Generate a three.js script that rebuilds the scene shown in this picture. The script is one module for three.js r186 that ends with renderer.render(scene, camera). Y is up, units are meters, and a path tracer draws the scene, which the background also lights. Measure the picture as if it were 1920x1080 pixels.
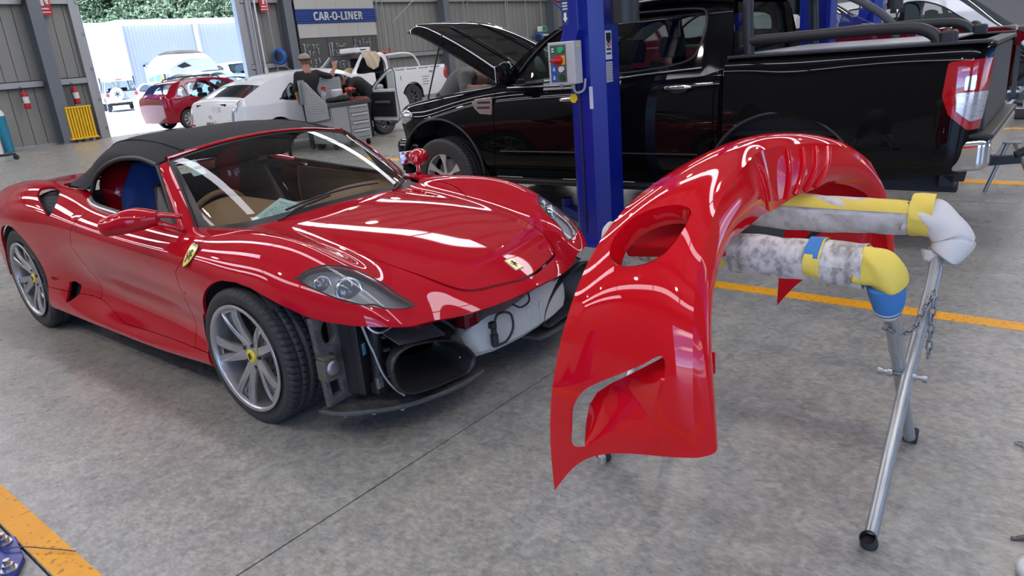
import * as THREE from 'three';
import { RoundedBoxGeometry } from 'three/addons/geometries/RoundedBoxGeometry.js';
import { mergeGeometries, mergeVertices, toCreasedNormals } from 'three/addons/utils/BufferGeometryUtils.js';
import { RectAreaLightUniformsLib } from 'three/addons/lights/RectAreaLightUniformsLib.js';
import { FontLoader } from 'three/addons/loaders/FontLoader.js';
import { TextGeometry } from 'three/addons/geometries/TextGeometry.js';
import { MarchingCubes } from 'three/addons/objects/MarchingCubes.js';
import { Sky } from 'three/addons/objects/Sky.js';
RectAreaLightUniformsLib.init();
const FONT = await new FontLoader().loadAsync('fonts/droid/droid_sans_bold.typeface.json');

// ------------------------------------------------------------------ camera, sky, sun, exposure
// World: y up, metres. x runs along the workshop bays (the way the red car points), z across them.
const CAM = { x: 2.8456, y: 1.5135, z: 2.4125, pitch: -0.3165, yaw: 0.7054, roll: -0.086, f: 1350 };
const scene = new THREE.Scene();
const camera = new THREE.PerspectiveCamera(2 * Math.atan(540 / CAM.f) * 180 / Math.PI, 1920 / 1080, 0.05, 400);
camera.position.set(CAM.x, CAM.y, CAM.z);
camera.rotation.set(CAM.pitch, CAM.yaw, CAM.roll, 'YXZ');
camera.updateMatrixWorld(true);
const renderer = new THREE.WebGLRenderer({ antialias: true });
renderer.toneMapping = THREE.LinearToneMapping;
renderer.toneMappingExposure = 1.65;
renderer.shadowMap.enabled = true;

const SUNDIR = new THREE.Vector3(0.02, 0.78, 0.55).normalize();
const sky = new Sky();
sky.scale.setScalar(2000);
sky.name = 'sky'; sky.userData.kind = 'structure';
Object.assign(sky.material.uniforms.turbidity, { value: 9 });
Object.assign(sky.material.uniforms.rayleigh, { value: 0.28 });
Object.assign(sky.material.uniforms.mieCoefficient, { value: 0.005 });
Object.assign(sky.material.uniforms.mieDirectionalG, { value: 0.8 });
sky.material.uniforms.sunPosition.value.copy(SUNDIR);
scene.add(sky);
const sun = new THREE.DirectionalLight(0xfff3e0, 6);
sun.position.copy(SUNDIR).multiplyScalar(80).add(new THREE.Vector3(-40, 0, -15));
sun.target.position.set(-40, 0, -15);
sun.castShadow = true; sun.shadow.mapSize.set(2048, 2048);
Object.assign(sun.shadow.camera, { left: -60, right: 60, top: 60, bottom: -60, near: 1, far: 200 });
scene.add(sun, sun.target);
const LAMP = 2.4;            // radiance of the glowing panels that stand in for skylights

// ------------------------------------------------------------------ small helpers
let seed = 12345;
const rnd = () => { seed = (seed * 1664525 + 1013904223) >>> 0; return seed / 4294967296; };
const rr = (a, b) => a + (b - a) * rnd();
const V3 = (x, y, z) => new THREE.Vector3(x, y, z);
const lerp = (a, b, t) => a + (b - a) * t;
const clamp = (x, a, b) => Math.min(b, Math.max(a, x));
const sstep = (a, b, x) => { const t = clamp((x - a) / (b - a), 0, 1); return t * t * (3 - 2 * t); };
const lin = (r, g, b) => new THREE.Color().setRGB(r, g, b);
const names = new Map();
function numbered(n) { const k = names.get(n) || 0; names.set(n, k + 1); return k ? n + '_' + String(k).padStart(3, '0') : n; }
function shadowed(o) { o.traverse(c => { if (c.isMesh) { c.castShadow = true; c.receiveShadow = true; } }); return o; }
function thing(name, label, category, pos = [0, 0, 0], turn = 0, group) {
  const o = new THREE.Group(); o.name = numbered(name); scene.add(o);
  o.position.set(...pos); o.rotation.y = turn; o.userData = { label, category };
  if (group) o.userData.group = group;
  return o;
}
function part(name, geo, mat, parent, label) {
  const g = Array.isArray(geo) ? merge(geo) : geo;
  const m = new THREE.Mesh(g, mat); m.name = name; m.castShadow = m.receiveShadow = true;
  if (label) m.userData.label = label;
  parent.add(m); return m;
}
function single(name, geo, mat, label, category, group, pos) {
  const m = part(numbered(name), geo, mat, scene); m.userData = { label, category };
  if (group) m.userData.group = group;
  if (pos) m.position.set(...pos);
  return m;
}
function struct(name, geo, mat, parent = scene) {
  const m = part(name, geo, mat, parent); if (parent === scene) m.userData.kind = 'structure'; return m;
}
function strip(g) { // keep only what every merged geometry has
  g = g.index ? g.toNonIndexed() : g.clone();
  for (const k of Object.keys(g.attributes)) if (!['position', 'normal', 'uv'].includes(k)) g.deleteAttribute(k);
  if (!g.attributes.normal) g.computeVertexNormals();
  if (!g.attributes.uv) g.setAttribute('uv', new THREE.BufferAttribute(new Float32Array(g.attributes.position.count * 2), 2));
  g.morphAttributes = {}; return g;
}
function merge(gs) { return gs.length === 1 ? gs[0] : mergeGeometries(gs.map(strip), false); }
const box = (sx, sy, sz, x = 0, y = 0, z = 0, rx = 0, ry = 0, rz = 0) => {
  const g = new THREE.BoxGeometry(sx, sy, sz); if (rx) g.rotateX(rx); if (ry) g.rotateY(ry); if (rz) g.rotateZ(rz); return g.translate(x, y, z);
};
const rbox = (sx, sy, sz, r, x = 0, y = 0, z = 0, rx = 0, ry = 0, rz = 0, seg = 2) => {
  const g = new RoundedBoxGeometry(sx, sy, sz, seg, Math.min(r, sx / 2.01, sy / 2.01, sz / 2.01)); if (rx) g.rotateX(rx); if (ry) g.rotateY(ry); if (rz) g.rotateZ(rz); return g.translate(x, y, z);
};
const bx = (x0, x1, y0, y1, z0, z1, r = 0) => r ? rbox(x1 - x0, y1 - y0, z1 - z0, r, (x0 + x1) / 2, (y0 + y1) / 2, (z0 + z1) / 2) : box(x1 - x0, y1 - y0, z1 - z0, (x0 + x1) / 2, (y0 + y1) / 2, (z0 + z1) / 2);
const v3 = a => a.isVector3 ? a : V3(...a);
function tube(pts, r, seg = 32, rad = 10, closed = false, tension) {
  const c = new THREE.CatmullRomCurve3(pts.map(v3), closed, 'centripetal', tension);
  const g = new THREE.TubeGeometry(c, seg, r, rad, closed);
  return closed ? g : merge([g, cap(c, 0, r, rad), cap(c, 1, r, rad)]);
}
function cap(c, t, r, rad) {
  const g = new THREE.CircleGeometry(r, rad); const d = c.getTangent(t); if (!t) d.negate();
  g.applyQuaternion(new THREE.Quaternion().setFromUnitVectors(V3(0, 0, 1), d)); const p = c.getPoint(t); return g.translate(p.x, p.y, p.z);
}
function rod(a, b, r, r2 = r, n = 12) { // straight bar between two points
  a = v3(a); b = v3(b); const L = a.distanceTo(b); const g = new THREE.CylinderGeometry(r2, r, L, n); g.translate(0, L / 2, 0);
  g.applyQuaternion(new THREE.Quaternion().setFromUnitVectors(V3(0, 1, 0), b.clone().sub(a).normalize())); return g.translate(a.x, a.y, a.z);
}
function bar(a, b, w, h, up = [0, 1, 0]) { // rectangular bar between two points
  a = v3(a); b = v3(b); const L = a.distanceTo(b); const d = b.clone().sub(a).normalize(); const s = d.clone().cross(v3(up)).normalize(); const u = s.clone().cross(d);
  const g = new THREE.BoxGeometry(L, h, w); const m = new THREE.Matrix4().makeBasis(d, u, s); g.applyMatrix4(m); const c = a.clone().add(b).multiplyScalar(0.5); return g.translate(c.x, c.y, c.z);
}
const cyl = (r, h, x, y, z, axis = 'y', n = 24, r2 = r) => {
  const g = new THREE.CylinderGeometry(r2, r, h, n); if (axis === 'x') g.rotateZ(-Math.PI / 2); if (axis === 'z') g.rotateX(Math.PI / 2); return g.translate(x, y, z);
};
const lathe = (pts, n = 48, axis = 'y') => { const g = new THREE.LatheGeometry(pts.map(p => new THREE.Vector2(...p)), n); if (axis === 'z') g.rotateX(Math.PI / 2); if (axis === 'x') g.rotateZ(-Math.PI / 2); return g; };
const sph = (r, x = 0, y = 0, z = 0, sx = 1, sy = 1, sz = 1, n = 20) => { const g = new THREE.SphereGeometry(r, n, Math.round(n * 0.7)); g.scale(sx, sy, sz); return g.translate(x, y, z); };
function shape2(pts, curve = false) {
  const s = new THREE.Shape(); const P = curve ? new THREE.CatmullRomCurve3(pts.map(p => V3(p[0], p[1], 0)), true, 'centripetal').getPoints(pts.length * 6) : pts.map(p => V3(p[0], p[1], 0));
  P.forEach((p, i) => i ? s.lineTo(p.x, p.y) : s.moveTo(p.x, p.y)); return s;
}
function extr(pts, depth, bevel = 0, curve = false, holes) {
  const s = Array.isArray(pts) ? shape2(pts, curve) : pts; if (holes) s.holes = holes.map(h => new THREE.Path(shape2(h).getPoints()));
  return new THREE.ExtrudeGeometry(s, { depth: depth - 2 * bevel, bevelEnabled: bevel > 0, bevelThickness: bevel, bevelSize: bevel, bevelOffset: -bevel, bevelSegments: 2, curveSegments: 10, steps: 1 }).translate(0, 0, bevel);
}
const extrY = (pts, y0, y1, bevel = 0, curve = false) => extr(pts.map(p => [p[0], -p[1]]), y1 - y0, bevel, curve).rotateX(-Math.PI / 2).translate(0, y0, 0); // outline in (x, z)
const extrX = (pts, x0, x1, bevel = 0, curve = false) => extr(pts.map(p => [-p[0], p[1]]), x1 - x0, bevel, curve).rotateY(Math.PI / 2).translate(x0, 0, 0); // outline in (z, y)
const extrZ = (pts, z0, z1, bevel = 0, curve = false) => extr(pts, z1 - z0, bevel, curve).translate(0, 0, z0); // outline in (x, y)
const mirZ = g => { // mirrored copy across z = 0
  g = strip(g); g.scale(1, 1, -1); const p = g.attributes;
  for (const k of Object.keys(p)) { const a = p[k], s = a.itemSize; for (let i = 0; i < a.count; i += 3) for (let c = 0; c < s; c++) { const t = a.array[(i + 1) * s + c]; a.array[(i + 1) * s + c] = a.array[(i + 2) * s + c]; a.array[(i + 2) * s + c] = t; } }
  return g;
};
const both = g => [g, mirZ(g)];
function bend(g, fn) { const p = g.attributes.position, v = V3(); for (let i = 0; i < p.count; i++) { v.fromBufferAttribute(p, i); fn(v); p.setXYZ(i, v.x, v.y, v.z); } g.computeVertexNormals(); return g; }

// ------------------------------------------------------------------ photo pixels to rays and points
const RAYO = camera.position.clone();
function ray(px, py) { return V3((px - 960) / CAM.f, -(py - 540) / CAM.f, -1).applyQuaternion(camera.quaternion); }
const onX = (px, py, X) => { const r = ray(px, py); return RAYO.clone().addScaledVector(r, (X - RAYO.x) / r.x); };
const onY = (px, py, Y = 0) => { const r = ray(px, py); return RAYO.clone().addScaledVector(r, (Y - RAYO.y) / r.y); };
const onZ = (px, py, Z) => { const r = ray(px, py); return RAYO.clone().addScaledVector(r, (Z - RAYO.z) / r.z); };

// ------------------------------------------------------------------ smooth surfaces: spline nets, trimmed by curves
function natural(xs, n) { // natural cubic spline: returns solver for value arrays
  return ys => {
    const m = n - 1, a = new Float64Array(n), b = new Float64Array(n), c = new Float64Array(n), dd = new Float64Array(n), M = new Float64Array(n);
    for (let i = 1; i < m; i++) { const h0 = xs[i] - xs[i - 1], h1 = xs[i + 1] - xs[i]; a[i] = h0; b[i] = 2 * (h0 + h1); c[i] = h1; dd[i] = 6 * ((ys[i + 1] - ys[i]) / h1 - (ys[i] - ys[i - 1]) / h0); }
    for (let i = 2; i < m; i++) { const w = a[i] / b[i - 1]; b[i] -= w * c[i - 1]; dd[i] -= w * dd[i - 1]; }
    for (let i = m - 1; i > 0; i--) M[i] = (dd[i] - c[i] * M[i + 1]) / b[i];
    return x => {
      let i = 0; while (i < n - 2 && x > xs[i + 1]) i++;
      const h = xs[i + 1] - xs[i], A = (xs[i + 1] - x) / h, B = (x - xs[i]) / h;
      return A * ys[i] + B * ys[i + 1] + ((A * A * A - A) * M[i] + (B * B * B - B) * M[i + 1]) * h * h / 6;
    };
  };
}
// net[i][j] = [x, y, z]; i along the body, j round the section. Returns a trimmed-mesh object.
function netMesh(net, nu, nv, opts = {}) {
  const I = net.length, J = net[0].length;
  const knots = (n, dist) => { const k = [0]; for (let i = 1; i < n; i++) k.push(k[i - 1] + Math.max(1e-3, Math.pow(dist(i), opts.alpha ?? 0.75))); return k; };
  const D = (p, q) => Math.hypot(p[0] - q[0], p[1] - q[1], p[2] - q[2]);
  const ku = opts.ku || knots(I, i => { let s = 0; for (let j = 0; j < J; j++) s += D(net[i][j], net[i - 1][j]); return s / J; });
  const kv = opts.kv || knots(J, j => { let s = 0; for (let i = 0; i < I; i++) s += D(net[i][j], net[i][j - 1]); return s / I; });
  const su = natural(ku, I), sv = natural(kv, J);
  const rows = []; for (let j = 0; j < J; j++) rows.push([0, 1, 2].map(c => su(net.map(r => r[j][c]))));
  const P = new Float64Array((nu + 1) * (nv + 1) * 3);
  for (let a = 0; a <= nu; a++) {
    const u = ku[I - 1] * a / nu; const col = rows.map(r => r.map(f => f(u)));
    const f = [0, 1, 2].map(c => sv(col.map(r => r[c])));
    for (let b = 0; b <= nv; b++) { const v = kv[J - 1] * b / nv, o = (a * (nv + 1) + b) * 3; P[o] = f[0](v); P[o + 1] = f[1](v); P[o + 2] = f[2](v); }
  }
  return gridToMesh(P, nu, nv, opts.flip);
}
function gridToMesh(P, nu, nv, flip = false) {
  const W = nv + 1, N = new Float64Array(P.length), idx = [];
  const g = (a, b, c) => P[(clamp(a, 0, nu) * W + clamp(b, 0, nv)) * 3 + c];
  for (let a = 0; a <= nu; a++) for (let b = 0; b <= nv; b++) {
    const t = [0, 1, 2].map(c => g(a + 1, b, c) - g(a - 1, b, c)), s = [0, 1, 2].map(c => g(a, b + 1, c) - g(a, b - 1, c));
    let n = [t[1] * s[2] - t[2] * s[1], t[2] * s[0] - t[0] * s[2], t[0] * s[1] - t[1] * s[0]]; const L = Math.hypot(...n) || 1; const k = (flip ? -1 : 1) / L;
    const o = (a * W + b) * 3; N[o] = n[0] * k; N[o + 1] = n[1] * k; N[o + 2] = n[2] * k;
  }
  for (let a = 0; a < nu; a++) for (let b = 0; b < nv; b++) {
    const i = a * W + b, q = i + W; if (flip) idx.push(i, i + 1, q, i + 1, q + 1, q); else idx.push(i, q, i + 1, i + 1, q, q + 1);
  }
  return { p: Array.from(P), n: Array.from(N), idx };
}
function fnMesh(f, nu, nv, flip) { const P = new Float64Array((nu + 1) * (nv + 1) * 3); for (let a = 0; a <= nu; a++) for (let b = 0; b <= nv; b++) { const q = f(a / nu, b / nv); P.set(q, (a * (nv + 1) + b) * 3); } return gridToMesh(P, nu, nv, flip); }
function clip(m, fn) { // keep fn(x, y, z) >= 0, cutting triangles exactly along fn = 0
  const nvx = m.p.length / 3, val = new Float64Array(nvx);
  for (let i = 0; i < nvx; i++) val[i] = fn(m.p[i * 3], m.p[i * 3 + 1], m.p[i * 3 + 2]);
  const o = { p: [], n: [], idx: [] }, mapV = new Int32Array(nvx).fill(-1), mapE = new Map();
  const vx = i => { if (mapV[i] < 0) { mapV[i] = o.p.length / 3; for (let c = 0; c < 3; c++) { o.p.push(m.p[i * 3 + c]); o.n.push(m.n[i * 3 + c]); } } return mapV[i]; };
  const ex = (i, j) => {
    const k = i < j ? i * nvx + j : j * nvx + i; let e = mapE.get(k); if (e !== undefined) return e;
    const t = val[i] / (val[i] - val[j]); e = o.p.length / 3; let q = [0, 1, 2].map(c => lerp(m.n[i * 3 + c], m.n[j * 3 + c], t)); const L = Math.hypot(...q) || 1;
    for (let c = 0; c < 3; c++) { o.p.push(lerp(m.p[i * 3 + c], m.p[j * 3 + c], t)); o.n.push(q[c] / L); }
    mapE.set(k, e); return e;
  };
  for (let t = 0; t < m.idx.length; t += 3) {
    const T = [m.idx[t], m.idx[t + 1], m.idx[t + 2]], poly = [];
    for (let e = 0; e < 3; e++) { const i = T[e], j = T[(e + 1) % 3]; const A = val[i] >= 0, B = val[j] >= 0; if (A) poly.push(vx(i)); if (A !== B) poly.push(ex(i, j)); }
    for (let e = 2; e < poly.length; e++) o.idx.push(poly[0], poly[e - 1], poly[e]);
  }
  return o;
}
const clips = (m, ...fns) => fns.reduce((a, f) => clip(a, f), m);
function flange(m, depth, skip) { // turn the free edges inwards so panels have thickness
  const cnt = new Map(), nv = m.p.length / 3;
  for (let t = 0; t < m.idx.length; t += 3) for (let e = 0; e < 3; e++) { const i = m.idx[t + e], j = m.idx[t + (e + 1) % 3]; const k = i < j ? i * nv + j : j * nv + i; const c = cnt.get(k); if (c) c.c++; else cnt.set(k, { c: 1, i, j }); }
  const o = { p: m.p.slice(), n: m.n.slice(), idx: m.idx.slice() };
  for (const { c, i, j } of cnt.values()) {
    if (c !== 1) continue; const A = m.p.slice(i * 3, i * 3 + 3), B = m.p.slice(j * 3, j * 3 + 3); if (skip && skip(A, B)) continue;
    const C = A.map((x, q) => x - m.n[i * 3 + q] * depth), Dd = B.map((x, q) => x - m.n[j * 3 + q] * depth);
    const e = [B[0] - A[0], B[1] - A[1], B[2] - A[2]], f = [C[0] - A[0], C[1] - A[1], C[2] - A[2]];
    let n = [f[1] * e[2] - f[2] * e[1], f[2] * e[0] - f[0] * e[2], f[0] * e[1] - f[1] * e[0]]; const L = Math.hypot(...n) || 1; n = n.map(x => x / L);
    const b = o.p.length / 3; o.p.push(...A, ...B, ...C, ...Dd); for (let q = 0; q < 4; q++) o.n.push(...n);
    o.idx.push(b, b + 2, b + 1, b + 1, b + 2, b + 3);
  }
  return o;
}
function mirror(m) { const o = { p: m.p.slice(), n: m.n.slice(), idx: [] }; for (let i = 2; i < o.p.length; i += 3) { o.p[i] *= -1; o.n[i] *= -1; } for (let t = 0; t < m.idx.length; t += 3) o.idx.push(m.idx[t], m.idx[t + 2], m.idx[t + 1]); return o; }
function join(...ms) { const o = { p: [], n: [], idx: [] }; for (const m of ms) { const b = o.p.length / 3; for (const x of m.p) o.p.push(x); for (const x of m.n) o.n.push(x); for (const i of m.idx) o.idx.push(i + b); } return o; }
const offs = (m, d) => ({ p: m.p.map((x, i) => x + m.n[i] * d), n: m.n.slice(), idx: m.idx.slice() });
function geo(m) {
  const g = new THREE.BufferGeometry(); g.setAttribute('position', new THREE.BufferAttribute(new Float32Array(m.p), 3)); g.setAttribute('normal', new THREE.BufferAttribute(new Float32Array(m.n), 3));
  const uv = new Float32Array(m.p.length / 3 * 2); for (let i = 0; i < uv.length / 2; i++) { uv[i * 2] = m.p[i * 3]; uv[i * 2 + 1] = m.p[i * 3 + 1] + m.p[i * 3 + 2]; }
  g.setAttribute('uv', new THREE.BufferAttribute(uv, 2)); g.setIndex(m.idx); return g;
}
function outward(m, c) { // flip a surface so that its normals point away from c
  let k = 0; for (let i = 0; i < m.p.length; i += 3) k += (m.p[i] - c[0]) * m.n[i] + (m.p[i + 1] - c[1]) * m.n[i + 1] + (m.p[i + 2] - c[2]) * m.n[i + 2]; if (k >= 0) return m;
  const idx = []; for (let t = 0; t < m.idx.length; t += 3) idx.push(m.idx[t], m.idx[t + 2], m.idx[t + 1]); return { p: m.p, n: m.n.map(x => -x), idx };
}
const smooth2 = (pts, closed = true, n = 8) => new THREE.CatmullRomCurve3(pts.map(p => V3(p[0], p[1], 0)), closed, 'centripetal').getPoints(pts.length * n).map(p => [p.x, p.y]);
function sd(poly, x, y) { // signed distance, negative inside
  let d = Infinity, ins = false;
  for (let i = 0, j = poly.length - 1; i < poly.length; j = i++) {
    const [ax, ay] = poly[j], [bx_, by] = poly[i]; const ex = bx_ - ax, ey = by - ay, wx = x - ax, wy = y - ay; const t = clamp((wx * ex + wy * ey) / (ex * ex + ey * ey || 1), 0, 1);
    d = Math.min(d, Math.hypot(wx - ex * t, wy - ey * t)); if ((by > y) !== (ay > y) && x < (ax - bx_) * (y - by) / (ay - by) + bx_) ins = !ins;
  }
  return ins ? -d : d;
}
function hits(m, pix) { // where rays through photo pixels meet a mesh (nearest hit)
  return pix.map(([px, py]) => {
    const d = ray(px, py), o = RAYO; let best = null, bt = Infinity;
    for (let t = 0; t < m.idx.length; t += 3) {
      const a = m.idx[t] * 3, b = m.idx[t + 1] * 3, c = m.idx[t + 2] * 3;
      const e1x = m.p[b] - m.p[a], e1y = m.p[b + 1] - m.p[a + 1], e1z = m.p[b + 2] - m.p[a + 2], e2x = m.p[c] - m.p[a], e2y = m.p[c + 1] - m.p[a + 1], e2z = m.p[c + 2] - m.p[a + 2];
      const hx = d.y * e2z - d.z * e2y, hy = d.z * e2x - d.x * e2z, hz = d.x * e2y - d.y * e2x; const det = e1x * hx + e1y * hy + e1z * hz; if (Math.abs(det) < 1e-12) continue;
      const sx = o.x - m.p[a], sy = o.y - m.p[a + 1], sz = o.z - m.p[a + 2]; const u = (sx * hx + sy * hy + sz * hz) / det; if (u < -1e-3 || u > 1.001) continue;
      const qx = sy * e1z - sz * e1y, qy = sz * e1x - sx * e1z, qz = sx * e1y - sy * e1x; const v = (d.x * qx + d.y * qy + d.z * qz) / det; if (v < -1e-3 || u + v > 1.001) continue;
      const k = (e2x * qx + e2y * qy + e2z * qz) / det; if (k > 0.1 && k < bt) { bt = k; best = o.clone().addScaledVector(d, k); best.n = V3(m.n[a], m.n[a + 1], m.n[a + 2]); }
    }
    return best;
  });
}
// rings: list of arrays of [x,y,z], same length, closed round; capped
function rings(rs, capEnds = true, closedRing = true) {
  const n = rs[0].length, W = closedRing ? n : n - 1, pos = [], idx = [];
  rs.forEach(r => r.forEach(p => pos.push(...p)));
  for (let i = 0; i < rs.length - 1; i++) for (let j = 0; j < W; j++) { const a = i * n + j, b = i * n + (j + 1) % n, c = a + n, d = b + n; idx.push(a, c, b, b, c, d); }
  if (capEnds) for (const [i, f] of [[0, 1], [rs.length - 1, 0]]) { const c = pos.length / 3; const m = [0, 1, 2].map(k => rs[i].reduce((s, p) => s + p[k], 0) / n); pos.push(...m); for (let j = 0; j < W; j++) { const a = i * n + j, b = i * n + (j + 1) % n; f ? idx.push(c, a, b) : idx.push(c, b, a); } }
  const g = new THREE.BufferGeometry(); g.setAttribute('position', new THREE.Float32BufferAttribute(pos, 3)); g.setIndex(idx); g.computeVertexNormals();
  g.setAttribute('uv', new THREE.Float32BufferAttribute(new Float32Array(pos.length / 3 * 2), 2)); return g;
}
// sweep of ellipses along points: each [x,y,z, ra, rb]
function limb(pts, n = 12, seg = 5, up = V3(0, 1, 0)) {
  const c = new THREE.CatmullRomCurve3(pts.map(p => V3(p[0], p[1], p[2])), false, 'centripetal'); const N = (pts.length - 1) * seg, rs = [];
  const ra = natural(pts.map((_, i) => i), pts.length);
  const fa = pts.length > 2 ? ra(pts.map(p => p[3])) : (x => lerp(pts[0][3], pts[1][3], x)), fb = pts.length > 2 ? ra(pts.map(p => p[4] ?? p[3])) : (x => lerp(pts[0][4] ?? pts[0][3], pts[1][4] ?? pts[1][3], x));
  for (let i = 0; i <= N; i++) {
    const k = i / seg, p = c.getPoint(k / (pts.length - 1)), t = c.getTangent(k / (pts.length - 1)); const s = t.clone().cross(up).normalize(); if (s.lengthSq() < 0.5) s.set(1, 0, 0); const u = s.clone().cross(t);
    const A = Math.max(1e-4, fa(k)), B = Math.max(1e-4, fb(k)), ring = []; for (let j = 0; j < n; j++) { const th = -j / n * 2 * Math.PI; ring.push(p.clone().addScaledVector(s, Math.cos(th) * A).addScaledVector(u, Math.sin(th) * B).toArray()); } rs.push(ring);
  }
  return rings(rs);
}

// ------------------------------------------------------------------ noise and materials
const H = (x, y, s) => { let h = (x * 374761393 + y * 668265263 + s * 974634777) | 0; h = Math.imul(h ^ (h >>> 13), 1274126177); return ((h ^ (h >>> 16)) >>> 0) / 4294967296; };
function vn(x, y, per, s) { const xi = Math.floor(x), yi = Math.floor(y), fx = x - xi, fy = y - yi; const m = k => ((k % per) + per) % per; const a = fx * fx * (3 - 2 * fx), b = fy * fy * (3 - 2 * fy); return lerp(lerp(H(m(xi), m(yi), s), H(m(xi + 1), m(yi), s), a), lerp(H(m(xi), m(yi + 1), s), H(m(xi + 1), m(yi + 1), s), a), b); }
function fbm(x, y, per, oct, s) { let v = 0, a = 0.5, n = 0; for (let o = 0; o < oct; o++) { v += a * vn(x, y, per, s + o); n += a; x *= 2; y *= 2; per *= 2; a *= 0.55; } return v / n; }
function dataTex(n, f, srgb, rep = [1, 1]) {
  const d = new Uint8Array(n * n * 4); for (let y = 0; y < n; y++) for (let x = 0; x < n; x++) { const c = f(x / n, y / n, x, y), o = (y * n + x) * 4; d[o] = clamp(c[0], 0, 1) * 255; d[o + 1] = clamp(c[1] ?? c[0], 0, 1) * 255; d[o + 2] = clamp(c[2] ?? c[0], 0, 1) * 255; d[o + 3] = 255; }
  const t = new THREE.DataTexture(d, n, n); t.wrapS = t.wrapT = THREE.RepeatWrapping; t.magFilter = THREE.LinearFilter; t.minFilter = THREE.LinearMipmapLinearFilter; t.generateMipmaps = true; t.repeat.set(...rep); if (srgb) t.colorSpace = THREE.SRGBColorSpace; t.needsUpdate = true; return t;
}
const std = (c, o = {}) => new THREE.MeshStandardMaterial({ color: c, roughness: 0.6, ...o });
const phy = (c, o = {}) => new THREE.MeshPhysicalMaterial({ color: c, roughness: 0.5, ...o });
const paint = (r, g, b, o = {}) => phy(lin(r, g, b), { roughness: 0.42, clearcoat: 1, clearcoatRoughness: 0.03, specularIntensity: 0.0, side: THREE.DoubleSide, ...o });
const MT = {
  red: paint(0.46, 0.006, 0.016), redNew: paint(0.60, 0.0035, 0.010), redIn: phy(lin(0.56, 0.0045, 0.011), { roughness: 0.75, specularIntensity: 0.3, side: THREE.DoubleSide }),
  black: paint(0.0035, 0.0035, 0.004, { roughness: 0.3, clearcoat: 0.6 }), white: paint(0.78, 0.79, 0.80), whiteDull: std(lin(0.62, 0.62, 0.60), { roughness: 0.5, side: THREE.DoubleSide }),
  maroon: paint(0.16, 0.006, 0.012), silver: paint(0.42, 0.44, 0.46, { metalness: 0.4 }), lightBlue: paint(0.35, 0.55, 0.68),
  glass: phy(lin(0.72, 0.76, 0.74), { transmission: 1, roughness: 0.0, thickness: 0, ior: 1.5, side: THREE.DoubleSide }),
  glassDark: phy(lin(0.50, 0.57, 0.55), { transmission: 1, roughness: 0.0, thickness: 0, ior: 1.5, side: THREE.DoubleSide }),
  lens: phy(lin(0.93, 0.95, 0.95), { transmission: 1, roughness: 0.02, thickness: 0, ior: 1.45, side: THREE.DoubleSide }),
  redLens: phy(lin(0.42, 0.006, 0.012), { roughness: 0.08, clearcoat: 1, side: THREE.DoubleSide }),
  chrome: std(lin(0.80, 0.80, 0.79), { metalness: 1, roughness: 0.08, side: THREE.DoubleSide }), satin: std(lin(0.55, 0.55, 0.54), { metalness: 1, roughness: 0.32, side: THREE.DoubleSide }),
  steel: std(lin(0.33, 0.34, 0.34), { metalness: 0.9, roughness: 0.42, side: THREE.DoubleSide }), dirtySteel: std(lin(0.16, 0.15, 0.13), { metalness: 0.6, roughness: 0.6 }),
  alloy: phy(lin(0.46, 0.455, 0.45), { metalness: 0.7, roughness: 0.3, clearcoat: 0.6, clearcoatRoughness: 0.1, side: THREE.DoubleSide }),
  alloyWhite: phy(lin(0.62, 0.61, 0.60), { metalness: 0.7, roughness: 0.3, side: THREE.DoubleSide }),
  rubber: std(lin(0.033, 0.033, 0.034), { roughness: 0.62, side: THREE.DoubleSide }), plastic: std(lin(0.018, 0.018, 0.019), { roughness: 0.45, side: THREE.DoubleSide }),
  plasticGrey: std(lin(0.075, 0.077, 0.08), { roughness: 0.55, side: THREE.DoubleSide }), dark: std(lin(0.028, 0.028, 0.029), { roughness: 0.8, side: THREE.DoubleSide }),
  cloth: std(lin(0.02, 0.02, 0.022), { roughness: 0.95, side: THREE.DoubleSide }), tan: std(lin(0.33, 0.185, 0.085), { roughness: 0.6, side: THREE.DoubleSide }),
  yellow: std(lin(0.85, 0.50, 0.015), { roughness: 0.45, side: THREE.DoubleSide }), liftBlue: phy(lin(0.003, 0.014, 0.25), { roughness: 0.32, clearcoat: 0.35, clearcoatRoughness: 0.2, side: THREE.DoubleSide }),
  seal: std(lin(0.012, 0.012, 0.013), { roughness: 0.5, side: THREE.DoubleSide }), skin: std(lin(0.50, 0.27, 0.18), { roughness: 0.55 }), shirt: std(lin(0.018, 0.018, 0.02), { roughness: 0.9 }),
};
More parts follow.
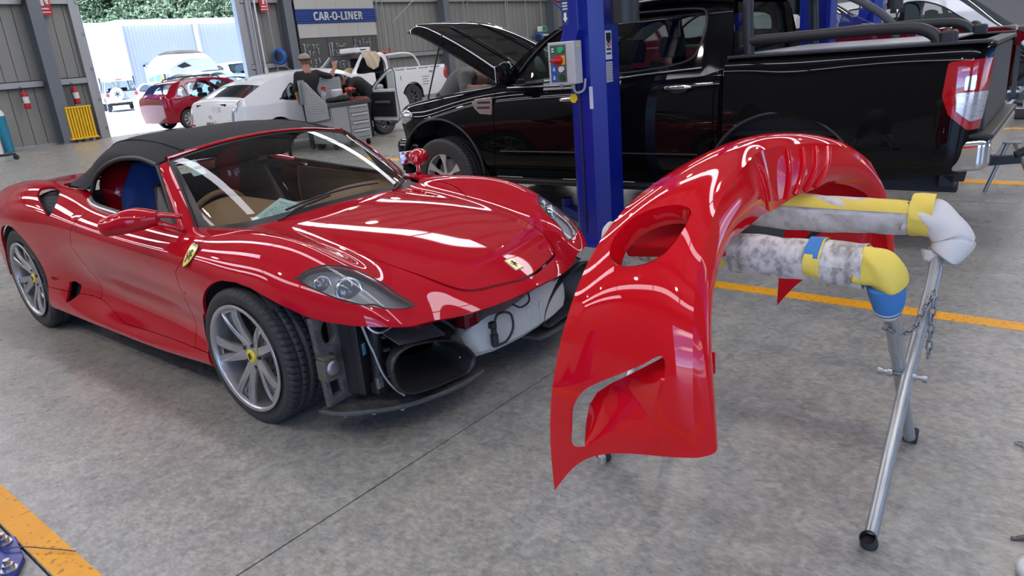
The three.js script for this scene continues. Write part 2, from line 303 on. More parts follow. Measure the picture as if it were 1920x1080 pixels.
// ------------------------------------------------------------------ the workshop
const WX = -21.5, EAVE = 7.2;             // inner face of the far wall, height of the ceiling
const ROOM = { x0: WX, x1: 10.5, z0: -46, z1: 8.5 };
{
  const n = 1024, per = 16;
  const cm = dataTex(n, (u, v, x, y) => {
    const big = fbm(u * per / 4, v * per / 4, per / 4, 4, 3), mid = fbm(u * per, v * per, per, 5, 11), fine = fbm(u * 96, v * 192, 96, 3, 31), grit = H(x, y, 7);
    const cr = Math.abs(fbm(u * 150, v * 150, 150, 2, 57) - 0.5) * 2, spot = fbm(u * 70, v * 70, 70, 2, 63);
    const k = 0.575 + (big - 0.5) * 0.07 + (mid - 0.5) * 0.07 + (fine - 0.5) * 0.16 + (spot - 0.5) * 0.14 + (grit - 0.5) * 0.05 - 0.07 * (1 - sstep(0, 0.07, cr));
    const w = (mid - 0.5) * 0.03; return [k * 1.0 + w, k * 0.992 + w * .6, k * 0.945 - w * .5];
  }, true, [1 / 1.7, 1 / 1.7]);
  const rm = dataTex(512, (u, v) => { const b = fbm(u * 6, v * 6, 6, 5, 51), f = fbm(u * 60, v * 60, 60, 3, 61); const k = 0.30 + (b - 0.5) * 0.05 + (f - 0.5) * 0.12; return [k, k, k]; }, false, [1 / 4, 1 / 4]);
  const bm = dataTex(512, (u, v) => { const k = fbm(u * 64, v * 96, 64, 4, 71); return [k, k, k]; }, false, [1 / 1.1, 1 / 1.1]);
  MT.concrete = phy(lin(1, 1, 1), { map: cm, roughness: 1, roughnessMap: rm, bumpMap: bm, bumpScale: 0.0006, specularIntensity: 0.9 });
  const ym = dataTex(512, (u, v, x, y) => { const a = fbm(u * 8, v * 8, 8, 5, 91), b = fbm(u * 48, v * 48, 48, 3, 97); const wear = b > 0.70 ? 0.25 : 0; const k = 1 - (a - 0.5) * 0.10 - wear; return [0.95 * k, 0.66 * k, 0.11 * k + wear * 0.25]; }, true, [1.4, 1.4]);
  MT.linePaint = std(lin(1, 1, 1), { map: ym, roughness: 0.5 });
  const floor = new THREE.Group(); floor.name = 'floor'; floor.userData = { kind: 'structure' }; scene.add(floor);
  // slabs with saw-cut joints between them
  const xs = [ROOM.x0, -15.1, -10.1, -5.1, 0.873, 5.9, ROOM.x1], zs = [ROOM.z1, 1.925, -4.6, -11.1, -17.6, -24.1, -30.6, -38, ROOM.z0];
  for (let i = 0; i < xs.length - 1; i++) for (let j = 0; j < zs.length - 1; j++) {
    const g = bx(xs[i] + 0.004, xs[i + 1] - 0.004, -0.18, 0, zs[j + 1] + 0.004, zs[j] - 0.004);
    const p = g.attributes.position, uv = g.attributes.uv; for (let k = 0; k < p.count; k++) uv.setXY(k, p.getX(k), p.getZ(k) + p.getY(k));
    part('slab', g, MT.concrete, floor);
  }
  part('joint_bed', bx(ROOM.x0, ROOM.x1, -0.3, -0.012, ROOM.z0, ROOM.z1), MT.dark, floor);
  // painted bay lines
  const flat = (x0, x1, z0, z1) => { const g = bx(x0, x1, 0.0003, 0.0015, z0, z1); const p = g.attributes.position, uv = g.attributes.uv; for (let k = 0; k < p.count; k++) uv.setXY(k, p.getX(k), p.getZ(k)); return g; };
  [[-2.6, 6.5, 1.822, 1.918], [-7, 6.5, -1.79, -1.675], [-7, 6.5, -5.58, -5.40], [-7, 6.5, -9.37, -9.22]].forEach(([a, b, c, e], i) => { struct('trim_' + (i + 1), flat(a, b, c, e), MT.linePaint); });
  // yard outside the door
  const ygm = dataTex(256, (u, v) => { const k = 0.80 + (fbm(u * 8, v * 8, 8, 5, 15) - 0.5) * 0.16; return [k, k, k * 0.98]; }, true, [1 / 5, 1 / 5]);
  const yg = bx(-140, WX, -0.3, -0.02, -120, 60); { const p = yg.attributes.position, uv = yg.attributes.uv; for (let k = 0; k < p.count; k++) uv.setXY(k, p.getX(k), p.getZ(k)); }
  struct('yard_ground', yg, std(lin(1, 1, 1), { map: ygm, roughness: 0.8 }));
}
// far wall: vertical cladding sheets, girts, columns, the vehicle door opening
MT.cladding = std(lin(0.27, 0.27, 0.25), { roughness: 0.5, metalness: 0.2, side: THREE.DoubleSide });
MT.frame = std(lin(0.155, 0.175, 0.20), { roughness: 0.5, metalness: 0.2 });
MT.galv = std(lin(0.40, 0.41, 0.42), { roughness: 0.42, metalness: 0.55 });
const DOOR = { z0: -12.55, z1: -7.42, top: 5.2 };
{
  const wall = new THREE.Group(); wall.name = 'wall_back'; wall.userData = { kind: 'structure' }; scene.add(wall);
  const W = 0.33; // one sheet pan: flat with a folded rib on its edge
  const prof = (w) => [[-w / 2 + 0.012, 0], [-w / 2 + 0.02, 0.05], [-w / 2 + 0.05, 0.05], [-w / 2 + 0.06, 0], [0.02, 0], [0.03, 0.012], [0.05, 0.012], [0.06, 0], [w / 2 - 0.004, 0], [w / 2 - 0.004, -0.02], [-w / 2 + 0.012, -0.02]];
  const sheet = (h, w = W) => { const g = extr(prof(w).map(([a, b]) => [-a, b]), h); g.rotateX(-Math.PI / 2).rotateY(Math.PI / 2); return g; };
  const full = sheet(EAVE), head = sheet(EAVE - DOOR.top);
  for (let z = ROOM.z1 - W / 2; z > ROOM.z0; z -= W) {
    const inDoor = z < DOOR.z1 + 0.1 && z > DOOR.z0 - 0.1; const m = part('cladding_sheet', inDoor ? head : full, MT.cladding, wall); m.position.set(WX - 0.06, inDoor ? DOOR.top : 0, z);
  }
  part('gap_backing', [bx(WX - 0.10, WX - 0.085, 0, EAVE, DOOR.z1 + 0.05, ROOM.z1), bx(WX - 0.10, WX - 0.085, 0, EAVE, ROOM.z0, DOOR.z0 - 0.05), bx(WX - 0.10, WX - 0.085, DOOR.top, EAVE, DOOR.z0 - 0.05, DOOR.z1 + 0.05)], MT.dark, wall);  // dark sheet behind the gaps, draws the shadow lines of the ribs
  const cols = [3.0, -6.1, -14.42, -22.75, -31.1, -39.4];
  for (const z of cols) { // I-section portal columns
    part('column', [bx(WX, WX + 0.02, 0, EAVE, z - 0.16, z + 0.16), bx(WX + 0.02, WX + 0.47, 0, EAVE, z - 0.02, z + 0.02), bx(WX + 0.47, WX + 0.5, 0, EAVE, z - 0.17, z + 0.17), bx(WX - 0.02, WX + 0.6, 0, 0.03, z - 0.24, z + 0.24)], MT.frame, wall);
  }
  const spans = [[ROOM.z1, 3.17], [2.83, -5.93], [-6.27, DOOR.z1 + 0.12], [DOOR.z0 - 0.2, -14.25], [-14.6, -22.58], [-22.92, -30.93], [-31.27, -39.2]];
  for (const [a, b] of spans) for (const y of [1.74, 3.97, 6.2]) part('girt', [bx(WX - 0.02, WX + 0.14, y + 0.08, y + 0.1, b, a), bx(WX + 0.12, WX + 0.14, y - 0.1, y + 0.1, b, a), bx(WX - 0.02, WX + 0.14, y - 0.1, y - 0.08, b, a)], MT.galv, wall);
  for (const [a, b] of spans) part('kerb', bx(WX - 0.05, WX + 0.06, 0, 0.06, b, a), MT.galv, wall);
  part('door_jamb', [bx(WX - 0.1, WX + 0.10, 0, DOOR.top, DOOR.z1, DOOR.z1 + 0.12), bx(WX - 0.02, WX + 0.16, 0, DOOR.top, DOOR.z1 + 0.12, DOOR.z1 + 0.30)], MT.galv, wall);
  part('door_jamb', [bx(WX - 0.1, WX + 0.12, 0, DOOR.top, DOOR.z0 - 0.34, DOOR.z0), bx(WX - 0.02, WX + 0.22, 0, DOOR.top, DOOR.z0 - 0.5, DOOR.z0 - 0.34)], MT.galv, wall);
  part('door_header', bx(WX - 0.1, WX + 0.2, DOOR.top, DOOR.top + 0.5, DOOR.z0 - 0.5, DOOR.z1 + 0.3), MT.galv, wall);
  for (const y of [0.25, 1.1, 2.0, 3.0, 3.9]) part('hinge_cleat', bx(WX + 0.10, WX + 0.14, y, y + 0.09, DOOR.z1 + 0.02, DOOR.z1 + 0.10), MT.steel, wall);
  // the other walls and the roof close the room
  const plain = std(lin(0.18, 0.18, 0.175), { roughness: 0.6 });
  const wf = (a, b, y0 = 0) => bx(ROOM.x1, ROOM.x1 + 0.15, y0, EAVE, a, b); // door openings added behind the camera to let in more daylight
  struct('wall_front', [wf(6.8, ROOM.z1), wf(1.2, 6.8, 4.8), wf(-4.0, 1.2), wf(-10.0, -4.0, 4.8), wf(-22, -10), wf(-28, -22, 4.8), wf(ROOM.z0, -28)], plain);
  struct('apron_ground', bx(ROOM.x1, 60, -0.3, -0.02, -60, 40), std(lin(.5, .5, .49), { roughness: 0.8 }));
  struct('wall_left', [bx(ROOM.x0 - 0.06, 3.0, 0, EAVE, ROOM.z1, ROOM.z1 + 0.15), bx(3.0, 9.0, 4.8, EAVE, ROOM.z1, ROOM.z1 + 0.15), bx(9.0, ROOM.x1 + 0.15, 0, EAVE, ROOM.z1, ROOM.z1 + 0.15)], plain);  // the gap in this wall is added to let daylight in
  struct('side_yard_ground', bx(-21.6, 60, -0.3, -0.02, ROOM.z1 + .01, 60), std(lin(.5, .5, .49), { roughness: 0.8 }));
  struct('wall_right', bx(ROOM.x0 - 0.06, ROOM.x1 + 0.15, 0, EAVE, ROOM.z0 - 0.15, ROOM.z0), std(lin(0.5, 0.5, 0.49), { roughness: 0.6 }));
  const ceil = struct('ceiling', bx(ROOM.x0 - 0.08, ROOM.x1 + 0.15, EAVE, EAVE + 0.12, ROOM.z0 - 0.15, ROOM.z1 + 0.15), std(lin(0.55, 0.56, 0.58), { roughness: 0.6 }));
  for (const z of [...cols, 0]) if (z) part('rafter', [bx(WX, ROOM.x1, EAVE - 0.5, EAVE - 0.47, z - 0.1, z + 0.1), bx(WX, ROOM.x1, EAVE - 0.47, EAVE, z - 0.015, z + 0.015)], MT.frame, ceil);
  for (let x = WX + 1.5; x < ROOM.x1; x += 1.6) part('purlin', bx(x, x + 0.07, EAVE - 0.2, EAVE, ROOM.z0, ROOM.z1), MT.galv, ceil);
}
// glowing panels standing in for roof skylights: rows along x, hung under the purlins
{
  const y = EAVE - 0.62, len = 4.9, wid = 0.70;
  const body = rbox(len, 0.06, wid + 0.04, 0.015, 0, 0.035, 0), ceil = scene.getObjectByName('ceiling');
  const lens = box(len - 0.04, 0.012, wid, 0, 0, 0);
  const bm = std(lin(0.7, 0.7, 0.7), { roughness: 0.4 }), em = new THREE.MeshStandardMaterial({ color: lin(0.8, 0.8, 0.8), emissive: lin(0.90, 0.89, 1.0), emissiveIntensity: LAMP, roughness: 0.5 });
  const rows = [5.6, -.8, -7.3, -13.8, -20.5, -27.5, -35], xs = [-18.6, -13.6, -8.6, -3.6, 1.4, 6.4];
  const spots = []; for (const z of rows) for (const x of xs) spots.push([x, z]); for (const z of [2.4, 7.4]) for (const x of [-18.6, -13.6, -8.6]) spots.push([x, z]);  // the short rows are extra panels, added to brighten the floor at left
  for (const [x, z] of spots) {
    const t = thing('skylight_stand_in', 'long glowing panel under the roof purlins standing in for a skylight strip', 'light', [x, y, z], 0, 'skylight stand-in panels');
    for (const s of [-1, 1]) part('panel_hanger', rod([x + s * len * .35, y + .07, z], [x + s * len * .35, EAVE, z], .008, .008, 6), MT.galv, ceil); part('housing', body, bm, t); part('diffuser', lens, em, t);
    const L = new THREE.RectAreaLight(lin(0.90, 0.89, 1.0), LAMP, len - 0.04, wid); L.position.set(0, -0.012, 0); L.rotation.x = -Math.PI / 2; L.castShadow = true; t.add(L);
  }
  // round high-bay lamps beside the panel rows
  const dome = lathe([[.05, .22], [.09, .20], [.10, .12], [.20, .02], [.21, 0], [.19, 0], [.17, .03]], 28), disc = cyl(.165, .012, 0, .02, 0, 'y', 28), em2 = new THREE.MeshStandardMaterial({ color: lin(.8, .8, .8), emissive: lin(1, .88, .70), emissiveIntensity: LAMP * 24, roughness: .5 });
  for (const z of [4.4, -8.4, -15, -21.7, -28.7]) for (const x of [-16.2, -9.7, -3.2, 3.3, 8.2]) {
    const t = thing('high_bay_lamp', 'round high-bay lamp hung from the roof purlins', 'light', [x, y - .05, z], 0, 'high-bay lamps'); part('shade', dome, bm, t); part('lamp_face', disc, em2, t); part('lamp_hanger', rod([x, y + .16, z], [x, EAVE, z], .006, .006, 6), MT.galv, ceil);
    const L = new THREE.RectAreaLight(lin(1, .88, .70), LAMP * 24, .29, .29); L.position.set(0, .008, 0); L.rotation.x = -Math.PI / 2; L.castShadow = true; t.add(L);
  }
}
// ------------------------------------------------------------------ the red sports car with its front bumper taken off
// car frame = world frame: x forward, origin on the floor under the front axle
const car = thing('sports_car', 'red convertible sports car with black soft top and its front bumper removed', 'car');
const CARNET = (() => {
  const S = [ // rows: [x, y, z] from the centre line out over the wing crown and down the flank
    [[1.00, .42, 0], [.98, .42, .2], [.91, .42, .4], [.845, .425, .56], [.77, .465, .695], [.655, .455, .775], [.525, .43, .845], [.45, .37, .87], [.44, .31, .87], [.44, .25, .865], [.43, .2, .85], [.42, .17, .8]],
    [[.95, .50, 0], [.93, .497, .2], [.86, .497, .4], [.79, .503, .56], [.725, .553, .70], [.62, .53, .79], [.50, .50, .855], [.43, .44, .88], [.42, .36, .885], [.42, .28, .88], [.41, .21, .865], [.40, .17, .81]],
    [[.86, .567, 0], [.845, .565, .2], [.785, .563, .4], [.715, .575, .56], [.65, .628, .70], [.56, .60, .80], [.465, .56, .868], [.40, .50, .893], [.39, .40, .90], [.38, .31, .895], [.37, .22, .88], [.36, .17, .82]],
    [[.735, .632, 0], [.72, .63, .2], [.685, .626, .4], [.62, .640, .56], [.54, .692, .70], [.475, .662, .812], [.40, .61, .882], [.35, .55, .907], [.34, .44, .914], [.33, .33, .91], [.32, .22, .895], [.31, .17, .83]],
    [[.50, .697, 0], [.495, .695, .2], [.48, .689, .4], [.455, .702, .56], [.40, .756, .70], [.36, .722, .82], [.31, .655, .898], [.28, .585, .925], [.27, .47, .930], [.26, .35, .925], [.25, .22, .91], [.25, .17, .84]],
    [[.25, .748, 0], [.25, .746, .2], [.245, .738, .4], [.24, .748, .56], [.22, .810, .70], [.20, .770, .83], [.18, .687, .908], [.16, .61, .936], [.15, .49, .938], [.15, .36, .932], [.15, .22, .92], [.15, .17, .85]],
    [[0, .782, 0], [0, .780, .2], [0, .771, .4], [0, .778, .56], [0, .833, .70], [0, .794, .83], [0, .706, .915], [0, .625, .941], [0, .50, .94], [0, .37, .93], [0, .22, .925], [0, .17, .85]],
    [[-.25, .803, 0], [-.25, .801, .2], [-.25, .792, .4], [-.25, .793, .56], [-.25, .829, .70], [-.25, .802, .83], [-.25, .735, .912], [-.25, .655, .938], [-.25, .50, .926], [-.25, .36, .912], [-.25, .22, .932], [-.25, .17, .86]],
    [[-.50, .815, 0], [-.50, .813, .2], [-.50, .806, .4], [-.50, .803, .57], [-.50, .815, .71], [-.50, .806, .822], [-.50, .753, .902], [-.50, .68, .931], [-.50, .50, .910], [-.50, .345, .892], [-.50, .215, .940], [-.50, .17, .87]],
    [[-.85, .80, 0], [-.85, .80, .2], [-.85, .80, .4], [-.85, .80, .58], [-.85, .812, .72], [-.85, .812, .812], [-.85, .768, .892], [-.85, .70, .926], [-.85, .50, .893], [-.85, .335, .872], [-.85, .205, .946], [-.85, .165, .88]],
    [[-1.25, .81, 0], [-1.25, .81, .2], [-1.25, .81, .4], [-1.25, .81, .58], [-1.25, .825, .73], [-1.25, .828, .812], [-1.25, .788, .888], [-1.25, .722, .926], [-1.25, .505, .884], [-1.25, .335, .862], [-1.25, .205, .950], [-1.25, .165, .88]],
    [[-1.65, .85, 0], [-1.65, .85, .2], [-1.65, .85, .4], [-1.65, .85, .58], [-1.65, .855, .72], [-1.65, .860, .806], [-1.65, .822, .884], [-1.65, .755, .930], [-1.65, .525, .892], [-1.65, .35, .872], [-1.65, .205, .950], [-1.65, .165, .88]],
    [[-2.0, .90, 0], [-2.0, .90, .2], [-2.0, .90, .4], [-2.0, .90, .56], [-2.0, .912, .69], [-2.0, .912, .792], [-2.0, .865, .882], [-2.0, .785, .940], [-2.0, .55, .928], [-2.0, .37, .92], [-2.0, .205, .952], [-2.0, .165, .88]],
    [[-2.3, .925, 0], [-2.3, .925, .2], [-2.3, .925, .4], [-2.3, .927, .55], [-2.3, .945, .68], [-2.3, .942, .785], [-2.3, .893, .882], [-2.3, .80, .950], [-2.3, .57, .955], [-2.3, .38, .95], [-2.3, .205, .955], [-2.3, .165, .88]],
    [[-2.6, .925, 0], [-2.6, .925, .2], [-2.6, .925, .4], [-2.6, .93, .55], [-2.6, .955, .68], [-2.6, .945, .788], [-2.6, .887, .888], [-2.6, .79, .956], [-2.6, .57, .962], [-2.6, .38, .955], [-2.6, .205, .95], [-2.6, .165, .88]],
    [[-2.95, .915, 0], [-2.95, .915, .2], [-2.95, .915, .4], [-2.95, .918, .55], [-2.95, .937, .67], [-2.95, .918, .78], [-2.95, .855, .872], [-2.95, .76, .938], [-2.95, .56, .945], [-2.95, .38, .935], [-2.95, .22, .92], [-2.95, .18, .86]],
    [[-3.25, .895, 0], [-3.25, .895, .2], [-3.25, .893, .4], [-3.25, .89, .54], [-3.25, .895, .65], [-3.25, .873, .75], [-3.25, .81, .835], [-3.25, .72, .895], [-3.25, .54, .90], [-3.25, .38, .885], [-3.25, .24, .86], [-3.25, .2, .8]],
    [[-3.42, .85, 0], [-3.42, .85, .2], [-3.42, .845, .4], [-3.42, .84, .52], [-3.42, .835, .62], [-3.42, .81, .70], [-3.42, .76, .77], [-3.42, .68, .82], [-3.42, .53, .83], [-3.42, .40, .81], [-3.42, .28, .78], [-3.42, .24, .7]],
  ];
  return S;
})();
const bodyM = netMesh(CARNET, 380, 190);
{
  const gap = 0.0028;
  const edge = hits(bodyM, [[530, 440], [603, 454], [692, 483], [771, 511], [835, 536], [880, 546], [925, 538]]).filter(Boolean).map(p => [p.x, p.z]).filter(p => p[1] > .06), tipX = edge[edge.length - 1][0] + .35 * edge[edge.length - 1][1] * .5;
  const bonnetP = smooth2([[-.37, -.3], [-.37, .3], [-.385, .56], [-.36, .622], ...edge, [tipX, 0], ...edge.slice(-3).reverse().map(p => [p[0], -p[1]])], false, 10).concat([[.5, -.45], [-.2, -.45]]);
  const headlampPix = [[559, 521], [572, 509], [596, 500], [625, 497], [665, 505], [705, 524], [742, 549], [776, 571], [765, 577], [725, 578], [680, 571], [632, 559], [590, 542], [566, 529]];
  const HL = hits(bodyM, headlampPix); const lampP = smooth2(HL.map(p => [p.x, p.z]), true, 6);
  const ventPix = [[70, 366], [76, 353], [90, 350], [108, 354], [112, 362], [106, 380], [97, 400], [90, 406], [80, 392]];
  const ventP = smooth2(hits(bodyM, ventPix).map(p => [p.x, p.y]), true, 6);
  const scoopPix = [[123, 569], [130, 529], [141, 527], [153, 534], [149, 552], [137, 561]];
  const scoopP = hits(bodyM, scoopPix).map(p => [p.x, p.y]);
  // cut line of the wing over the wheel and along the removed bumper, in the side view (x, y)
  const arch = (x, y, cx, cy, r) => Math.hypot(x - cx, y - cy) - r;
  const cutPix = [[419, 527], [440, 529], [470, 540], [505, 560], [540, 578], [570, 592], [610, 604], [660, 611], [720, 613], [780, 610], [850, 595], [910, 578], [960, 560], [1005, 538]];
  const cut = hits(bodyM, cutPix).filter(Boolean);
  const cy = (() => { const a = cut.map(p => [Math.atan2(p.z, p.x + 0.2), p.y]).sort((p, q) => p[0] - q[0]); a[0][0] = 0; return ang => { if (ang <= a[0][0]) return a[0][1]; for (let i = 1; i < a.length; i++) if (ang < a[i][0]) return lerp(a[i - 1][1], a[i][1], (ang - a[i - 1][0]) / (a[i][0] - a[i - 1][0])); return a[a.length - 1][1]; }; })();
  const keepFront = (x, y, z) => { // above the front cut line
    if (x < -0.04) return arch(x, y, 0, .335, .345);
    return Math.max(y - cy(Math.atan2(z, x + 0.2)), -10);
  };
  const cock = smooth2([[-.372, -.4], [-.372, 0], [-.372, .4], [-.385, .57], [-.44, .655], [-.66, .722], [-1.0, .757], [-1.4, .772], [-1.68, .765], [-1.80, .735], [-1.87, .69], [-2.0, .655], [-2.25, .63], [-2.42, .59], [-2.47, .5], [-2.48, .2], [-2.48, -.2]], false, 8).concat([[-2.4, -.5], [-.5, -.5]]);
  const doorF = (y) => y > .66 ? lerp(-.475, -.34, clamp((y - .66) / .12, 0, 1)) : lerp(-.475, -.49, clamp((.66 - y) / .3, 0, 1)) + (y < .32 ? (.32 - y) * .35 : 0);   // front shut line x(y)
  const doorR = (y) => y > .66 ? lerp(-1.72, -1.60, clamp((y - .66) / .17, 0, 1)) : lerp(-1.72, -1.63, clamp((.66 - y) / .25, 0, 1)); // rear shut line
  const sillY = x => 0.262 + 0.012 * Math.sin((x + 1) * 2) + sstep(-1.2, -1.75, x) * 0.09;
  const notCock = (x, y, z) => sd(cock, x, Math.abs(z)) ;
  const notBonnet = (x, y, z) => sd(bonnetP, x, z) - gap;
  const notLamp = (x, y, z) => sd(lampP, x, z) - 0.002;
  const rearArch = (x, y, z) => z > .72 && y < .8 ? arch(x, y, -2.6, .352, .365) : 1;
  const up = (x, y, z) => y > .75 ? 1 : 0;
  const mids = (a, b) => Math.abs(a[2]) < 1e-3 && Math.abs(b[2]) < 1e-3;
  const sym = (name, m, mat, depth = 0.016) => part(name, geo(flange(join(m, mirror(m)), depth, mids)), mat, car);
  const oneEach = (name, m, mat, depth = 0.016) => { part(name, geo(flange(m, depth, mids)), mat, car); part(name, geo(flange(mirror(m), depth, mids)), mat, car); };
  sym('bonnet', clips(bodyM, (x, y, z) => -sd(bonnetP, x, z) - gap - .006 * sstep(.45, .75, x)), MT.red);
  const front = clips(bodyM, (x, y, z) => x - doorF(y) - gap, (x, y, z) => z > .6 ? 1 : (x > -.372 ? 1 : -1), notBonnet, notCock, keepFront, notLamp, (x, y, z) => x > -.3 ? 1 : y - sillY(x) - gap);
  sym('front_wings', front, MT.red);
  oneEach('door', clips(bodyM, (x, y, z) => doorF(y) - x - gap, (x, y) => x - doorR(y) - gap, notCock, (x, y, z) => y - sillY(x) - .0015, (x, y, z) => z - .6), MT.red);
  oneEach('sill', clips(bodyM, (x, y, z) => sillY(x) - y - .001, (x, y, z) => z - .6, (x, y) => x < -1.2 ? 1 : arch(x, y, 0, .335, .345), rearArch, (x) => x + 2.62, (x) => -.1 - x, (x, y) => sd(scoopP, x, y)), MT.red);
  sym('rear_body', clips(bodyM, (x, y) => doorR(y) - x - gap, notCock, rearArch, (x, y, z) => x < -2.6 ? 1 : y - sillY(x) - gap, (x, y, z) => z < .6 ? 1 : sd(ventP, x, y), (x, y, z) => z < .6 ? 1 : sd(scoopP, x, y)), MT.red);
  // dark liners behind the openings
  const liner = (ax, r, z0, z1) => lathe([[r, 0], [r, z1 - z0], [0.1, z1 - z0]].map(p => p), 48, 'z').translate(ax, .345, z0);
  for (const s of [1, -1]) for (const [ax, r, a, b] of [[0, .358, .52, .915], [-2.6, .372, .5, .94]]) { // open tunnel over the wheel with an inner wall
    const P = [], n = 40; for (let k = 0; k <= n; k++) { const th = lerp(ax ? -.05 : .75, Math.PI + .05, k / n); P.push([Math.cos(th) * r, Math.sin(th) * r]); }
    const m = fnMesh((u, v) => { const p = P[Math.round(u * n)]; return [ax + p[0], .342 + p[1], s * lerp(a, b, v)]; }, n, 2);
    part('wheel_arch_liner', [geo(m), new THREE.CircleGeometry(r, 40, ax ? -.3 : .75, Math.PI + (ax ? .6 : -.45)).translate(ax, .342, s * a)], MT.dark, car);
  }
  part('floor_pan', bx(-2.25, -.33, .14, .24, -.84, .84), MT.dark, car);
  part('front_filler', extrZ([[-.40, .16], [.30, .16], [.42, .28], [.42, .52], [.0, .66], [-.40, .70]], -.5, .5), MT.dark, car);  // added dark filler block, closes the view behind the missing bumper
  part('engine', [extrZ([[-2.95, .16], [-2.2, .16], [-2.2, .70], [-3.1, .66], [-3.3, .5]], -.44, .44, .03), rbox(.6, .12, .5, .03, -2.6, .76, 0)], MT.plasticGrey, car);  // added filler volume shaped as an engine, closes off the rear body
  // side air intake with mesh, door scoop
  const ventIn = offs(clips(bodyM, (x, y, z) => z > .6 ? -sd(ventP, x, y) + .06 : -1), -0.05);
  for (const m of [ventIn, mirror(ventIn)]) part('intake_back', geo(m), MT.dark, car);  // dark backing added so that the intake opening stays dark
  const ventWires = []; { // wire mesh inside the intake
    const w = offs(clips(bodyM, (x, y, z) => z > .6 ? -sd(ventP, x, y) + .006 : -1), -0.026);
    const at = (x, y) => { let b = 1e9, r = null; for (let i = 0; i < w.p.length; i += 3) { const q = (w.p[i] - x) ** 2 + (w.p[i + 1] - y) ** 2; if (q < b) { b = q; r = i; } } return [w.p[r], w.p[r + 1], w.p[r + 2]]; };
    const xs = ventP.map(p => p[0]), ys = ventP.map(p => p[1]); const x0 = Math.min(...xs), x1 = Math.max(...xs), y0 = Math.min(...ys), y1 = Math.max(...ys);
    const line = (f, a, b) => { let seg = []; for (let k = 0; k <= 14; k++) { const [x, y] = f(lerp(a, b, k / 14)); if (sd(ventP, x, y) < 0.004) seg.push(at(x, y)); else { if (seg.length > 1) ventWires.push(tube(seg, .0016, seg.length * 2, 5)); seg = []; } } if (seg.length > 1) ventWires.push(tube(seg, .0016, seg.length * 2, 5)); };
    for (let y = y0 + .012; y < y1; y += .017) line(t => [t, y], x0, x1);
    for (let x = x0 + .02; x < x1; x += .03) line(t => [x, t], y0, y1);
  }
  for (const g of both(merge(ventWires))) part('intake_mesh', g, MT.plasticGrey, car);
  const sc = offs(clips(bodyM, (x, y, z) => z > .6 ? -sd(scoopP, x, y) + .012 : -1), -0.06); for (const m of [sc, mirror(sc)]) part('scoop_back', geo(m), MT.dark, car);
  // headlamps: chrome-grey bowl, projectors, clear cover
  const lampM = clips(bodyM, (x, y, z) => z > .3 && y > .5 ? -sd(lampP, x, z) : -1);
  const bowlM = offs(clips(bodyM, (x, y, z) => z > .3 && y > .5 ? -sd(lampP, x, z) + .004 : -1), -0.04);
  const bowlMat = std(lin(0.30, 0.305, 0.31), { metalness: 0.5, roughness: 0.4, side: THREE.DoubleSide });
  const q1 = hits(bodyM, [[652, 536]])[0], q2 = hits(bodyM, [[600, 526]])[0];
  const proj = (p, r, dir) => { const g = merge([lathe([[0, .012], [r * .5, .010], [r * .86, .0], [r * .86, -.02]], 32, 'z'), lathe([[r * .86, .006], [r, .012], [r * 1.12, .004], [r * 1.12, -.03], [r * .86, -.03]], 32, 'z')]); g.applyQuaternion(new THREE.Quaternion().setFromUnitVectors(V3(0, 0, 1), dir)); return g.translate(p.x - dir.x * 0, p.y, p.z); };
  const dir = V3(.86, .30, .42).normalize();
  for (const s of [1, -1]) {
    const mm = m => s > 0 ? m : mirror(m), mg = g => s > 0 ? g : mirZ(g);
    const lamp = part('headlamp', geo(mm(bowlM)), bowlMat, car, 'clouded almond-shaped headlamp');
    part('projector', mg(proj(q1.clone().addScaledVector(q1.n, -.04), .052, dir)), MT.chrome, lamp);
    part('indicator', mg(proj(q2.clone().addScaledVector(q2.n, -.035), .034, dir)), MT.chrome, lamp);
    const g3 = merge([q1, q2].map((p, i) => lathe([[0, .016], [[.045, .030][i] * .7, .012], [[.045, .030][i], 0]], 32, 'z').applyQuaternion(new THREE.Quaternion().setFromUnitVectors(V3(0, 0, 1), dir)).translate(p.x - p.n.x * .03, p.y - p.n.y * .03, p.z - p.n.z * .03)));
    part('projector_lens', mg(g3), phy(lin(.12, .12, .13), { roughness: .05, metalness: .3, clearcoat: 1 }), lamp);
    part('lens_cover', geo(mm(offs(lampM, -.001))), phy(lin(.88, .90, .90), { transmission: .94, roughness: .07, thickness: 0, ior: 1.45, side: THREE.DoubleSide }), lamp);
    part('lamp_seal', mg(tube(lampP.filter((_, i) => i % 3 === 0).map(p => { const b = HL.reduce((m, h) => Math.hypot(h.x - p[0], h.z - p[1]) < Math.hypot(m.x - p[0], m.z - p[1]) ? h : m); return [p[0], b.y + (b.n.x * (b.x - p[0]) + b.n.z * (b.z - p[1])) / b.n.y - .002, p[1]]; }), .0035, 120, 6, true)), MT.seal, lamp);
  }
}
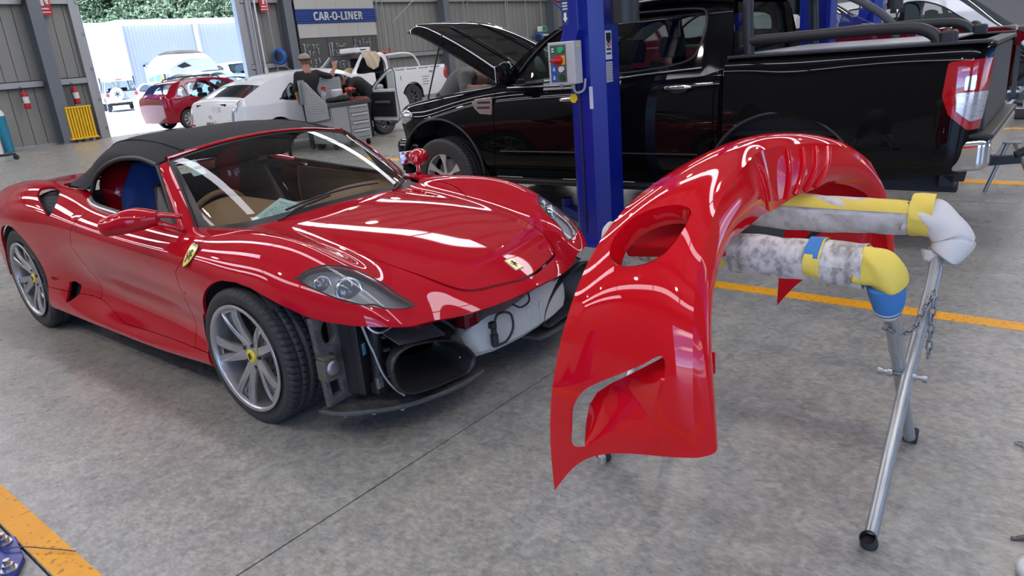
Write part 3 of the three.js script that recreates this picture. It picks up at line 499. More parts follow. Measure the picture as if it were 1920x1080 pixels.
// ------------------------------------------------------------------ wheels
function tyreGeo(R, rimR, w, lat = 62, slots = true, na = 496) {
  // section from the inner bead over the tread to the outer bead
  const sec = []; const hw = w / 2, nT = 40, sh = 0.022;
  for (let k = 0; k <= 8; k++) { const t = k / 8; sec.push([-hw * (0.90 + 0.10 * Math.sin(t * Math.PI * 0.62)), lerp(rimR, R - sh, t), 0]); }
  for (let k = 1; k < nT; k++) { const t = k / nT; const z = lerp(-hw * 0.965, hw * 0.965, t); const e = Math.max(0, Math.abs(z) - (hw - sh * 1.25)); sec.push([z, R - e * e * 22 - (z * z) * 0.12, slots ? 1 : 0]); }
  for (let k = 8; k >= 0; k--) { const t = k / 8; sec.push([hw * (0.90 + 0.10 * Math.sin(t * Math.PI * 0.62)), lerp(rimR, R - sh, t), 0]); }
  const m = fnMesh((u, v) => {
    const s = sec[Math.round(v * (sec.length - 1))], th = -u * 2 * Math.PI; let r = s[1];
    if (s[2]) { const zn = s[0] / hw; let g = 0; for (const c of [-0.34, 0.10, 0.46]) g = Math.max(g, 1 - sstep(0.035, 0.07, Math.abs(zn - c))); const f = ((u * lat + 0.55 * zn * zn * Math.sign(zn) + 0.12 * zn) % 1 + 1) % 1; if (Math.abs(zn) > 0.12) g = Math.max(g, 1 - sstep(0.05, 0.12, Math.min(f, 1 - f))); r -= 0.010 * g; }
    return [Math.cos(th) * r, Math.sin(th) * r, s[0]];
  }, na, sec.length - 1, true);
  return geo(m);
}
const HORSE = [[-.10, -.46], [.02, -.40], [-.04, -.28], [.06, -.16], [.14, -.04], [.22, -.20], [.32, -.26], [.36, -.20], [.26, -.10], [.22, .04], [.34, .02], [.42, .10], [.34, .14], [.22, .14], [.16, .24], [.22, .36], [.16, .46], [.06, .40], [-.02, .42], [-.04, .34], [.04, .30], [0, .20], [-.08, .22], [-.16, .34], [-.24, .30], [-.18, .24], [-.12, .14], [-.04, .08], [-.12, -.04], [-.22, 0], [-.34, .14], [-.42, .16], [-.34, .04], [-.26, -.10], [-.14, -.14], [-.20, -.30]];
const badgeYellow = phy(lin(.80, .60, .02), { roughness: .3, clearcoat: .6 }), badgeBlack = std(lin(.01, .01, .01), { roughness: .4 });
function capBadge(r, parent, z) {
  const c = part('hub_cap', lathe([[0, .006], [r * .8, .005], [r, 0], [r, -.012]], 32, 'z').translate(0, 0, z), badgeYellow, parent, 'yellow hub cap with a black horse');
  part('emblem', extr(HORSE.map(p => [p[0] * r * 1.25, p[1] * r * 1.25]), .002).translate(0, 0, z + .0055), badgeBlack, c);
}
function sportWheel(R, w, x, z, steer, spin) {
  const t = new THREE.Group(); t.name = 'wheel'; car.add(t); t.position.set(x, R, z); t.rotation.y = (z > 0 ? 0 : Math.PI) + steer;
  const g = new THREE.Group(); // everything below turns with the wheel
  const rimR = .2413, face = w / 2 + .004;
  part('tyre', tyreGeo(R, rimR + .004, w), MT.rubber, t);
  part('rim', lathe([[rimR - .002, face - .012], [rimR + .011, face - .004], [rimR + .011, face + .003], [rimR - .001, face + .004], [rimR - .009, face - .008], [rimR - .016, face - .05], [rimR - .022, 0], [rimR - .022, -face], [rimR + .011, -face]], 72, 'z').rotateZ(0), MT.alloy, t);
  const zf = r => face - .040 + .030 * sstep(.06, .235, r) + .012 * Math.sin(clamp((r - .05) / .19, 0, 1) * Math.PI);
  for (let k = 0; k < 5; k++) { // twin spokes joined at the hub
    const out = [], slot = [], n = 12; const wOut = r => .029 + .038 * Math.pow((r - .03) / .205, 1.2), wIn = r => .005 + .034 * Math.pow((r - .085) / .15, 1.1);
    for (let i = 0; i <= n; i++) { const r = lerp(.03, .232, i / n); out.push([r, wOut(r)]); } for (let i = n; i >= 0; i--) { const r = lerp(.03, .232, i / n); out.push([r, -wOut(r)]); }
    const sh = shape2(out); for (let i = 0; i <= n; i++) { const r = lerp(.085, .222, i / n); slot.push([r, wIn(r)]); } for (let i = n; i >= 0; i--) { const r = lerp(.085, .222, i / n); slot.push([r, -wIn(r)]); }
    sh.holes.push(new THREE.Path(slot.map(p => new THREE.Vector2(...p))));
    const s = extr(sh, .026, .006); bend(s, v => { v.z += zf(Math.hypot(v.x, v.y)) - .026; });
    const gg = toCreasedNormals(s, .6); gg.rotateZ(spin + k * 2 * Math.PI / 5); part('spoke', gg, MT.alloy, t);
  }
  part('hub', lathe([[0, zf(.02) + .002], [.045, zf(.04) + .002], [.062, zf(.05) - .006], [.062, 0], [0, 0]], 40, 'z'), MT.alloy, t);
  const bolts = []; for (let k = 0; k < 5; k++) { const a = spin + (k + .5) * 2 * Math.PI / 5; bolts.push(Math.cos(a) * .053, Math.sin(a) * .053); }
  for (let k = 0; k < 5; k++) part('wheel_bolt', cyl(.009, .014, bolts[2 * k], bolts[2 * k + 1], zf(.053) - .002, 'z', 8), MT.plastic, t);
  capBadge(.031, t, zf(.02) + .006);
  const dm = std(lin(.16, .155, .15), { metalness: .8, roughness: .45 });
  const holes = []; for (let k = 0; k < 36; k++) { const a = k / 36 * 2 * Math.PI; for (const r of [.10, .125, .15]) holes.push(cyl(.0035, .004, Math.cos(a + r * 4) * r, Math.sin(a + r * 4) * r, .0165, 'z', 6)); }
  const disc = part('brake_disc', lathe([[.06, .015], [.165, .015], [.165, -.015], [.06, -.015]], 48, 'z'), dm, t); disc.userData.label = 'drilled brake disc';
  const hp = part('disc_holes', holes, MT.dark, disc); hp.userData.kind = 'stuff';
  part('brake_bell', lathe([[0, .05], [.05, .05], [.07, .02], [.07, -.02]], 32, 'z'), dm, t);
  const cal = extr([[-.05, .09], [.05, .09], [.085, .15], [.07, .19], [-.07, .19], [-.085, .15]], .09, .01).translate(0, 0, -.045); cal.rotateZ(z > 0 ? 1.1 : -1.1);
  part('brake_caliper', cal, MT.plasticGrey, t);
  return t;
}
sportWheel(.32, .228, 0, .8215, .035, 0.62); sportWheel(.32, .228, 0, -.8215, .035, 0.2);
sportWheel(.341, .285, -2.6, .803, 0, 1.0); sportWheel(.341, .285, -2.6, -.803, 0, .4);

// ------------------------------------------------------------------ windscreen, pillars, soft top
{
  const WS = (u, v, off = 0) => { // u -1..1 across, v 0..1 up
    const a = Math.abs(u), b = [-.350 - .045 * u * u - .24 * Math.pow(a, 9), .800 - .014 * u * u, .705 * u], t = [-1.005 - .02 * u * u, 1.170 - .058 * u * u, .585 * u];
    const k = .022 * 4 * v * (1 - v) + off; return [lerp(b[0], t[0], v) + .49 * k, lerp(b[1], t[1], v) + .87 * k, lerp(b[2], t[2], v)];
  };
  const glassM = fnMesh((a, b) => WS(lerp(-1, 1, a), b), 60, 24);
  const win = part('windscreen', geo(glassM), MT.glass, car, 'windscreen');
  // black band printed round the rim of the glass
  const band = (f, n) => geo(fnMesh(f, n, 2));
  part('rim_band', [band((a, b) => WS(lerp(-1, 1, a), lerp(0, .06, b), .0015), 60), band((a, b) => WS(lerp(-1, -.967, b), a, .0015), 24), band((a, b) => WS(lerp(.967, 1, b), a, .0015), 24), band((a, b) => WS(lerp(-1, 1, a), lerp(.972, 1, b), .0015), 60)], MT.plastic, win);
  const st = (u0, u1, v0, v1) => geo(fnMesh((a, b) => WS(lerp(u0, u1, a), lerp(v0, v1, b), -.003), 6, 6));
  part('paper_label', st(.80, .89, .80, .90), std(lin(.5, .62, .58), { side: THREE.DoubleSide }), win);
  part('paper_label', st(.80, .90, .68, .76), std(lin(.45, .6, .58), { side: THREE.DoubleSide }), win);
  for (const s of [1, -1]) {
    // painted A-pillar between the glass edge and the side window seal
    const G = v => { const p = WS(s, v); return [p[0], p[1], p[2]]; };
    const Wd = v => [lerp(-.70, -1.045, v), lerp(.785, 1.092, v) + .02 * Math.sin(v * Math.PI), s * lerp(.772, .640, v)];
    const pil = fnMesh((a, b) => { const v = a, g = G(v), w = Wd(v), k = .018 * Math.sin(b * Math.PI) * (1 - Math.pow(v, 6)); return [lerp(g[0], w[0], b) + k * .3, lerp(g[1], w[1], b) + k * .5, lerp(g[2], w[2], b) + s * k * .7]; }, 30, 8, s < 0);
    part('a_pillar', geo(flange(pil, .02)), MT.red, car);
    part('glass_seal', tube([0, .1, .25, .5, .75, 1].map(v => { const g = G(v); return [g[0] + .003, g[1] + .004, g[2] + s * .002]; }), .006, 40, 8), MT.seal, car);
    part('window_seal', tube([0, .25, .5, .75, 1].map(v => { const w = Wd(v); return [w[0] - .004, w[1], w[2]]; }), .010, 40, 8), MT.seal, car);
    // sail panel that carries the mirror
    const tri = [[-.67, .775], [-.90, .82], [-.985, .99]];
    part('mirror_sail', bend(extr(tri, .012, .002), v => { v.z = s * (.768 - (v.y - .79) * .42 + (s > 0 ? v.z : v.z)); }), MT.plasticGrey, car);
    // belt moulding along the door top
    part('belt_strip', tube([[-.72, .805, s * .765], [-1.0, .822, s * .768], [-1.4, .845, s * .780], [-1.68, .868, s * .772], [-1.80, .885, s * .742]], .011, 40, 8), MT.satin, car);
    part('belt_rubber', tube([[-.72, .808, s * .750], [-1.0, .826, s * .753], [-1.4, .849, s * .765], [-1.68, .872, s * .757], [-1.82, .89, s * .72]], .013, 40, 8), MT.seal, car);
  }
  const hdr = fnMesh((a, b) => { const u = lerp(-1.0, 1.0, a), p = WS(u, 1); return [p[0] - .045 * b, p[1] + .012 * Math.sin(b * Math.PI) - .0 * b + .004, p[2]]; }, 60, 6, false);
  part('windscreen_header', geo(flange(hdr, .006)), MT.red, car);
  // wipers
  const bladeP = [WS(.50, .045, .012), WS(.2, .085, .014), WS(-.15, .10, .014), WS(-.42, .085, .012)];
  part('wiper', [tube(bladeP.map(p => [p[0], p[1] + .012, p[2]]), .006, 30, 6), tube([WS(.58, -.01, .012), WS(.42, .03, .026), WS(.1, .075, .03)], .008, 20, 8), sph(.014, ...WS(.58, -.01, .012))], MT.plastic, car);
  part('wiper', [tube([WS(-.55, .02, .012), WS(-.78, .10, .014), WS(-.93, .32, .012)].map(p => [p[0], p[1] + .012, p[2]]), .006, 20, 6), tube([WS(-.5, -.01, .014), WS(-.7, .05, .026)], .008, 12, 8)], MT.plastic, car);
  part('scuttle', geo(fnMesh((a, b) => { const p = WS(lerp(-.93, .93, a), .05); return [lerp(p[0] - .01, -.33, b), lerp(p[1] - .012, .775, b), p[2]]; }, 40, 3)), MT.plastic, car);
  // soft top
  const topNet = [
    [[-1.035, 1.180, 0], [-1.04, 1.165, .3], [-1.05, 1.140, .48], [-1.05, 1.118, .575], [-1.05, 1.105, .625], [-1.05, 1.085, .64]],
    [[-1.25, 1.208, 0], [-1.25, 1.200, .3], [-1.25, 1.178, .48], [-1.25, 1.158, .57], [-1.25, 1.14, .625], [-1.25, 1.125, .64]],
    [[-1.50, 1.222, 0], [-1.50, 1.216, .3], [-1.50, 1.198, .48], [-1.50, 1.172, .57], [-1.50, 1.145, .63], [-1.50, 1.115, .648]],
    [[-1.72, 1.218, 0], [-1.72, 1.216, .3], [-1.72, 1.196, .48], [-1.72, 1.160, .575], [-1.72, 1.12, .64], [-1.70, 1.065, .668]],
    [[-1.90, 1.205, 0], [-1.90, 1.204, .28], [-1.90, 1.170, .48], [-1.88, 1.115, .59], [-1.86, 1.05, .66], [-1.84, .960, .70]],
    [[-2.05, 1.165, 0], [-2.06, 1.150, .28], [-2.08, 1.098, .48], [-2.06, 1.05, .58], [-2.03, .99, .65], [-2.0, .935, .69]],
    [[-2.22, 1.05, 0], [-2.22, 1.05, .28], [-2.26, 1.02, .48], [-2.25, .985, .58], [-2.23, .955, .63], [-2.2, .935, .665]],
    [[-2.46, .955, 0], [-2.46, .955, .28], [-2.48, .945, .46], [-2.47, .935, .55], [-2.46, .928, .59], [-2.45, .922, .615]],
  ];
  const tm = netMesh(topNet, 90, 50);
  const weave = dataTex(256, (u, v) => { const a = Math.sin(u * 2 * Math.PI * 64) * .5 + .5, b = Math.sin(v * 2 * Math.PI * 64) * .5 + .5; const k = fbm(u * 8, v * 8, 8, 4, 5); return [.35 + .3 * a * b + .3 * k]; }, false, [7, 7]);
  MT.softTop = std(lin(.016, .016, .018), { roughness: .92, bumpMap: weave, bumpScale: .0006, side: THREE.DoubleSide });
  part('soft_top', geo(flange(join(tm, mirror(tm)), .02, (a, b) => Math.abs(a[2]) < 1e-3 && Math.abs(b[2]) < 1e-3)), MT.softTop, car, 'black fabric soft top');
  for (const s of [1, -1]) { part('roof_seal', tube([[-1.06, 1.092, s * .632], [-1.25, 1.124, s * .632], [-1.50, 1.114, s * .64], [-1.68, 1.068, s * .658], [-1.79, 1.0, s * .68], [-1.835, .92, s * .70]], .014, 40, 8), MT.seal, car); part('top_seam', tube([[-1.05, 1.152, s * .48], [-1.25, 1.181, s * .48], [-1.5, 1.201, s * .48], [-1.72, 1.199, s * .48], [-1.9, 1.173, s * .48], [-2.08, 1.10, s * .48]], .004, 40, 6), MT.softTop, car); }
}
// ------------------------------------------------------------------ cabin
{
  part('cabin_tub', [bx(-2.0, -.42, .22, .26, -.74, .74), bx(-2.06, -2.0, .24, .90, -.70, .70), bx(-.46, -.42, .24, .74, -.72, .72)], MT.dark, car);
  for (const s of [1, -1]) part('door_card', geo(flange(fnMesh((a, b) => [lerp(-.62, -1.78, a), lerp(.30, .805 + .04 * a, b), s * (.745 - .05 * Math.sin(b * 2.4))], 20, 10), .01)), MT.tan, car);
  const dash = netMesh([[[-.40, .735, -.70], [-.37, .735, -.35], [-.36, .735, 0], [-.37, .735, .35], [-.40, .735, .70]], [[-.62, .762, -.70], [-.62, .765, -.35], [-.62, .76, 0], [-.60, .765, .35], [-.62, .762, .70]], [[-.80, .79, -.69], [-.82, .795, -.35], [-.80, .785, 0], [-.80, .868, .37], [-.80, .79, .69]], [[-.90, .76, -.69], [-.92, .765, -.35], [-.88, .74, 0], [-.90, .872, .37], [-.90, .76, .69]], [[-.93, .66, -.69], [-.95, .66, -.35], [-.90, .62, 0], [-.90, .74, .37], [-.93, .66, .69]], [[-.88, .52, -.69], [-.88, .52, -.35], [-.86, .5, 0], [-.86, .56, .37], [-.88, .52, .69]]], 40, 60, { flip: true });
  part('dashboard', geo(dash), MT.tan, car, 'tan leather dashboard');
  const sw = new THREE.TorusGeometry(.178, .016, 12, 48); const c = [-1.03, .742, .37]; const tilt = g => g.rotateY(Math.PI / 2).rotateZ(-.42).translate(...c);
  const whl = part('steering_wheel', tilt(sw), MT.tan, car); part('wheel_hub', tilt(merge([cyl(.06, .04, 0, 0, 0, 'z'), box(.34, .03, .012, 0, 0, 0), box(.03, .17, .012, 0, -.085, 0)])), MT.plastic, whl); part('column', rod([-1.03, .742, .37], [-.88, .70, .37], .035), MT.plastic, whl);
  const seat = (z, m) => { const s = part('seat', [limb([[-1.35, .36, z, .26, .10], [-1.6, .36, z, .26, .12], [-1.72, .45, z, .26, .13], [-1.80, .66, z, .24, .10], [-1.86, .86, z, .18, .07]], 20, 6, V3(0, 0, 1)).scale(1, 1, 1), limb([[-1.87, .86, z, .11, .05], [-1.88, .95, z, .13, .055], [-1.885, 1.01, z, .09, .045]], 16, 5, V3(0, 0, 1))], m, car); return s; };
  seat(-.37, std(lin(.10, .062, .035), { roughness: .6 })); seat(.37, MT.tan);
  for (const z of [-.37, .42]) part('head_fairing', limb([[-2.02, .72, z, .17, .13], [-2.02, .86, z, .165, .13], [-2.04, .97, z, .135, .11], [-2.07, 1.025, z, .06, .06]], 24, 6, V3(1, 0, 0)), MT.red, car, 'red fairing behind the seat');
  // mirror pods: shell on two arms
  for (const s of [1, -1]) {
    const m = g => s > 0 ? g : mirZ(g);
    const shell = limb([[-.835, .872, 1.072, .030, .026], [-.825, .874, 1.06, .052, .043], [-.785, .884, 1.0, .066, .054], [-.735, .894, .945, .066, .058], [-.69, .893, .895, .048, .046], [-.665, .890, .868, .030, .036]], 20, 6, V3(0, 1, 0));
    const pod = part('door_mirror', m(shell), MT.red, car, 'red door mirror on two arms');
    part('mirror_arm', m(limb([[-.675, .905, .88, .016, .018], [-.64, .900, .835, .013, .014], [-.60, .884, .785, .016, .013]], 12, 6)), MT.red, pod);
    part('mirror_arm', m(limb([[-.675, .868, .88, .016, .018], [-.63, .846, .835, .013, .014], [-.585, .822, .79, .018, .015]], 12, 6)), MT.red, pod);
    part('mirror_face', m(rbox(.006, .085, .17, .02, -.84, .885, .985, 0, .62, 0)), MT.chrome, pod);
  }
  // paper on the dash (lies on it, not part of the car)
  const corner = [[525, 371, .855], [592, 389, .80], [556, 414, .757], [470, 413, .812]].map(([a, b, y]) => onY(a, b, y)); const cc = corner.map(p => [p.x, p.y, p.z]); 
  const sheet = fnMesh((u, v) => { const q = [0, 1, 2].map(k => lerp(lerp(cc[0][k], cc[1][k], u), lerp(cc[3][k], cc[2][k], u), v)); q[1] -= .012 * Math.sin(u * Math.PI) * Math.sin(v * Math.PI); return q; }, 12, 12);
  const pm = dataTex(128, (u, v) => { const row = Math.floor(v * 26), ink = row % 2 && u > .08 && u < .92 && H(Math.floor(u * 40), row, 3) > .35 && v > .1 && v < .9; return ink ? [.52, .62, .62] : [.80, .90, .86]; }, true);
  const sg = geo(sheet); { const uv = sg.attributes.uv; for (let i = 0; i <= 12; i++) for (let j = 0; j <= 12; j++) uv.setXY(i * 13 + j, i / 12, j / 12); }
  single('job_sheet', sg, std(lin(1, 1, 1), { map: pm, side: THREE.DoubleSide, roughness: .8 }), 'pale green printed job sheet lying on the dashboard behind the windscreen', 'paper');
  // blue cloth thrown over the driver's seat
  const cm = fnMesh((u, v) => { const th = lerp(-2.5, 2.5, u), f = .034 * Math.sin(th * 4 + v * 4) * v + .016 * Math.sin(th * 9 + 1 - v * 3) * v; const r = .045 + .20 * Math.pow(v, .8) + f; const y = 1.05 - .40 * Math.pow(v, 1.12) - .05 * v * Math.sin(th * 3 + 1); return [-1.83 + (r * .62) * Math.cos(th) + .10 * v, y, .375 + r * Math.sin(th)]; }, 90, 40);
  const cloth = single('seat_cloth', geo(flange(cm, .003)), std(lin(.012, .045, .21), { roughness: .85, side: THREE.DoubleSide }), 'blue cloth cover thrown over the driver seat of the red convertible', 'cloth');
}
// ------------------------------------------------------------------ badges and small fittings on the body
{
  const place = (pix) => hits(bodyM, pix);
  const [sc] = place([[357, 479]]); const n = sc.n.clone(); const up = V3(.15, 1, 0).addScaledVector(n, -n.clone().dot(V3(.15, 1, 0))).normalize(); const rt = up.clone().cross(n).normalize();
  for (const s of [1, -1]) {
    const M = new THREE.Matrix4().makeBasis(rt, up, n).setPosition(sc); const put = g => { g.applyMatrix4(M); return s > 0 ? g : mirZ(g); };
    const sh = [[-.028, .052], [-.014, .058], [0, .054], [.014, .058], [.028, .052], [.033, .02], [.031, -.01], [.02, -.038], [0, -.06], [-.02, -.038], [-.031, -.01], [-.033, .02]];
    const b = part('wing_shield', put(extr(sh, .006, .0015, true)), badgeYellow, car, 'yellow shield badge with a black horse');
    part('shield_rim', put(extr(sh.map(p => [p[0] * 1.1, p[1] * 1.08]), .004, .001, true)), MT.plastic, b);
    part('emblem', put(extr(HORSE.map(p => [p[0] * .062, p[1] * .078 - .004]), .0072)), badgeBlack, b);
    part('stripe', put(bx(-.026, .026, .042, .047, .001, .0072)), std(lin(.7, .7, .7)), b); part('stripe', put(bx(-.024, .024, .049, .053, .001, .0072)), std(lin(.03, .2, .05)), b);
  }
  const [nb] = hits(join(bodyM, mirror(bodyM)), [[967, 494]]); const bn = nb.n.clone(), bf = V3(1, 0, 0).addScaledVector(bn, -bn.x).normalize(), br = bf.clone().cross(bn).normalize();
  const M2 = new THREE.Matrix4().makeBasis(br.clone().negate(), bf.clone().negate(), bn).setPosition(V3(nb.x, nb.y, 0));
  const nbg = part('nose_badge', rbox(.058, .078, .006, .004).applyMatrix4(M2), MT.satin, car, 'yellow rectangular nose badge with a black horse');
  part('badge_face', bx(-.025, .025, -.035, .035, .001, .0045).applyMatrix4(M2), badgeYellow, nbg); part('emblem', extr(HORSE.map(p => [p[0] * .042, p[1] * .05]), .0055).applyMatrix4(M2), badgeBlack, nbg);
  const [rp] = place([[346, 549]]), [fc] = place([[145, 404]]), [dl] = place([[142, 427]]), [nm] = place([[98, 523]]);
  for (const s of [1, -1]) part('side_repeater', sph(.012, rp.x, rp.y, s * (rp.z - .002), 1.2, 1, .5), phy(lin(.45, .03, .01), { roughness: .1, clearcoat: 1 }), car);
  const rq = new THREE.Quaternion().setFromUnitVectors(V3(0, 0, 1), fc.n); part('fuel_flap', lathe([[0, .004], [.045, .003], [.05, 0], [.05, -.01]], 32, 'z').scale(1, .7, 1).applyQuaternion(rq).translate(fc.x, fc.y, fc.z), MT.red, car);
  part('door_lock', cyl(.008, .004, dl.x, dl.y, dl.z, 'z', 16), MT.plastic, car);
  const script = new TextGeometry('pininfarina', { font: FONT, size: .016, depth: .002, curveSegments: 2 }); script.rotateY(0).translate(nm.x - .05, nm.y, nm.z - .001); part('side_script', script, MT.plastic, car);
}
// ------------------------------------------------------------------ what the missing bumper lays bare
{
  const P = (x, y, X) => onX(x, y, X);
  const grime = dataTex(256, (u, v) => { const k = fbm(u * 10, v * 10, 10, 5, 44); return [.035 + .07 * k * k * 2, .035 + .068 * k * k * 2, .035 + .062 * k * k * 2]; }, false, [3, 3]);
  const dirty = std(lin(1, 1, 1), { map: grime, roughness: .65, side: THREE.DoubleSide }); dirty.map.colorSpace = THREE.NoColorSpace;
  for (const s of [1, -1]) {
    const m = g => s > 0 ? g : mirZ(g), par = car, add = (n, g, mt, l) => part(n, m(Array.isArray(g) ? merge(g) : g), mt, par, l);
    // cast bracket in front of the wheel
    const fr = [[.875, .565], [.700, .56], [.655, .175], [.855, .165]];
    const sh = shape2(fr); sh.holes.push(new THREE.Path([[.845, .39], [.80, .395], [.775, .21], [.83, .20]].map(p => new THREE.Vector2(...p))), new THREE.Path([[.755, .40], [.715, .41], [.695, .205], [.742, .20]].map(p => new THREE.Vector2(...p))), new THREE.Path(Array.from({ length: 20 }, (_, i) => new THREE.Vector2(.80 + .036 * Math.cos(i / 10 * Math.PI), .485 + .052 * Math.sin(i / 10 * Math.PI)))));
    const fg = extr(sh, .03, .004); fg.applyMatrix4(new THREE.Matrix4().makeBasis(V3(0, 0, 1), V3(0, 1, 0), V3(-1, 0, 0))); fg.translate(.47, 0, 0); add('radiator_bracket', mirFlip(fg), dirty);
    
    add('horn_bracket', [rbox(.05, .085, .012, .003, .485, .345, .875), rbox(.012, .10, .06, .003, .505, .345, .845), rbox(.05, .012, .05, .003, .49, .395, .85)], MT.dirtySteel);
    add('horn', lathe([[0, .012], [.02, .012], [.034, .006], [.034, -.01], [0, -.01]], 24, 'x').translate(.515, .35, .838), MT.steel);
    add('brake_hose_plate', limb([[.44, .44, .72, .03, .012], [.46, .36, .70, .04, .02], [.45, .28, .71, .03, .016]], 14, 5, V3(1, 0, 0)), MT.dirtySteel);
    add('fan_shroud', [extrX([[.76, .53], [.66, .52], [.67, .36], [.69, .24], [.75, .22], [.76, .36]], .40, .435, .004), rbox(.09, .02, .12, .005, .46, .53, .70, 0, 0, .15)], MT.plasticGrey);
    add('radiator_panel', [rbox(.035, .36, .075, .006, .525, .365, .700, 0, .35, 0), rbox(.06, .34, .02, .004, .49, .355, .735, 0, .35, 0)], MT.plastic);
    if (s > 0) add('blue_sticker', rbox(.002, .052, .024, .001, .5435, .385, .695, 0, .35, 0), std(lin(.10, .38, .52)));
    add('radiator_tank', [limb([[.56, .50, .645, .03, .03], [.565, .40, .65, .028, .03], [.57, .30, .655, .028, .03], [.57, .20, .66, .034, .034]], 14, 5, V3(1, 0, 0)), rbox(.05, .05, .075, .01, .57, .205, .66), rbox(.05, .045, .075, .01, .56, .50, .645)], MT.plastic);
    add('coolant_pipe', tube([[.57, .55, .70], [.60, .49, .695], [.625, .465, .67], [.635, .475, .61], [.62, .51, .585]], .0085, 40, 10), MT.satin);
    add('coolant_line', tube([[.575, .54, .72], [.60, .42, .705], [.61, .39, .70], [.64, .29, .69], [.67, .22, .665], [.69, .18, .635]], .0075, 50, 8), MT.steel);
    for (let k = 0; k < 5; k++) add('hose_clip', rbox(.03, .012, .028, .003, .585, .24 + k * .06, .615), MT.plasticGrey);
    add('hose_clip', rbox(.02, .05, .03, .004, .62, .25, .70), MT.steel);
    // intake nozzle: an oval trumpet, open to the front
    const mouth = [[737, 692], [745, 668], [768, 651], [805, 642], [850, 640], [880, 655], [891, 675], [882, 696], [850, 712], [806, 730], [768, 738], [748, 728]].map(([a, b]) => { const p = P(a, b, .76); return [p.y, p.z]; });
    const mo = smooth2(mouth.map(q => [q[1], q[0]]), true, 5), cz = mo.reduce((a, p) => a + p[0], 0) / mo.length, cyy = mo.reduce((a, p) => a + p[1], 0) / mo.length;
    const ring = (X, k, dz = 0, dy = 0) => mo.map(p => [X, cyy + (p[1] - cyy) * k + dy, cz + (p[0] - cz) * k + dz]);
    add('intake_duct', rings([ring(.50, .58, -.13), ring(.60, .78, -.08), ring(.69, .97, -.02), ring(.745, 1.04), ring(.76, 1.03), ring(.762, .98), ring(.745, .95), ring(.69, .84, -.03), ring(.60, .68, -.08), ring(.50, .5, -.13)], true), MT.plastic, 'black oval air duct');
    add('duct_roof', geo(flange(fnMesh((a, b) => [lerp(.50, .73, b), lerp(.50, .425 - .03 * a, b) - .02 * a, lerp(.66, .40, a)], 14, 8), .006)), MT.plasticGrey);
    add('corrugated_hose', tube([[.52, .50, .36], [.60, .47, .30], [.66, .42, .25]], .028, 20, 12), MT.plasticGrey);
  }
  const tray = smooth2([[.42, .86], [.50, .84], [.60, .755], [.685, .655], [.745, .50], [.77, .36], [.76, .22]], false, 6);
  for (const s of [1, -1]) { const o = tray.map(p => [p[0], s * p[1]]); part('splash_tray', [extrY([...o, [.40, s * .15], [.40, s * .87]], .125, .140, 0), tube(o.map(p => [p[0], .135, p[1]]), .012, 50, 8)], dirty, car); for (const [x, z] of [[.50, .81], [.59, .73], [.67, .64]]) part('tray_bolt', [cyl(.011, .02, x, .12, s * z, 'y', 6)], MT.satin, car); }
  // crash structure and washer tank across the nose
  part('crash_beam', [rbox(.08, .09, 1.06, .01, .60, .455, 0), rbox(.02, .05, 1.10, .004, .645, .485, 0)], MT.maroon, car, 'dark red painted crash beam');
  for (const s of [1, -1]) { part('chassis_rail', [rbox(.25, .09, .07, .008, .52, .455, s * .47), rbox(.012, .10, .10, .003, .65, .455, s * .45), rbox(.06, .12, .10, .006, .68, .40, s * .20)], MT.maroon, car); part('wiring_loom', [tube([[.62, .50, s * .5], [.66, .485, s * .35], [.67, .48, s * .2], [.665, .49, s * .02]], .012, 40, 8), tube([[.60, .46, s * .42], [.68, .42, s * .36], [.69, .36, s * .30]], .009, 20, 8)], MT.plastic, car); part('pipe_clamp', [cyl(.016, .02, .67, .46, s * .40, 'x', 12), cyl(.012, .03, .68, .44, s * .22, 'x', 12)], MT.satin, car); }
  const tankMat = phy(lin(.62, .61, .55), { roughness: .45, transmission: .12, thickness: 0, side: THREE.DoubleSide });
  const tn = []; for (const [z, y0, y1, xf] of [[.245, .20, .30, .70], [.20, .19, .335, .735], [.10, .182, .36, .755], [.0, .18, .35, .762], [-.12, .18, .365, .765], [-.25, .185, .385, .762], [-.36, .19, .395, .755], [-.46, .20, .40, .74], [-.52, .22, .38, .71]]) { const c = []; const pr = [[.60, y0 + .02], [.62, y0], [xf - .03, y0], [xf, y0 + .03], [xf, (y0 + y1) / 2], [xf - .01, y1 - .03], [xf - .035, y1], [.62, y1], [.60, y1 - .02]]; for (const p of pr) c.push([p[0], p[1], z]); tn.push(c); }
  const tk = part('washer_tank', toCreasedNormals(rings(tn.map(r => r.slice().reverse())), .7), tankMat, car, 'dirty white plastic washer tank');
  part('tank_rib', [-.02, -.14, -.24].map(z => rbox(.012, .10, .02, .004, .764, .28, z)), tankMat, tk); part('tank_foot', rbox(.05, .05, .05, .008, .69, .19, .25, 0, .3, 0), tankMat, tk);
  part('washer_pump', [cyl(.014, .09, .775, .275, .135, 'y', 14), cyl(.019, .05, .775, .265, .135, 'y', 14), rbox(.03, .03, .03, .004, .77, .335, .135)], MT.plastic, tk);
  part('pump_lead', [tube([[.775, .32, .135], [.775, .375, .10], [.79, .36, .03], [.795, .29, .02], [.785, .235, .06], [.778, .23, .12]], .006, 50, 8), tube([[.77, .385, -.02], [.785, .36, -.06], [.79, .375, -.12], [.77, .41, -.14]], .005, 30, 6)], MT.plastic, tk);
}
function mirFlip(g) { return g; }
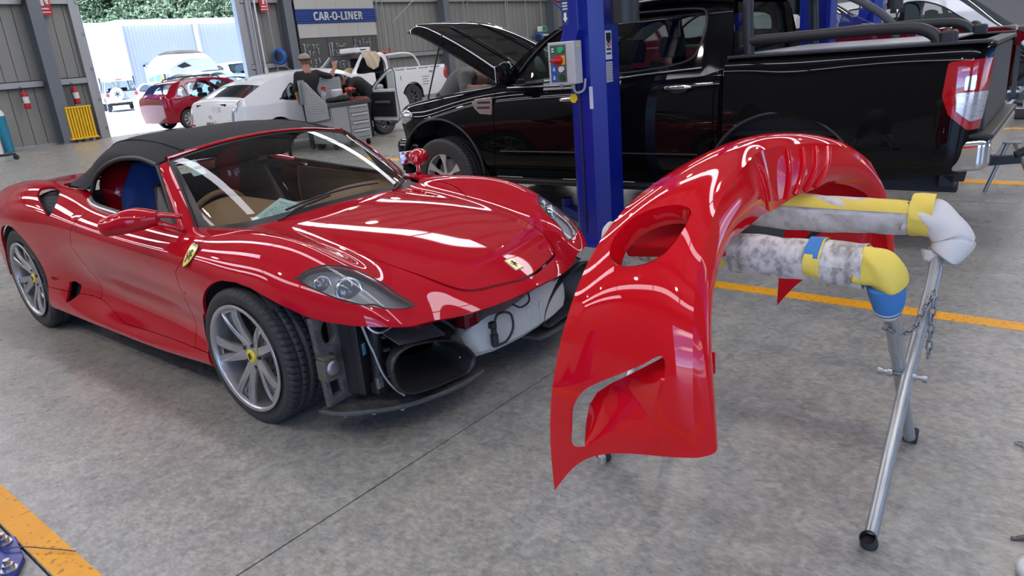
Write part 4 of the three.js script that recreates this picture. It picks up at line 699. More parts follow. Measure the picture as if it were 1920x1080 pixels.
// ------------------------------------------------------------------ freshly painted bumper cover resting on a panel stand
{
  const half = [ // from the near lower tip over to the middle: top edge ... lower lip (five rows), then the underside
    [[1.675, .232, .920], [1.80, .385, .930], [1.95, .458, .938], [2.07, .486, .938], [2.145, .500, .925], [2.178, .510, .895], [2.165, .52, .850]],
    [[1.680, .45, .926], [1.81, .540, .940], [1.94, .590, .948], [2.06, .615, .945], [2.135, .630, .925], [2.168, .64, .890], [2.150, .65, .840]],
    [[1.705, .65, .912], [1.82, .700, .930], [1.94, .730, .938], [2.05, .750, .932], [2.125, .760, .908], [2.150, .765, .865], [2.120, .77, .795]],
    [[1.730, .80, .870], [1.83, .840, .888], [1.94, .865, .894], [2.04, .875, .886], [2.105, .875, .860], [2.125, .86, .805], [2.085, .845, .725]],
    [[1.745, .92, .790], [1.84, .958, .803], [1.94, .978, .808], [2.03, .980, .798], [2.080, .970, .768], [2.095, .935, .700], [2.050, .900, .605]],
    [[1.755, 1.005, .680], [1.84, 1.043, .685], [1.93, 1.060, .685], [2.01, 1.055, .672], [2.050, 1.035, .640], [2.065, .985, .560], [2.030, .935, .46]],
    [[1.768, 1.072, .520], [1.84, 1.105, .505], [1.91, 1.118, .495], [1.975, 1.108, .485], [2.012, 1.085, .460], [2.038, 1.02, .380], [2.020, .945, .29]],
    [[1.788, 1.118, .310], [1.845, 1.142, .300], [1.90, 1.150, .285], [1.95, 1.140, .275], [1.982, 1.115, .260], [2.012, 1.035, .200], [2.005, .945, .14]],
    [[1.805, 1.140, .140], [1.85, 1.158, .135], [1.893, 1.162, .13], [1.932, 1.152, .12], [1.960, 1.130, .11], [1.985, 1.035, .09], [1.995, .935, .06]],
  ];
  const mid = [[[1.812, 1.147, 0], [1.852, 1.162, 0], [1.89, 1.165, 0], [1.926, 1.155, 0], [1.952, 1.132, 0], [1.975, 1.03, 0], [1.99, .93, 0]]];
  const net = [...half, ...mid, ...half.slice().reverse().map(r => r.map(p => [p[0] + .02 * Math.min(1, p[2] / .6), p[1], -p[2]]))];
  const outer = netMesh(net.map(r => r.slice(0, 5)), 300, 60, { flip: false });
  const under = netMesh(net.map(r => r.slice(4)), 300, 34, { flip: false });
  const bm = thing('bumper_cover', 'glossy red front bumper cover resting nose up across the padded stand', 'bumper');
  const flipT = m => ({ p: m.p, n: m.n.map(x => -x), idx: m.idx.reduce((a, _, i) => (i % 3 === 0 ? a.push(m.idx[i], m.idx[i + 2], m.idx[i + 1]) : 0, a), []) });
  // make sure normals face outwards
  const ok = outer.n[(30 * 61 + 30) * 3 + 2] > 0; const O = ok ? outer : flipT(outer), U = under.n[(30 * 35 + 17) * 3] > 0 ? under : flipT(under);
  const H3 = pix => hits(O, pix).filter(Boolean);
  // the large intake and its twin on the far side: outline by (z, x) round the arch; use arc angle about the arch centre
  const ang = (y, z) => Math.atan2(y - .45, z);
  const intake = smooth2(H3([[1143, 478], [1146, 460], [1160, 434], [1190, 407], [1235, 389], [1275, 385], [1294, 392], [1288, 418], [1270, 447], [1245, 476], [1215, 494], [1180, 501], [1155, 496]]).map(p => [ang(p.y, p.z), p.x]), true, 6);
  const slotOuter = [[1073, 836], [1071, 800], [1073, 765], [1090, 736], [1118, 719], [1150, 706], [1200, 686], [1242, 668]], slotRest = [[1247, 720], [1252, 780], [1250, 822], [1200, 826], [1140, 830], [1100, 838]];
  const slotP = smooth2(H3([...slotOuter, ...slotRest]).map(p => [p.x, p.y]), true, 6);
  const inI = (x, y, z, s) => z * s > 0 ? sd(intake, ang(y, z * s), x - (s < 0 ? .02 * Math.min(1, Math.abs(z) / .6) : 0)) : 1;
  const inS = (x, y, z) => Math.abs(z) > .84 ? sd(slotP, x - (z < 0 ? .02 : 0), y) : 1;
  let shell = clips(O, (x, y, z) => inI(x, y, z, 1), (x, y, z) => inI(x, y, z, -1), (x, y, z) => inS(x, y, z));
  part('outer_skin', geo(flange(shell, .004)), MT.redNew, bm);
  part('inner_skin', geo(offs(shell, -.0045)), MT.redIn, bm, 'dull dark red inside of the bumper cover');
  part('underside', geo(flange(U, .004)), MT.redNew, bm); part('underside_lining', geo(offs(U, -.0045)), MT.redIn, bm);
  // deep return round each intake, recessed blade in each side slot
  for (const s of [1, -1]) {
    const I3 = intake.map(([a, x]) => { let b = 1e9, r = 0; for (let i = 0; i < O.p.length; i += 3) { if (O.p[i + 2] * s < 0) continue; const dx = O.p[i] - (s < 0 ? .02 : 0) - x, da = ang(O.p[i + 1], O.p[i + 2] * s) - a; const q = dx * dx + da * da * .3; if (q < b) { b = q; r = i; } } return { p: V3(O.p[r], O.p[r + 1], O.p[r + 2]), n: V3(O.n[r], O.n[r + 1], O.n[r + 2]) }; });
    // smooth the ring
    const N = I3.length, P = I3.map((_, i) => { const q = V3(); for (let k = -3; k <= 3; k++) q.add(I3[(i + k + N) % N].p); return q.multiplyScalar(1 / 7); }), nn = I3.reduce((a, q) => a.add(q.n), V3()).normalize(), cen = P.reduce((a, q) => a.add(q), V3()).multiplyScalar(1 / N);
    const wall = fnMesh((u, v) => { const q = P[Math.round(u * N) % N].clone(); const inw = cen.clone().sub(q); inw.addScaledVector(nn, -inw.dot(nn)); q.addScaledVector(nn, .002 - .062 * v).addScaledVector(inw, .10 * Math.sin(v * 1.57)); return [q.x, q.y, q.z]; }, N, 6);
    part('intake_return', geo(wall), MT.redNew, bm);
    const rec = clips(O, (x, y, z) => z * s > 0 ? -inS(x, y, z) : -1);
    const rq = { p: rec.p.slice(), n: rec.n.slice(), idx: rec.idx }; const edge = H3(slotRest).map(p => [p.x + (s < 0 ? .02 : 0), p.y]), crest = H3(slotOuter).map(p => [p.x + (s < 0 ? .02 : 0), p.y]);
    const dl = (L, x, y) => { let d = 9; for (let i = 1; i < L.length; i++) { const [ax, ay] = L[i - 1], ex = L[i][0] - ax, ey = L[i][1] - ay, t = clamp(((x - ax) * ex + (y - ay) * ey) / (ex * ex + ey * ey), 0, 1); d = Math.min(d, Math.hypot(x - ax - ex * t, y - ay - ey * t)); } return d; };
    for (let i = 0; i < rq.p.length; i += 3) { const x = rq.p[i], y = rq.p[i + 1], de = dl(edge, x, y), dc = dl(crest, x, y); const k = .055 * sstep(0, 1, de / (de + dc + 1e-6)); for (let c = 0; c < 3; c++) rq.p[i + c] -= rec.n[i + c] * k; }
    const rk = clip(rq, (x, y, z) => dl(crest, x, y) - .022 * Math.sin(clamp((y - .36) / .42, 0, 1) * Math.PI) - .003);
    const g = geo(rk); g.computeVertexNormals(); part('slot_blade', g, MT.redNew, bm);
  }
  // ribs on the underside of the nose, fixing tabs, inner bracket
  const rib = (a, r) => { const P = []; for (let b = 3; b <= 32; b++) { const i = (a * 35 + b) * 3; P.push([U.p[i] + U.n[i] * .001, U.p[i + 1] + U.n[i + 1] * .001, U.p[i + 2] + U.n[i + 2] * .001]); } return tube(P, r, 40, 8); };
  for (const a of [166, 176, 186, 196]) part('underside_rib', rib(a, .011), MT.redNew, bm); part('keel_edge', rib(136, .005), MT.redNew, bm);
  part('fixing_tab', rbox(.03, .06, .006, .003, 2.13, .72, .82), MT.redNew, bm); part('fixing_tab', rbox(.03, .05, .012, .003, 1.98, .90, .42, .4, 0, 0), MT.redIn, bm);
  part('duct_shroud', [rbox(.20, .05, .22, .01, 1.86, .985, .52, .55, 0, .1), rod([1.90, .97, .58], [1.90, .89, .58], .008)], MT.redIn, bm);
  part('lip_bolt', cyl(.012, .02, 1.84, .385, .90, 'y', 8), MT.satin, bm);
}
// ------------------------------------------------------------------ the stand: two hinged hoops with padded bars
{
  const st = thing('panel_stand', 'galvanised tube panel stand with rag-padded bars under the red bumper cover', 'stand', [1.97, 0, .03]);
  const loc = a => [a[0] - 1.97, a[1], a[2] - .03];
  const galvT = dataTex(256, (u, v) => { const k = fbm(u * 14, v * 14, 14, 4, 81); return [.60 + .22 * k, .61 + .22 * k, .60 + .22 * k]; }, true, [4, 4]);
  const tubeM = std(lin(.9, .9, .9), { map: galvT, metalness: .55, roughness: .32 });
  const dirtT = (sx, sy, s, amt) => dataTex(512, (u, v) => { const a = fbm(u * 5, v * 5, 5, 5, s), b = fbm(u * 18, v * 18, 18, 4, s + 9); const g = (sstep(.35, .85, a * .6 + b * .45) * .8 + .2 * sstep(.5, .7, b)) * amt; return [.85 - .34 * g, .83 - .35 * g, .80 - .36 * g]; }, true, [sx, sy]);
  const wrapA = std(lin(1, 1, 1), { map: dirtT(3.2, 1.4, 12, 1.0), roughness: .9, side: THREE.DoubleSide }), wrapB = std(lin(1, 1, 1), { map: dirtT(2.2, 1.6, 77, .45), roughness: .9, side: THREE.DoubleSide });
  const tape = std(lin(.80, .60, .09), { roughness: .55, side: THREE.DoubleSide }), blueFoam = std(lin(.05, .20, .48), { roughness: .7, side: THREE.DoubleSide });
  const U = [ // foot, top, bar z, foot z
    { zf: .36, zt: -.30, x0: 1.505, x1: 2.445, y: .865 }, { zf: -.30, zt: .30, x0: 1.505, x1: 2.415, y: .862 }];
  U.forEach((u, i) => {
    const hoop = part('hoop', tube([[u.x0, .03, u.zf], [u.x0, .40, lerp(u.zf, u.zt, .47)], [u.x0 + .01, u.y - .09, u.zt * .93], [u.x0 + .035, u.y - .02, u.zt], [u.x0 + .09, u.y, u.zt], [1.97, u.y, u.zt], [u.x1 - .09, u.y, u.zt], [u.x1 - .03, u.y - .02, u.zt], [u.x1, u.y - .09, u.zt * .93], [u.x1, .40, lerp(u.zf, u.zt, .47)], [u.x1, .03, u.zf]].map(loc), .0205, 160, 16), tubeM, st);
    for (const x of [u.x0, u.x1]) {
      part('rubber_foot', lathe([[0, 0], [.024, 0], [.026, .01], [.025, .05], [.021, .055]], 20).rotateX(i ? -.6 : .6).translate(...loc([x, .002, u.zf + (i ? -.012 : .012)])), MT.rubber, hoop);
      const a = V3(...loc([x, .10, lerp(u.zf, u.zt, .12)])), b = V3(...loc([x, .46, lerp(u.zf, u.zt, .54)])); if (i === 1) part('sleeve', rod(V3(...loc([x, .52, lerp(u.zf, u.zt, .61)])), V3(...loc([x, .76, lerp(u.zf, u.zt, .89)])), .0245, .0245, 18), tubeM, hoop);
      part('pivot_bolt', [cyl(.008, .10, ...loc([x, .425, .03]), 'x', 8), cyl(.013, .014, ...loc([x - .05, .425, .03]), 'x', 6), cyl(.013, .014, ...loc([x + .05, .425, .03]), 'x', 6)], MT.satin, hoop);
    }
  });
  // padding: rags taped round the bars
  const wrap = (x0, x1, z, y, r, mat, s, name, parent = st, sag = .0) => { const N = 60, M = 28, m = fnMesh((a, b) => { const th = b * 2 * Math.PI, x = lerp(x0, x1, a); const f = .10 * Math.sin(th * 2 + x * 9 + s) + .06 * Math.sin(x * 31 + th * 3 + s * 2) + .04 * Math.sin(th * 7 + x * 55 + s); const R = r * (1 + f * .55); return loc([x, y + Math.sin(th) * R * 1.05 - sag * Math.pow(Math.max(0, -Math.sin(th)), 2) * (1 - Math.abs(a - .5)), z + Math.cos(th) * R]); }, N, M, true); const g = geo(m); const uv = g.attributes.uv; for (let a = 0; a <= N; a++) for (let b = 0; b <= M; b++) uv.setXY(a * (M + 1) + b, lerp(x0, x1, a / N), b / M * .6); return part(name, g, mat, parent); };
  const band = (xa, xb, z, y, r, mat, s, name, parent) => wrap(xa, xb, z, y, r, mat, s, name, parent);
  // near bar (z = +.30)
  const nearPad = wrap(1.52, 2.36, .30, .862, .057, wrapA, 1, 'padding', st, .012); nearPad.userData.label = 'grubby grey-white rag padding';
  wrap(1.90, 1.965, .30, .862, .0605, tape, 1, 'yellow_tape', nearPad); wrap(2.205, 2.25, .30, .864, .0605, tape, 1, 'yellow_tape', nearPad); wrap(2.205, 2.245, .30, .868, .0590, blueFoam, 1, 'blue_tape', nearPad);
  const bendPad = part('padding', limb([[2.345, .864, .30, .056, .057], [2.385, .858, .30, .058, .058], [2.412, .838, .298, .055, .053], [2.420, .805, .290, .050, .048]].map(p => [...loc(p), p[3], p[4]]), 24, 8), tape, st, 'crumpled yellow tape round the bend');
  part('blue_foam', limb([[2.412, .815, .295, .050, .050], [2.418, .77, .280, .047, .047], [2.418, .72, .262, .036, .036]].map(p => [...loc(p), p[3], p[4]]), 24, 6), blueFoam, bendPad); part('cloth_end', limb([[2.418, .735, .268, .040, .040], [2.418, .705, .252, .028, .028]].map(p => [...loc(p), p[3], p[4]]), 20, 5), wrapB, bendPad);
  // far bar (z = -.30)
  const farPad = wrap(1.50, 2.40, -.30, .868, .050, wrapB, 5, 'padding', st, .03); farPad.userData.label = 'white cloth padding with yellow tape';
  { const N = 50, m = fnMesh((a, b) => { const th = lerp(.35, 1.35, b), x = lerp(1.70, 2.36, a), R = .0525 * (1 + .05 * Math.sin(x * 20)); return loc([x, .868 + Math.sin(th) * R * 1.05, -.30 + Math.cos(th) * R * 1.05]); }, N, 10, true); part('yellow_tape', geo(flange(m, .001)), tape, farPad); }
  const fb = part('padding', limb([[2.34, .872, -.30, .054, .052], [2.41, .866, -.298, .060, .056], [2.46, .838, -.295, .060, .056], [2.485, .80, -.29, .066, .062], [2.465, .745, -.275, .058, .052]].map(p => [...loc(p), p[3], p[4]]), 24, 8), wrapB, st, 'loose white cloth round the bend');
  wrap(2.355, 2.425, -.30, .872, .066, tape, 2, 'yellow_tape', fb);
  part('cloth_tail', limb([[2.44, .755, -.275, .045, .040], [2.435, .72, -.26, .026, .024]].map(p => [...loc(p), p[3], p[4]]), 16, 5), wrapB, fb);
  const crumple = (m, k) => { bend(m.geometry, v => { const q = k * Math.sin(v.x * 58 + v.y * 41) + k * .8 * Math.sin(v.z * 73 + v.y * 52 + v.x * 20); v.x += q * .6; v.y += q * .7; v.z -= q * .8; }); }; crumple(bendPad, .006); crumple(fb, .008);
  // marker writing on the tape
  const txt = new TextGeometry('#G', { font: FONT, size: .046, depth: .002, curveSegments: 4 }); txt.rotateX(-.95).rotateY(.25).rotateZ(-.1).translate(...loc([2.345, .908, -.262])); part('marker_writing', txt, badgeBlack, fb);
  // safety chains between the hoops
  const link = () => { const c = []; const L = .011, r = .0085; for (let k = 0; k < 20; k++) { const a = k / 20 * 2 * Math.PI; c.push(V3(Math.cos(a) * r + (Math.cos(a) > 0 ? L : -L) * (Math.abs(Math.cos(a)) > .01 ? 1 : 0), Math.sin(a) * r, 0)); } return new THREE.TubeGeometry(new THREE.CatmullRomCurve3(c, true), 28, .0032, 6, true); };
  const LG = link(); const chain = (pts, label) => {
    const o = thing('chain', label, 'chain', pts[0]); const c = new THREE.CatmullRomCurve3(pts.map(p => V3(p[0] - pts[0][0], p[1] - pts[0][1], p[2] - pts[0][2]))); const n = Math.max(3, Math.round(c.getLength() / .030));
    for (let k = 0; k <= n; k++) { const m = part('link', LG, MT.steel, o); m.position.copy(c.getPointAt(k / n)); const t = c.getTangentAt(k / n); m.quaternion.setFromUnitVectors(V3(1, 0, 0), t).multiply(new THREE.Quaternion().setFromAxisAngle(V3(1, 0, 0), k % 2 ? Math.PI / 2 + .2 : .2)); }
  };
  chain([[2.415, .66, .24], [2.44, .615, .15], [2.455, .60, .05], [2.462, .63, -.06], [2.472, .665, -.13], [2.480, .65, -.105], [2.476, .60, -.10], [2.478, .53, -.10], [2.478, .46, -.10]], 'steel chain looped round both legs of the stand, its loose end hanging down');
  chain([[1.50, .66, .22], [1.49, .57, .12], [1.485, .545, .02], [1.49, .58, -.09], [1.50, .67, -.20]], 'steel chain tying the legs at the covered end of the stand');
}
// ------------------------------------------------------------------ two-post vehicle lifts
function liftPost(x, z, face, label, withBox) { // face: +1 looks to +z
  const t = thing('lift_post', label, 'lift', [x, 0, z], face > 0 ? 0 : Math.PI, 'two-post lift columns');
  const Hh = 3.4, w = .15, d = .13;
  const sec = [[-w, -d], [-w, d - .05], [-w + .05, d], [w - .09, d], [w, d - .07], [w, -d], [w - .04, -d], [w - .04, d - .10], [-w + .04, d - .10], [-w + .04, -d]];
  part('column', extrY(sec, .02, Hh), MT.liftBlue, t); part('column_top', extrY([[-w, -d], [-w, d], [w, d], [w, -d]], Hh - .02, Hh), MT.liftBlue, t);
  part('base_plate', extrY([[-.22, -.26], [-.22, .18], [.22, .18], [.30, .02], [.30, -.26]], 0, .02, .003), MT.liftBlue, t);
  for (const [a, b] of [[-.18, .15], [.18, .15], [.24, -.1], [-.18, -.2]]) part('anchor_bolt', [cyl(.024, .004, a, .022, b, 'y', 16), cyl(.014, .03, a, .034, b, 'y', 6)], MT.satin, t);
  part('conduit', [rod([-w + .11, .1, d + .006], [-w + .11, 1.42, d + .006], .007), ...[.25, .68, 1.12].map(y => box(.05, .008, .02, -w + .11, y, d + .006))], MT.plastic, t);
  part('carriage', bx(-.10, .10, .12, .75, -.16, -.04, .01), MT.plastic, t);
  // release housing high on the column, its pull handle and sticker
  part('latch_housing', [extrZ([[-w - .005, 1.52], [-w + .03, 1.62], [-w + .03, 1.95], [.02, 1.95], [.02, 1.62], [-w + .12, 1.52]], d - .01, d + .07, .008), rod([-w - .02, 1.83, d + .09], [-w + .05, 1.77, d + .09], .007)], MT.liftBlue, t);
  const stk = part('sticker', bx(-w + .035, -w + .095, 1.66, 1.83, d + .068, d + .0715), std(lin(.02, .05, .16), { roughness: .4 }), t); part('sticker_arrow', extrZ([[-w + .055, 1.745], [-w + .055, 1.71], [-w + .045, 1.71], [-w + .065, 1.68], [-w + .085, 1.71], [-w + .075, 1.71], [-w + .075, 1.745]], d + .0715, d + .073), std(lin(.85, .85, .85)), stk);
  for (let k = 0; k < 3; k++) part('sticker_line', bx(-w + .043, -w + .087, 1.765 + k * .02, 1.775 + k * .02, d + .0715, d + .0725), std(lin(.7, .72, .75)), stk);
  // labels on the angled side
  const sx = w + .001; const L = part('load_label', bx(sx, sx + .002, 1.40, 1.60, -.03, .055), std(lin(.62, .62, .64)), t);
  part('label_shield', extrX([[-.02, 1.585], [.045, 1.585], [.045, 1.535], [.012, 1.505], [-.02, 1.535]], sx + .002, sx + .003), badgeBlack, L); part('label_chevron', extrX([[-.02, 1.525], [.012, 1.495], [.045, 1.525], [.045, 1.51], [.012, 1.478], [-.02, 1.51]], sx + .002, sx + .003), std(lin(.5, .05, .04)), L);
  for (const y of [1.465, 1.435]) part('label_line', bx(sx + .002, sx + .003, y, y + .012, -.02, .045), badgeBlack, L);
  const D2 = part('data_label', bx(sx, sx + .002, 1.24, 1.385, -.03, .055), std(lin(.42, .43, .45)), t); for (let k = 0; k < 8; k++) part('data_line', bx(sx + .002, sx + .0025, 1.255 + k * .016, 1.261 + k * .016, -.024, .049), std(lin(.2, .2, .22)), D2);
  part('serial_tape', bx(.045, .075, 1.06, 1.22, d + .0005, d + .003), std(lin(.65, .66, .70)), t);
  part('warning_disc', cyl(.034, .004, -w + .055, 1.14, d + .003, 'z', 28), std(lin(.80, .55, .02)), t);
  // motor canister on the side
  part('motor', [cyl(.10, .52, w + .14, 1.90, .0, 'y', 32), cyl(.102, .01, w + .14, 1.86, .0, 'y', 32)], MT.plastic, t);
  // swing arms
  part('swing_arm', [bar([0, .09, -.12], [-.75, .09, -.62], .10, .07), cyl(.05, .10, -.75, .14, -.62)], MT.liftBlue, t); part('swing_arm', [bar([0, .09, -.12], [.85, .09, -.55], .10, .07), cyl(.05, .10, .85, .14, -.55)], MT.liftBlue, t);
  if (withBox) {
    const b = part('control_box', rbox(.235, .30, .10, .008, -w + .045, 1.40, d + .075), std(lin(.50, .50, .49), { roughness: .45 }), t); const z = d + .126, x0 = -w - .065;
    const q = (n, g, m) => part(n, g, m, b);
    q('panel', bx(x0 + .015, x0 + .155, 1.268, 1.53, z - .001, z + .001), std(lin(.10, .10, .105), { roughness: .5 })); q('panel_green', bx(x0 + .018, x0 + .065, 1.465, 1.525, z + .001, z + .002), std(lin(.01, .14, .05))); q('panel_blue', bx(x0 + .018, x0 + .068, 1.272, 1.385, z + .001, z + .002), std(lin(.01, .09, .38)));
    q('panel_yellow', bx(x0 + .065, x0 + .145, 1.39, 1.455, z + .001, z + .003), std(lin(.8, .45, .02))); const sw = q('main_switch', cyl(.034, .02, x0 + .095, 1.422, z + .012, 'z', 28), std(lin(.55, .015, .012), { roughness: .35 })); part('switch_grip', rbox(.095, .022, .03, .008, x0 + .085, 1.422, z + .032), std(lin(.55, .015, .012), { roughness: .35 }), sw);
    q('green_button', cyl(.021, .02, x0 + .115, 1.495, z + .009, 'z', 24), std(lin(.02, .48, .12), { roughness: .3 })); q('white_button', cyl(.021, .02, x0 + .115, 1.36, z + .009, 'z', 24), std(lin(.7, .7, .68), { roughness: .3 })); q('dark_green_button', cyl(.023, .02, x0 + .118, 1.302, z + .009, 'z', 24), std(lin(.012, .07, .03), { roughness: .35 }));
    for (const y of [1.36, 1.30]) q('panel_symbol', [extrZ([[x0 + .035, y], [x0 + .043, y + .018], [x0 + .051, y]], z + .002, z + .003), bx(x0 + .033, x0 + .053, y - .01, y - .004, z + .002, z + .003)], std(lin(.8, .82, .85))); for (let k = 0; k < 2; k++) q('panel_symbol', bx(x0 + .03, x0 + .05, 1.482 + k * .018, 1.491 + k * .018, z + .002, z + .003), std(lin(.8, .82, .85)));
    q('warning_triangle', extrX([[d + .06, 1.505], [d + .09, 1.505], [d + .075, 1.532]], -w + .163, -w + .165), badgeYellow); q('gland', [cyl(.016, .035, -w + .0, 1.235, d + .07), cyl(.016, .035, -w + .10, 1.235, d + .07)], std(lin(.4, .4, .4)));
    q('cable', tube([[-w + .10, 1.23, d + .07], [-w + .12, 1.185, d + .06], [-w + .17, 1.20, d + .04], [-w + .18, 1.28, d + .02]], .009, 24, 8), std(lin(.35, .35, .35)));
  }
  return t;
}
liftPost(-.235, -2.355, 1, 'blue vehicle lift column with a grey control box beside the black pickup', true);
liftPost(-.235, -4.95, -1, 'plain blue lift column on the far side of the black pickup', false).children.filter(c => c.name === 'motor').forEach(c => c.removeFromParent());
// base of the lift in the next bay, cut by the frame
{
  const t = thing('vehicle_lift', 'blue lift base plate with two anchor bolts beside the near yellow line', 'lift', [.07, 0, 2.045]);
  part('base_plate', extrY([[-.30, .02], [-.21, -.065], [-.06, -.125], [.10, -.10], [.24, -.01], [.28, .10], [.28, .55], [-.30, .55]], 0, .02, .003), MT.liftBlue, t);
  part('gusset', extrZ([[-.25, .02], [.2, .02], [-.25, .22]], .06, .08), MT.liftBlue, t); part('column', bx(-.25, .05, .02, 1.0, .30, .55), MT.liftBlue, t);
  for (const [a, b] of [[-.05, -.085], [.135, -.045]]) part('anchor_bolt', [cyl(.026, .005, a, .022, b, 'y', 20), cyl(.018, .018, a, .033, b, 'y', 6), cyl(.010, .03, a, .045, b, 'y', 12)], MT.satin, t);
  part('anchor_wire', tube([[.0, .03, -.07], [.06, .03, -.12], [.10, .015, -.16], [.17, .012, -.20], [.21, .01, -.22]], .0022, 30, 5), MT.dirtySteel, t);
}
// ------------------------------------------------------------------ generic road wheel for the other vehicles (axis z, outer face +z)
const tyreCache = new Map();
function roadWheel(parent, x, y, z, R, rimR, w, spokes, mat, opt = {}) {
  const t = new THREE.Group(); t.name = 'wheel'; parent.add(t); t.position.set(x, y, z); t.rotation.y = z > 0 ? 0 : Math.PI;
  const key = [R, rimR, w, opt.fine ? 1 : 0].join(); if (!tyreCache.has(key)) tyreCache.set(key, opt.fine ? tyreGeo(R, rimR, w, 70, true, 420) : lathe([[rimR, -w * .42], [R * .9, -w / 2], [R * .97, -w * .45], [R, -w * .33], [R, w * .33], [R * .97, w * .45], [R * .9, w / 2], [rimR + .01, w * .45], [rimR, w * .40]], 40, 'z'));
  part('tyre', tyreCache.get(key), MT.rubber, t);
  const f = w * .40; part('rim', lathe([[rimR - .025, f - .09], [rimR - .018, f - .02], [rimR - .004, f], [rimR + .004, f - .006], [rimR + .004, f - .03]], 40, 'z'), mat, t);
  part('brake_disc', lathe([[.05, f - .11], [rimR * .72, f - .11], [rimR * .72, f - .13], [.05, f - .13]], 28, 'z'), MT.steel, t); part('back_plate', lathe([[.0, f - .15], [rimR - .02, f - .16]], 28, 'z'), MT.plasticGrey, t);
  for (let k = 0; k < spokes; k++) { const a = (k + .5) / spokes * 2 * Math.PI; const g = extr([[.03, -.018], [rimR * .55, -.016], [rimR * .97, -(opt.wide || .03)], [rimR * .97, opt.wide || .03], [rimR * .55, .016], [.03, .018]], .022, .004); bend(g, v => { v.z += f - .045 + .02 * sstep(.05, rimR, Math.hypot(v.x, v.y)); }); part('spoke', g.rotateZ(a), mat, t); }
  part('hub', cyl(.05, .03, 0, 0, f - .025, 'z', 20), mat, t);
  return t;
}
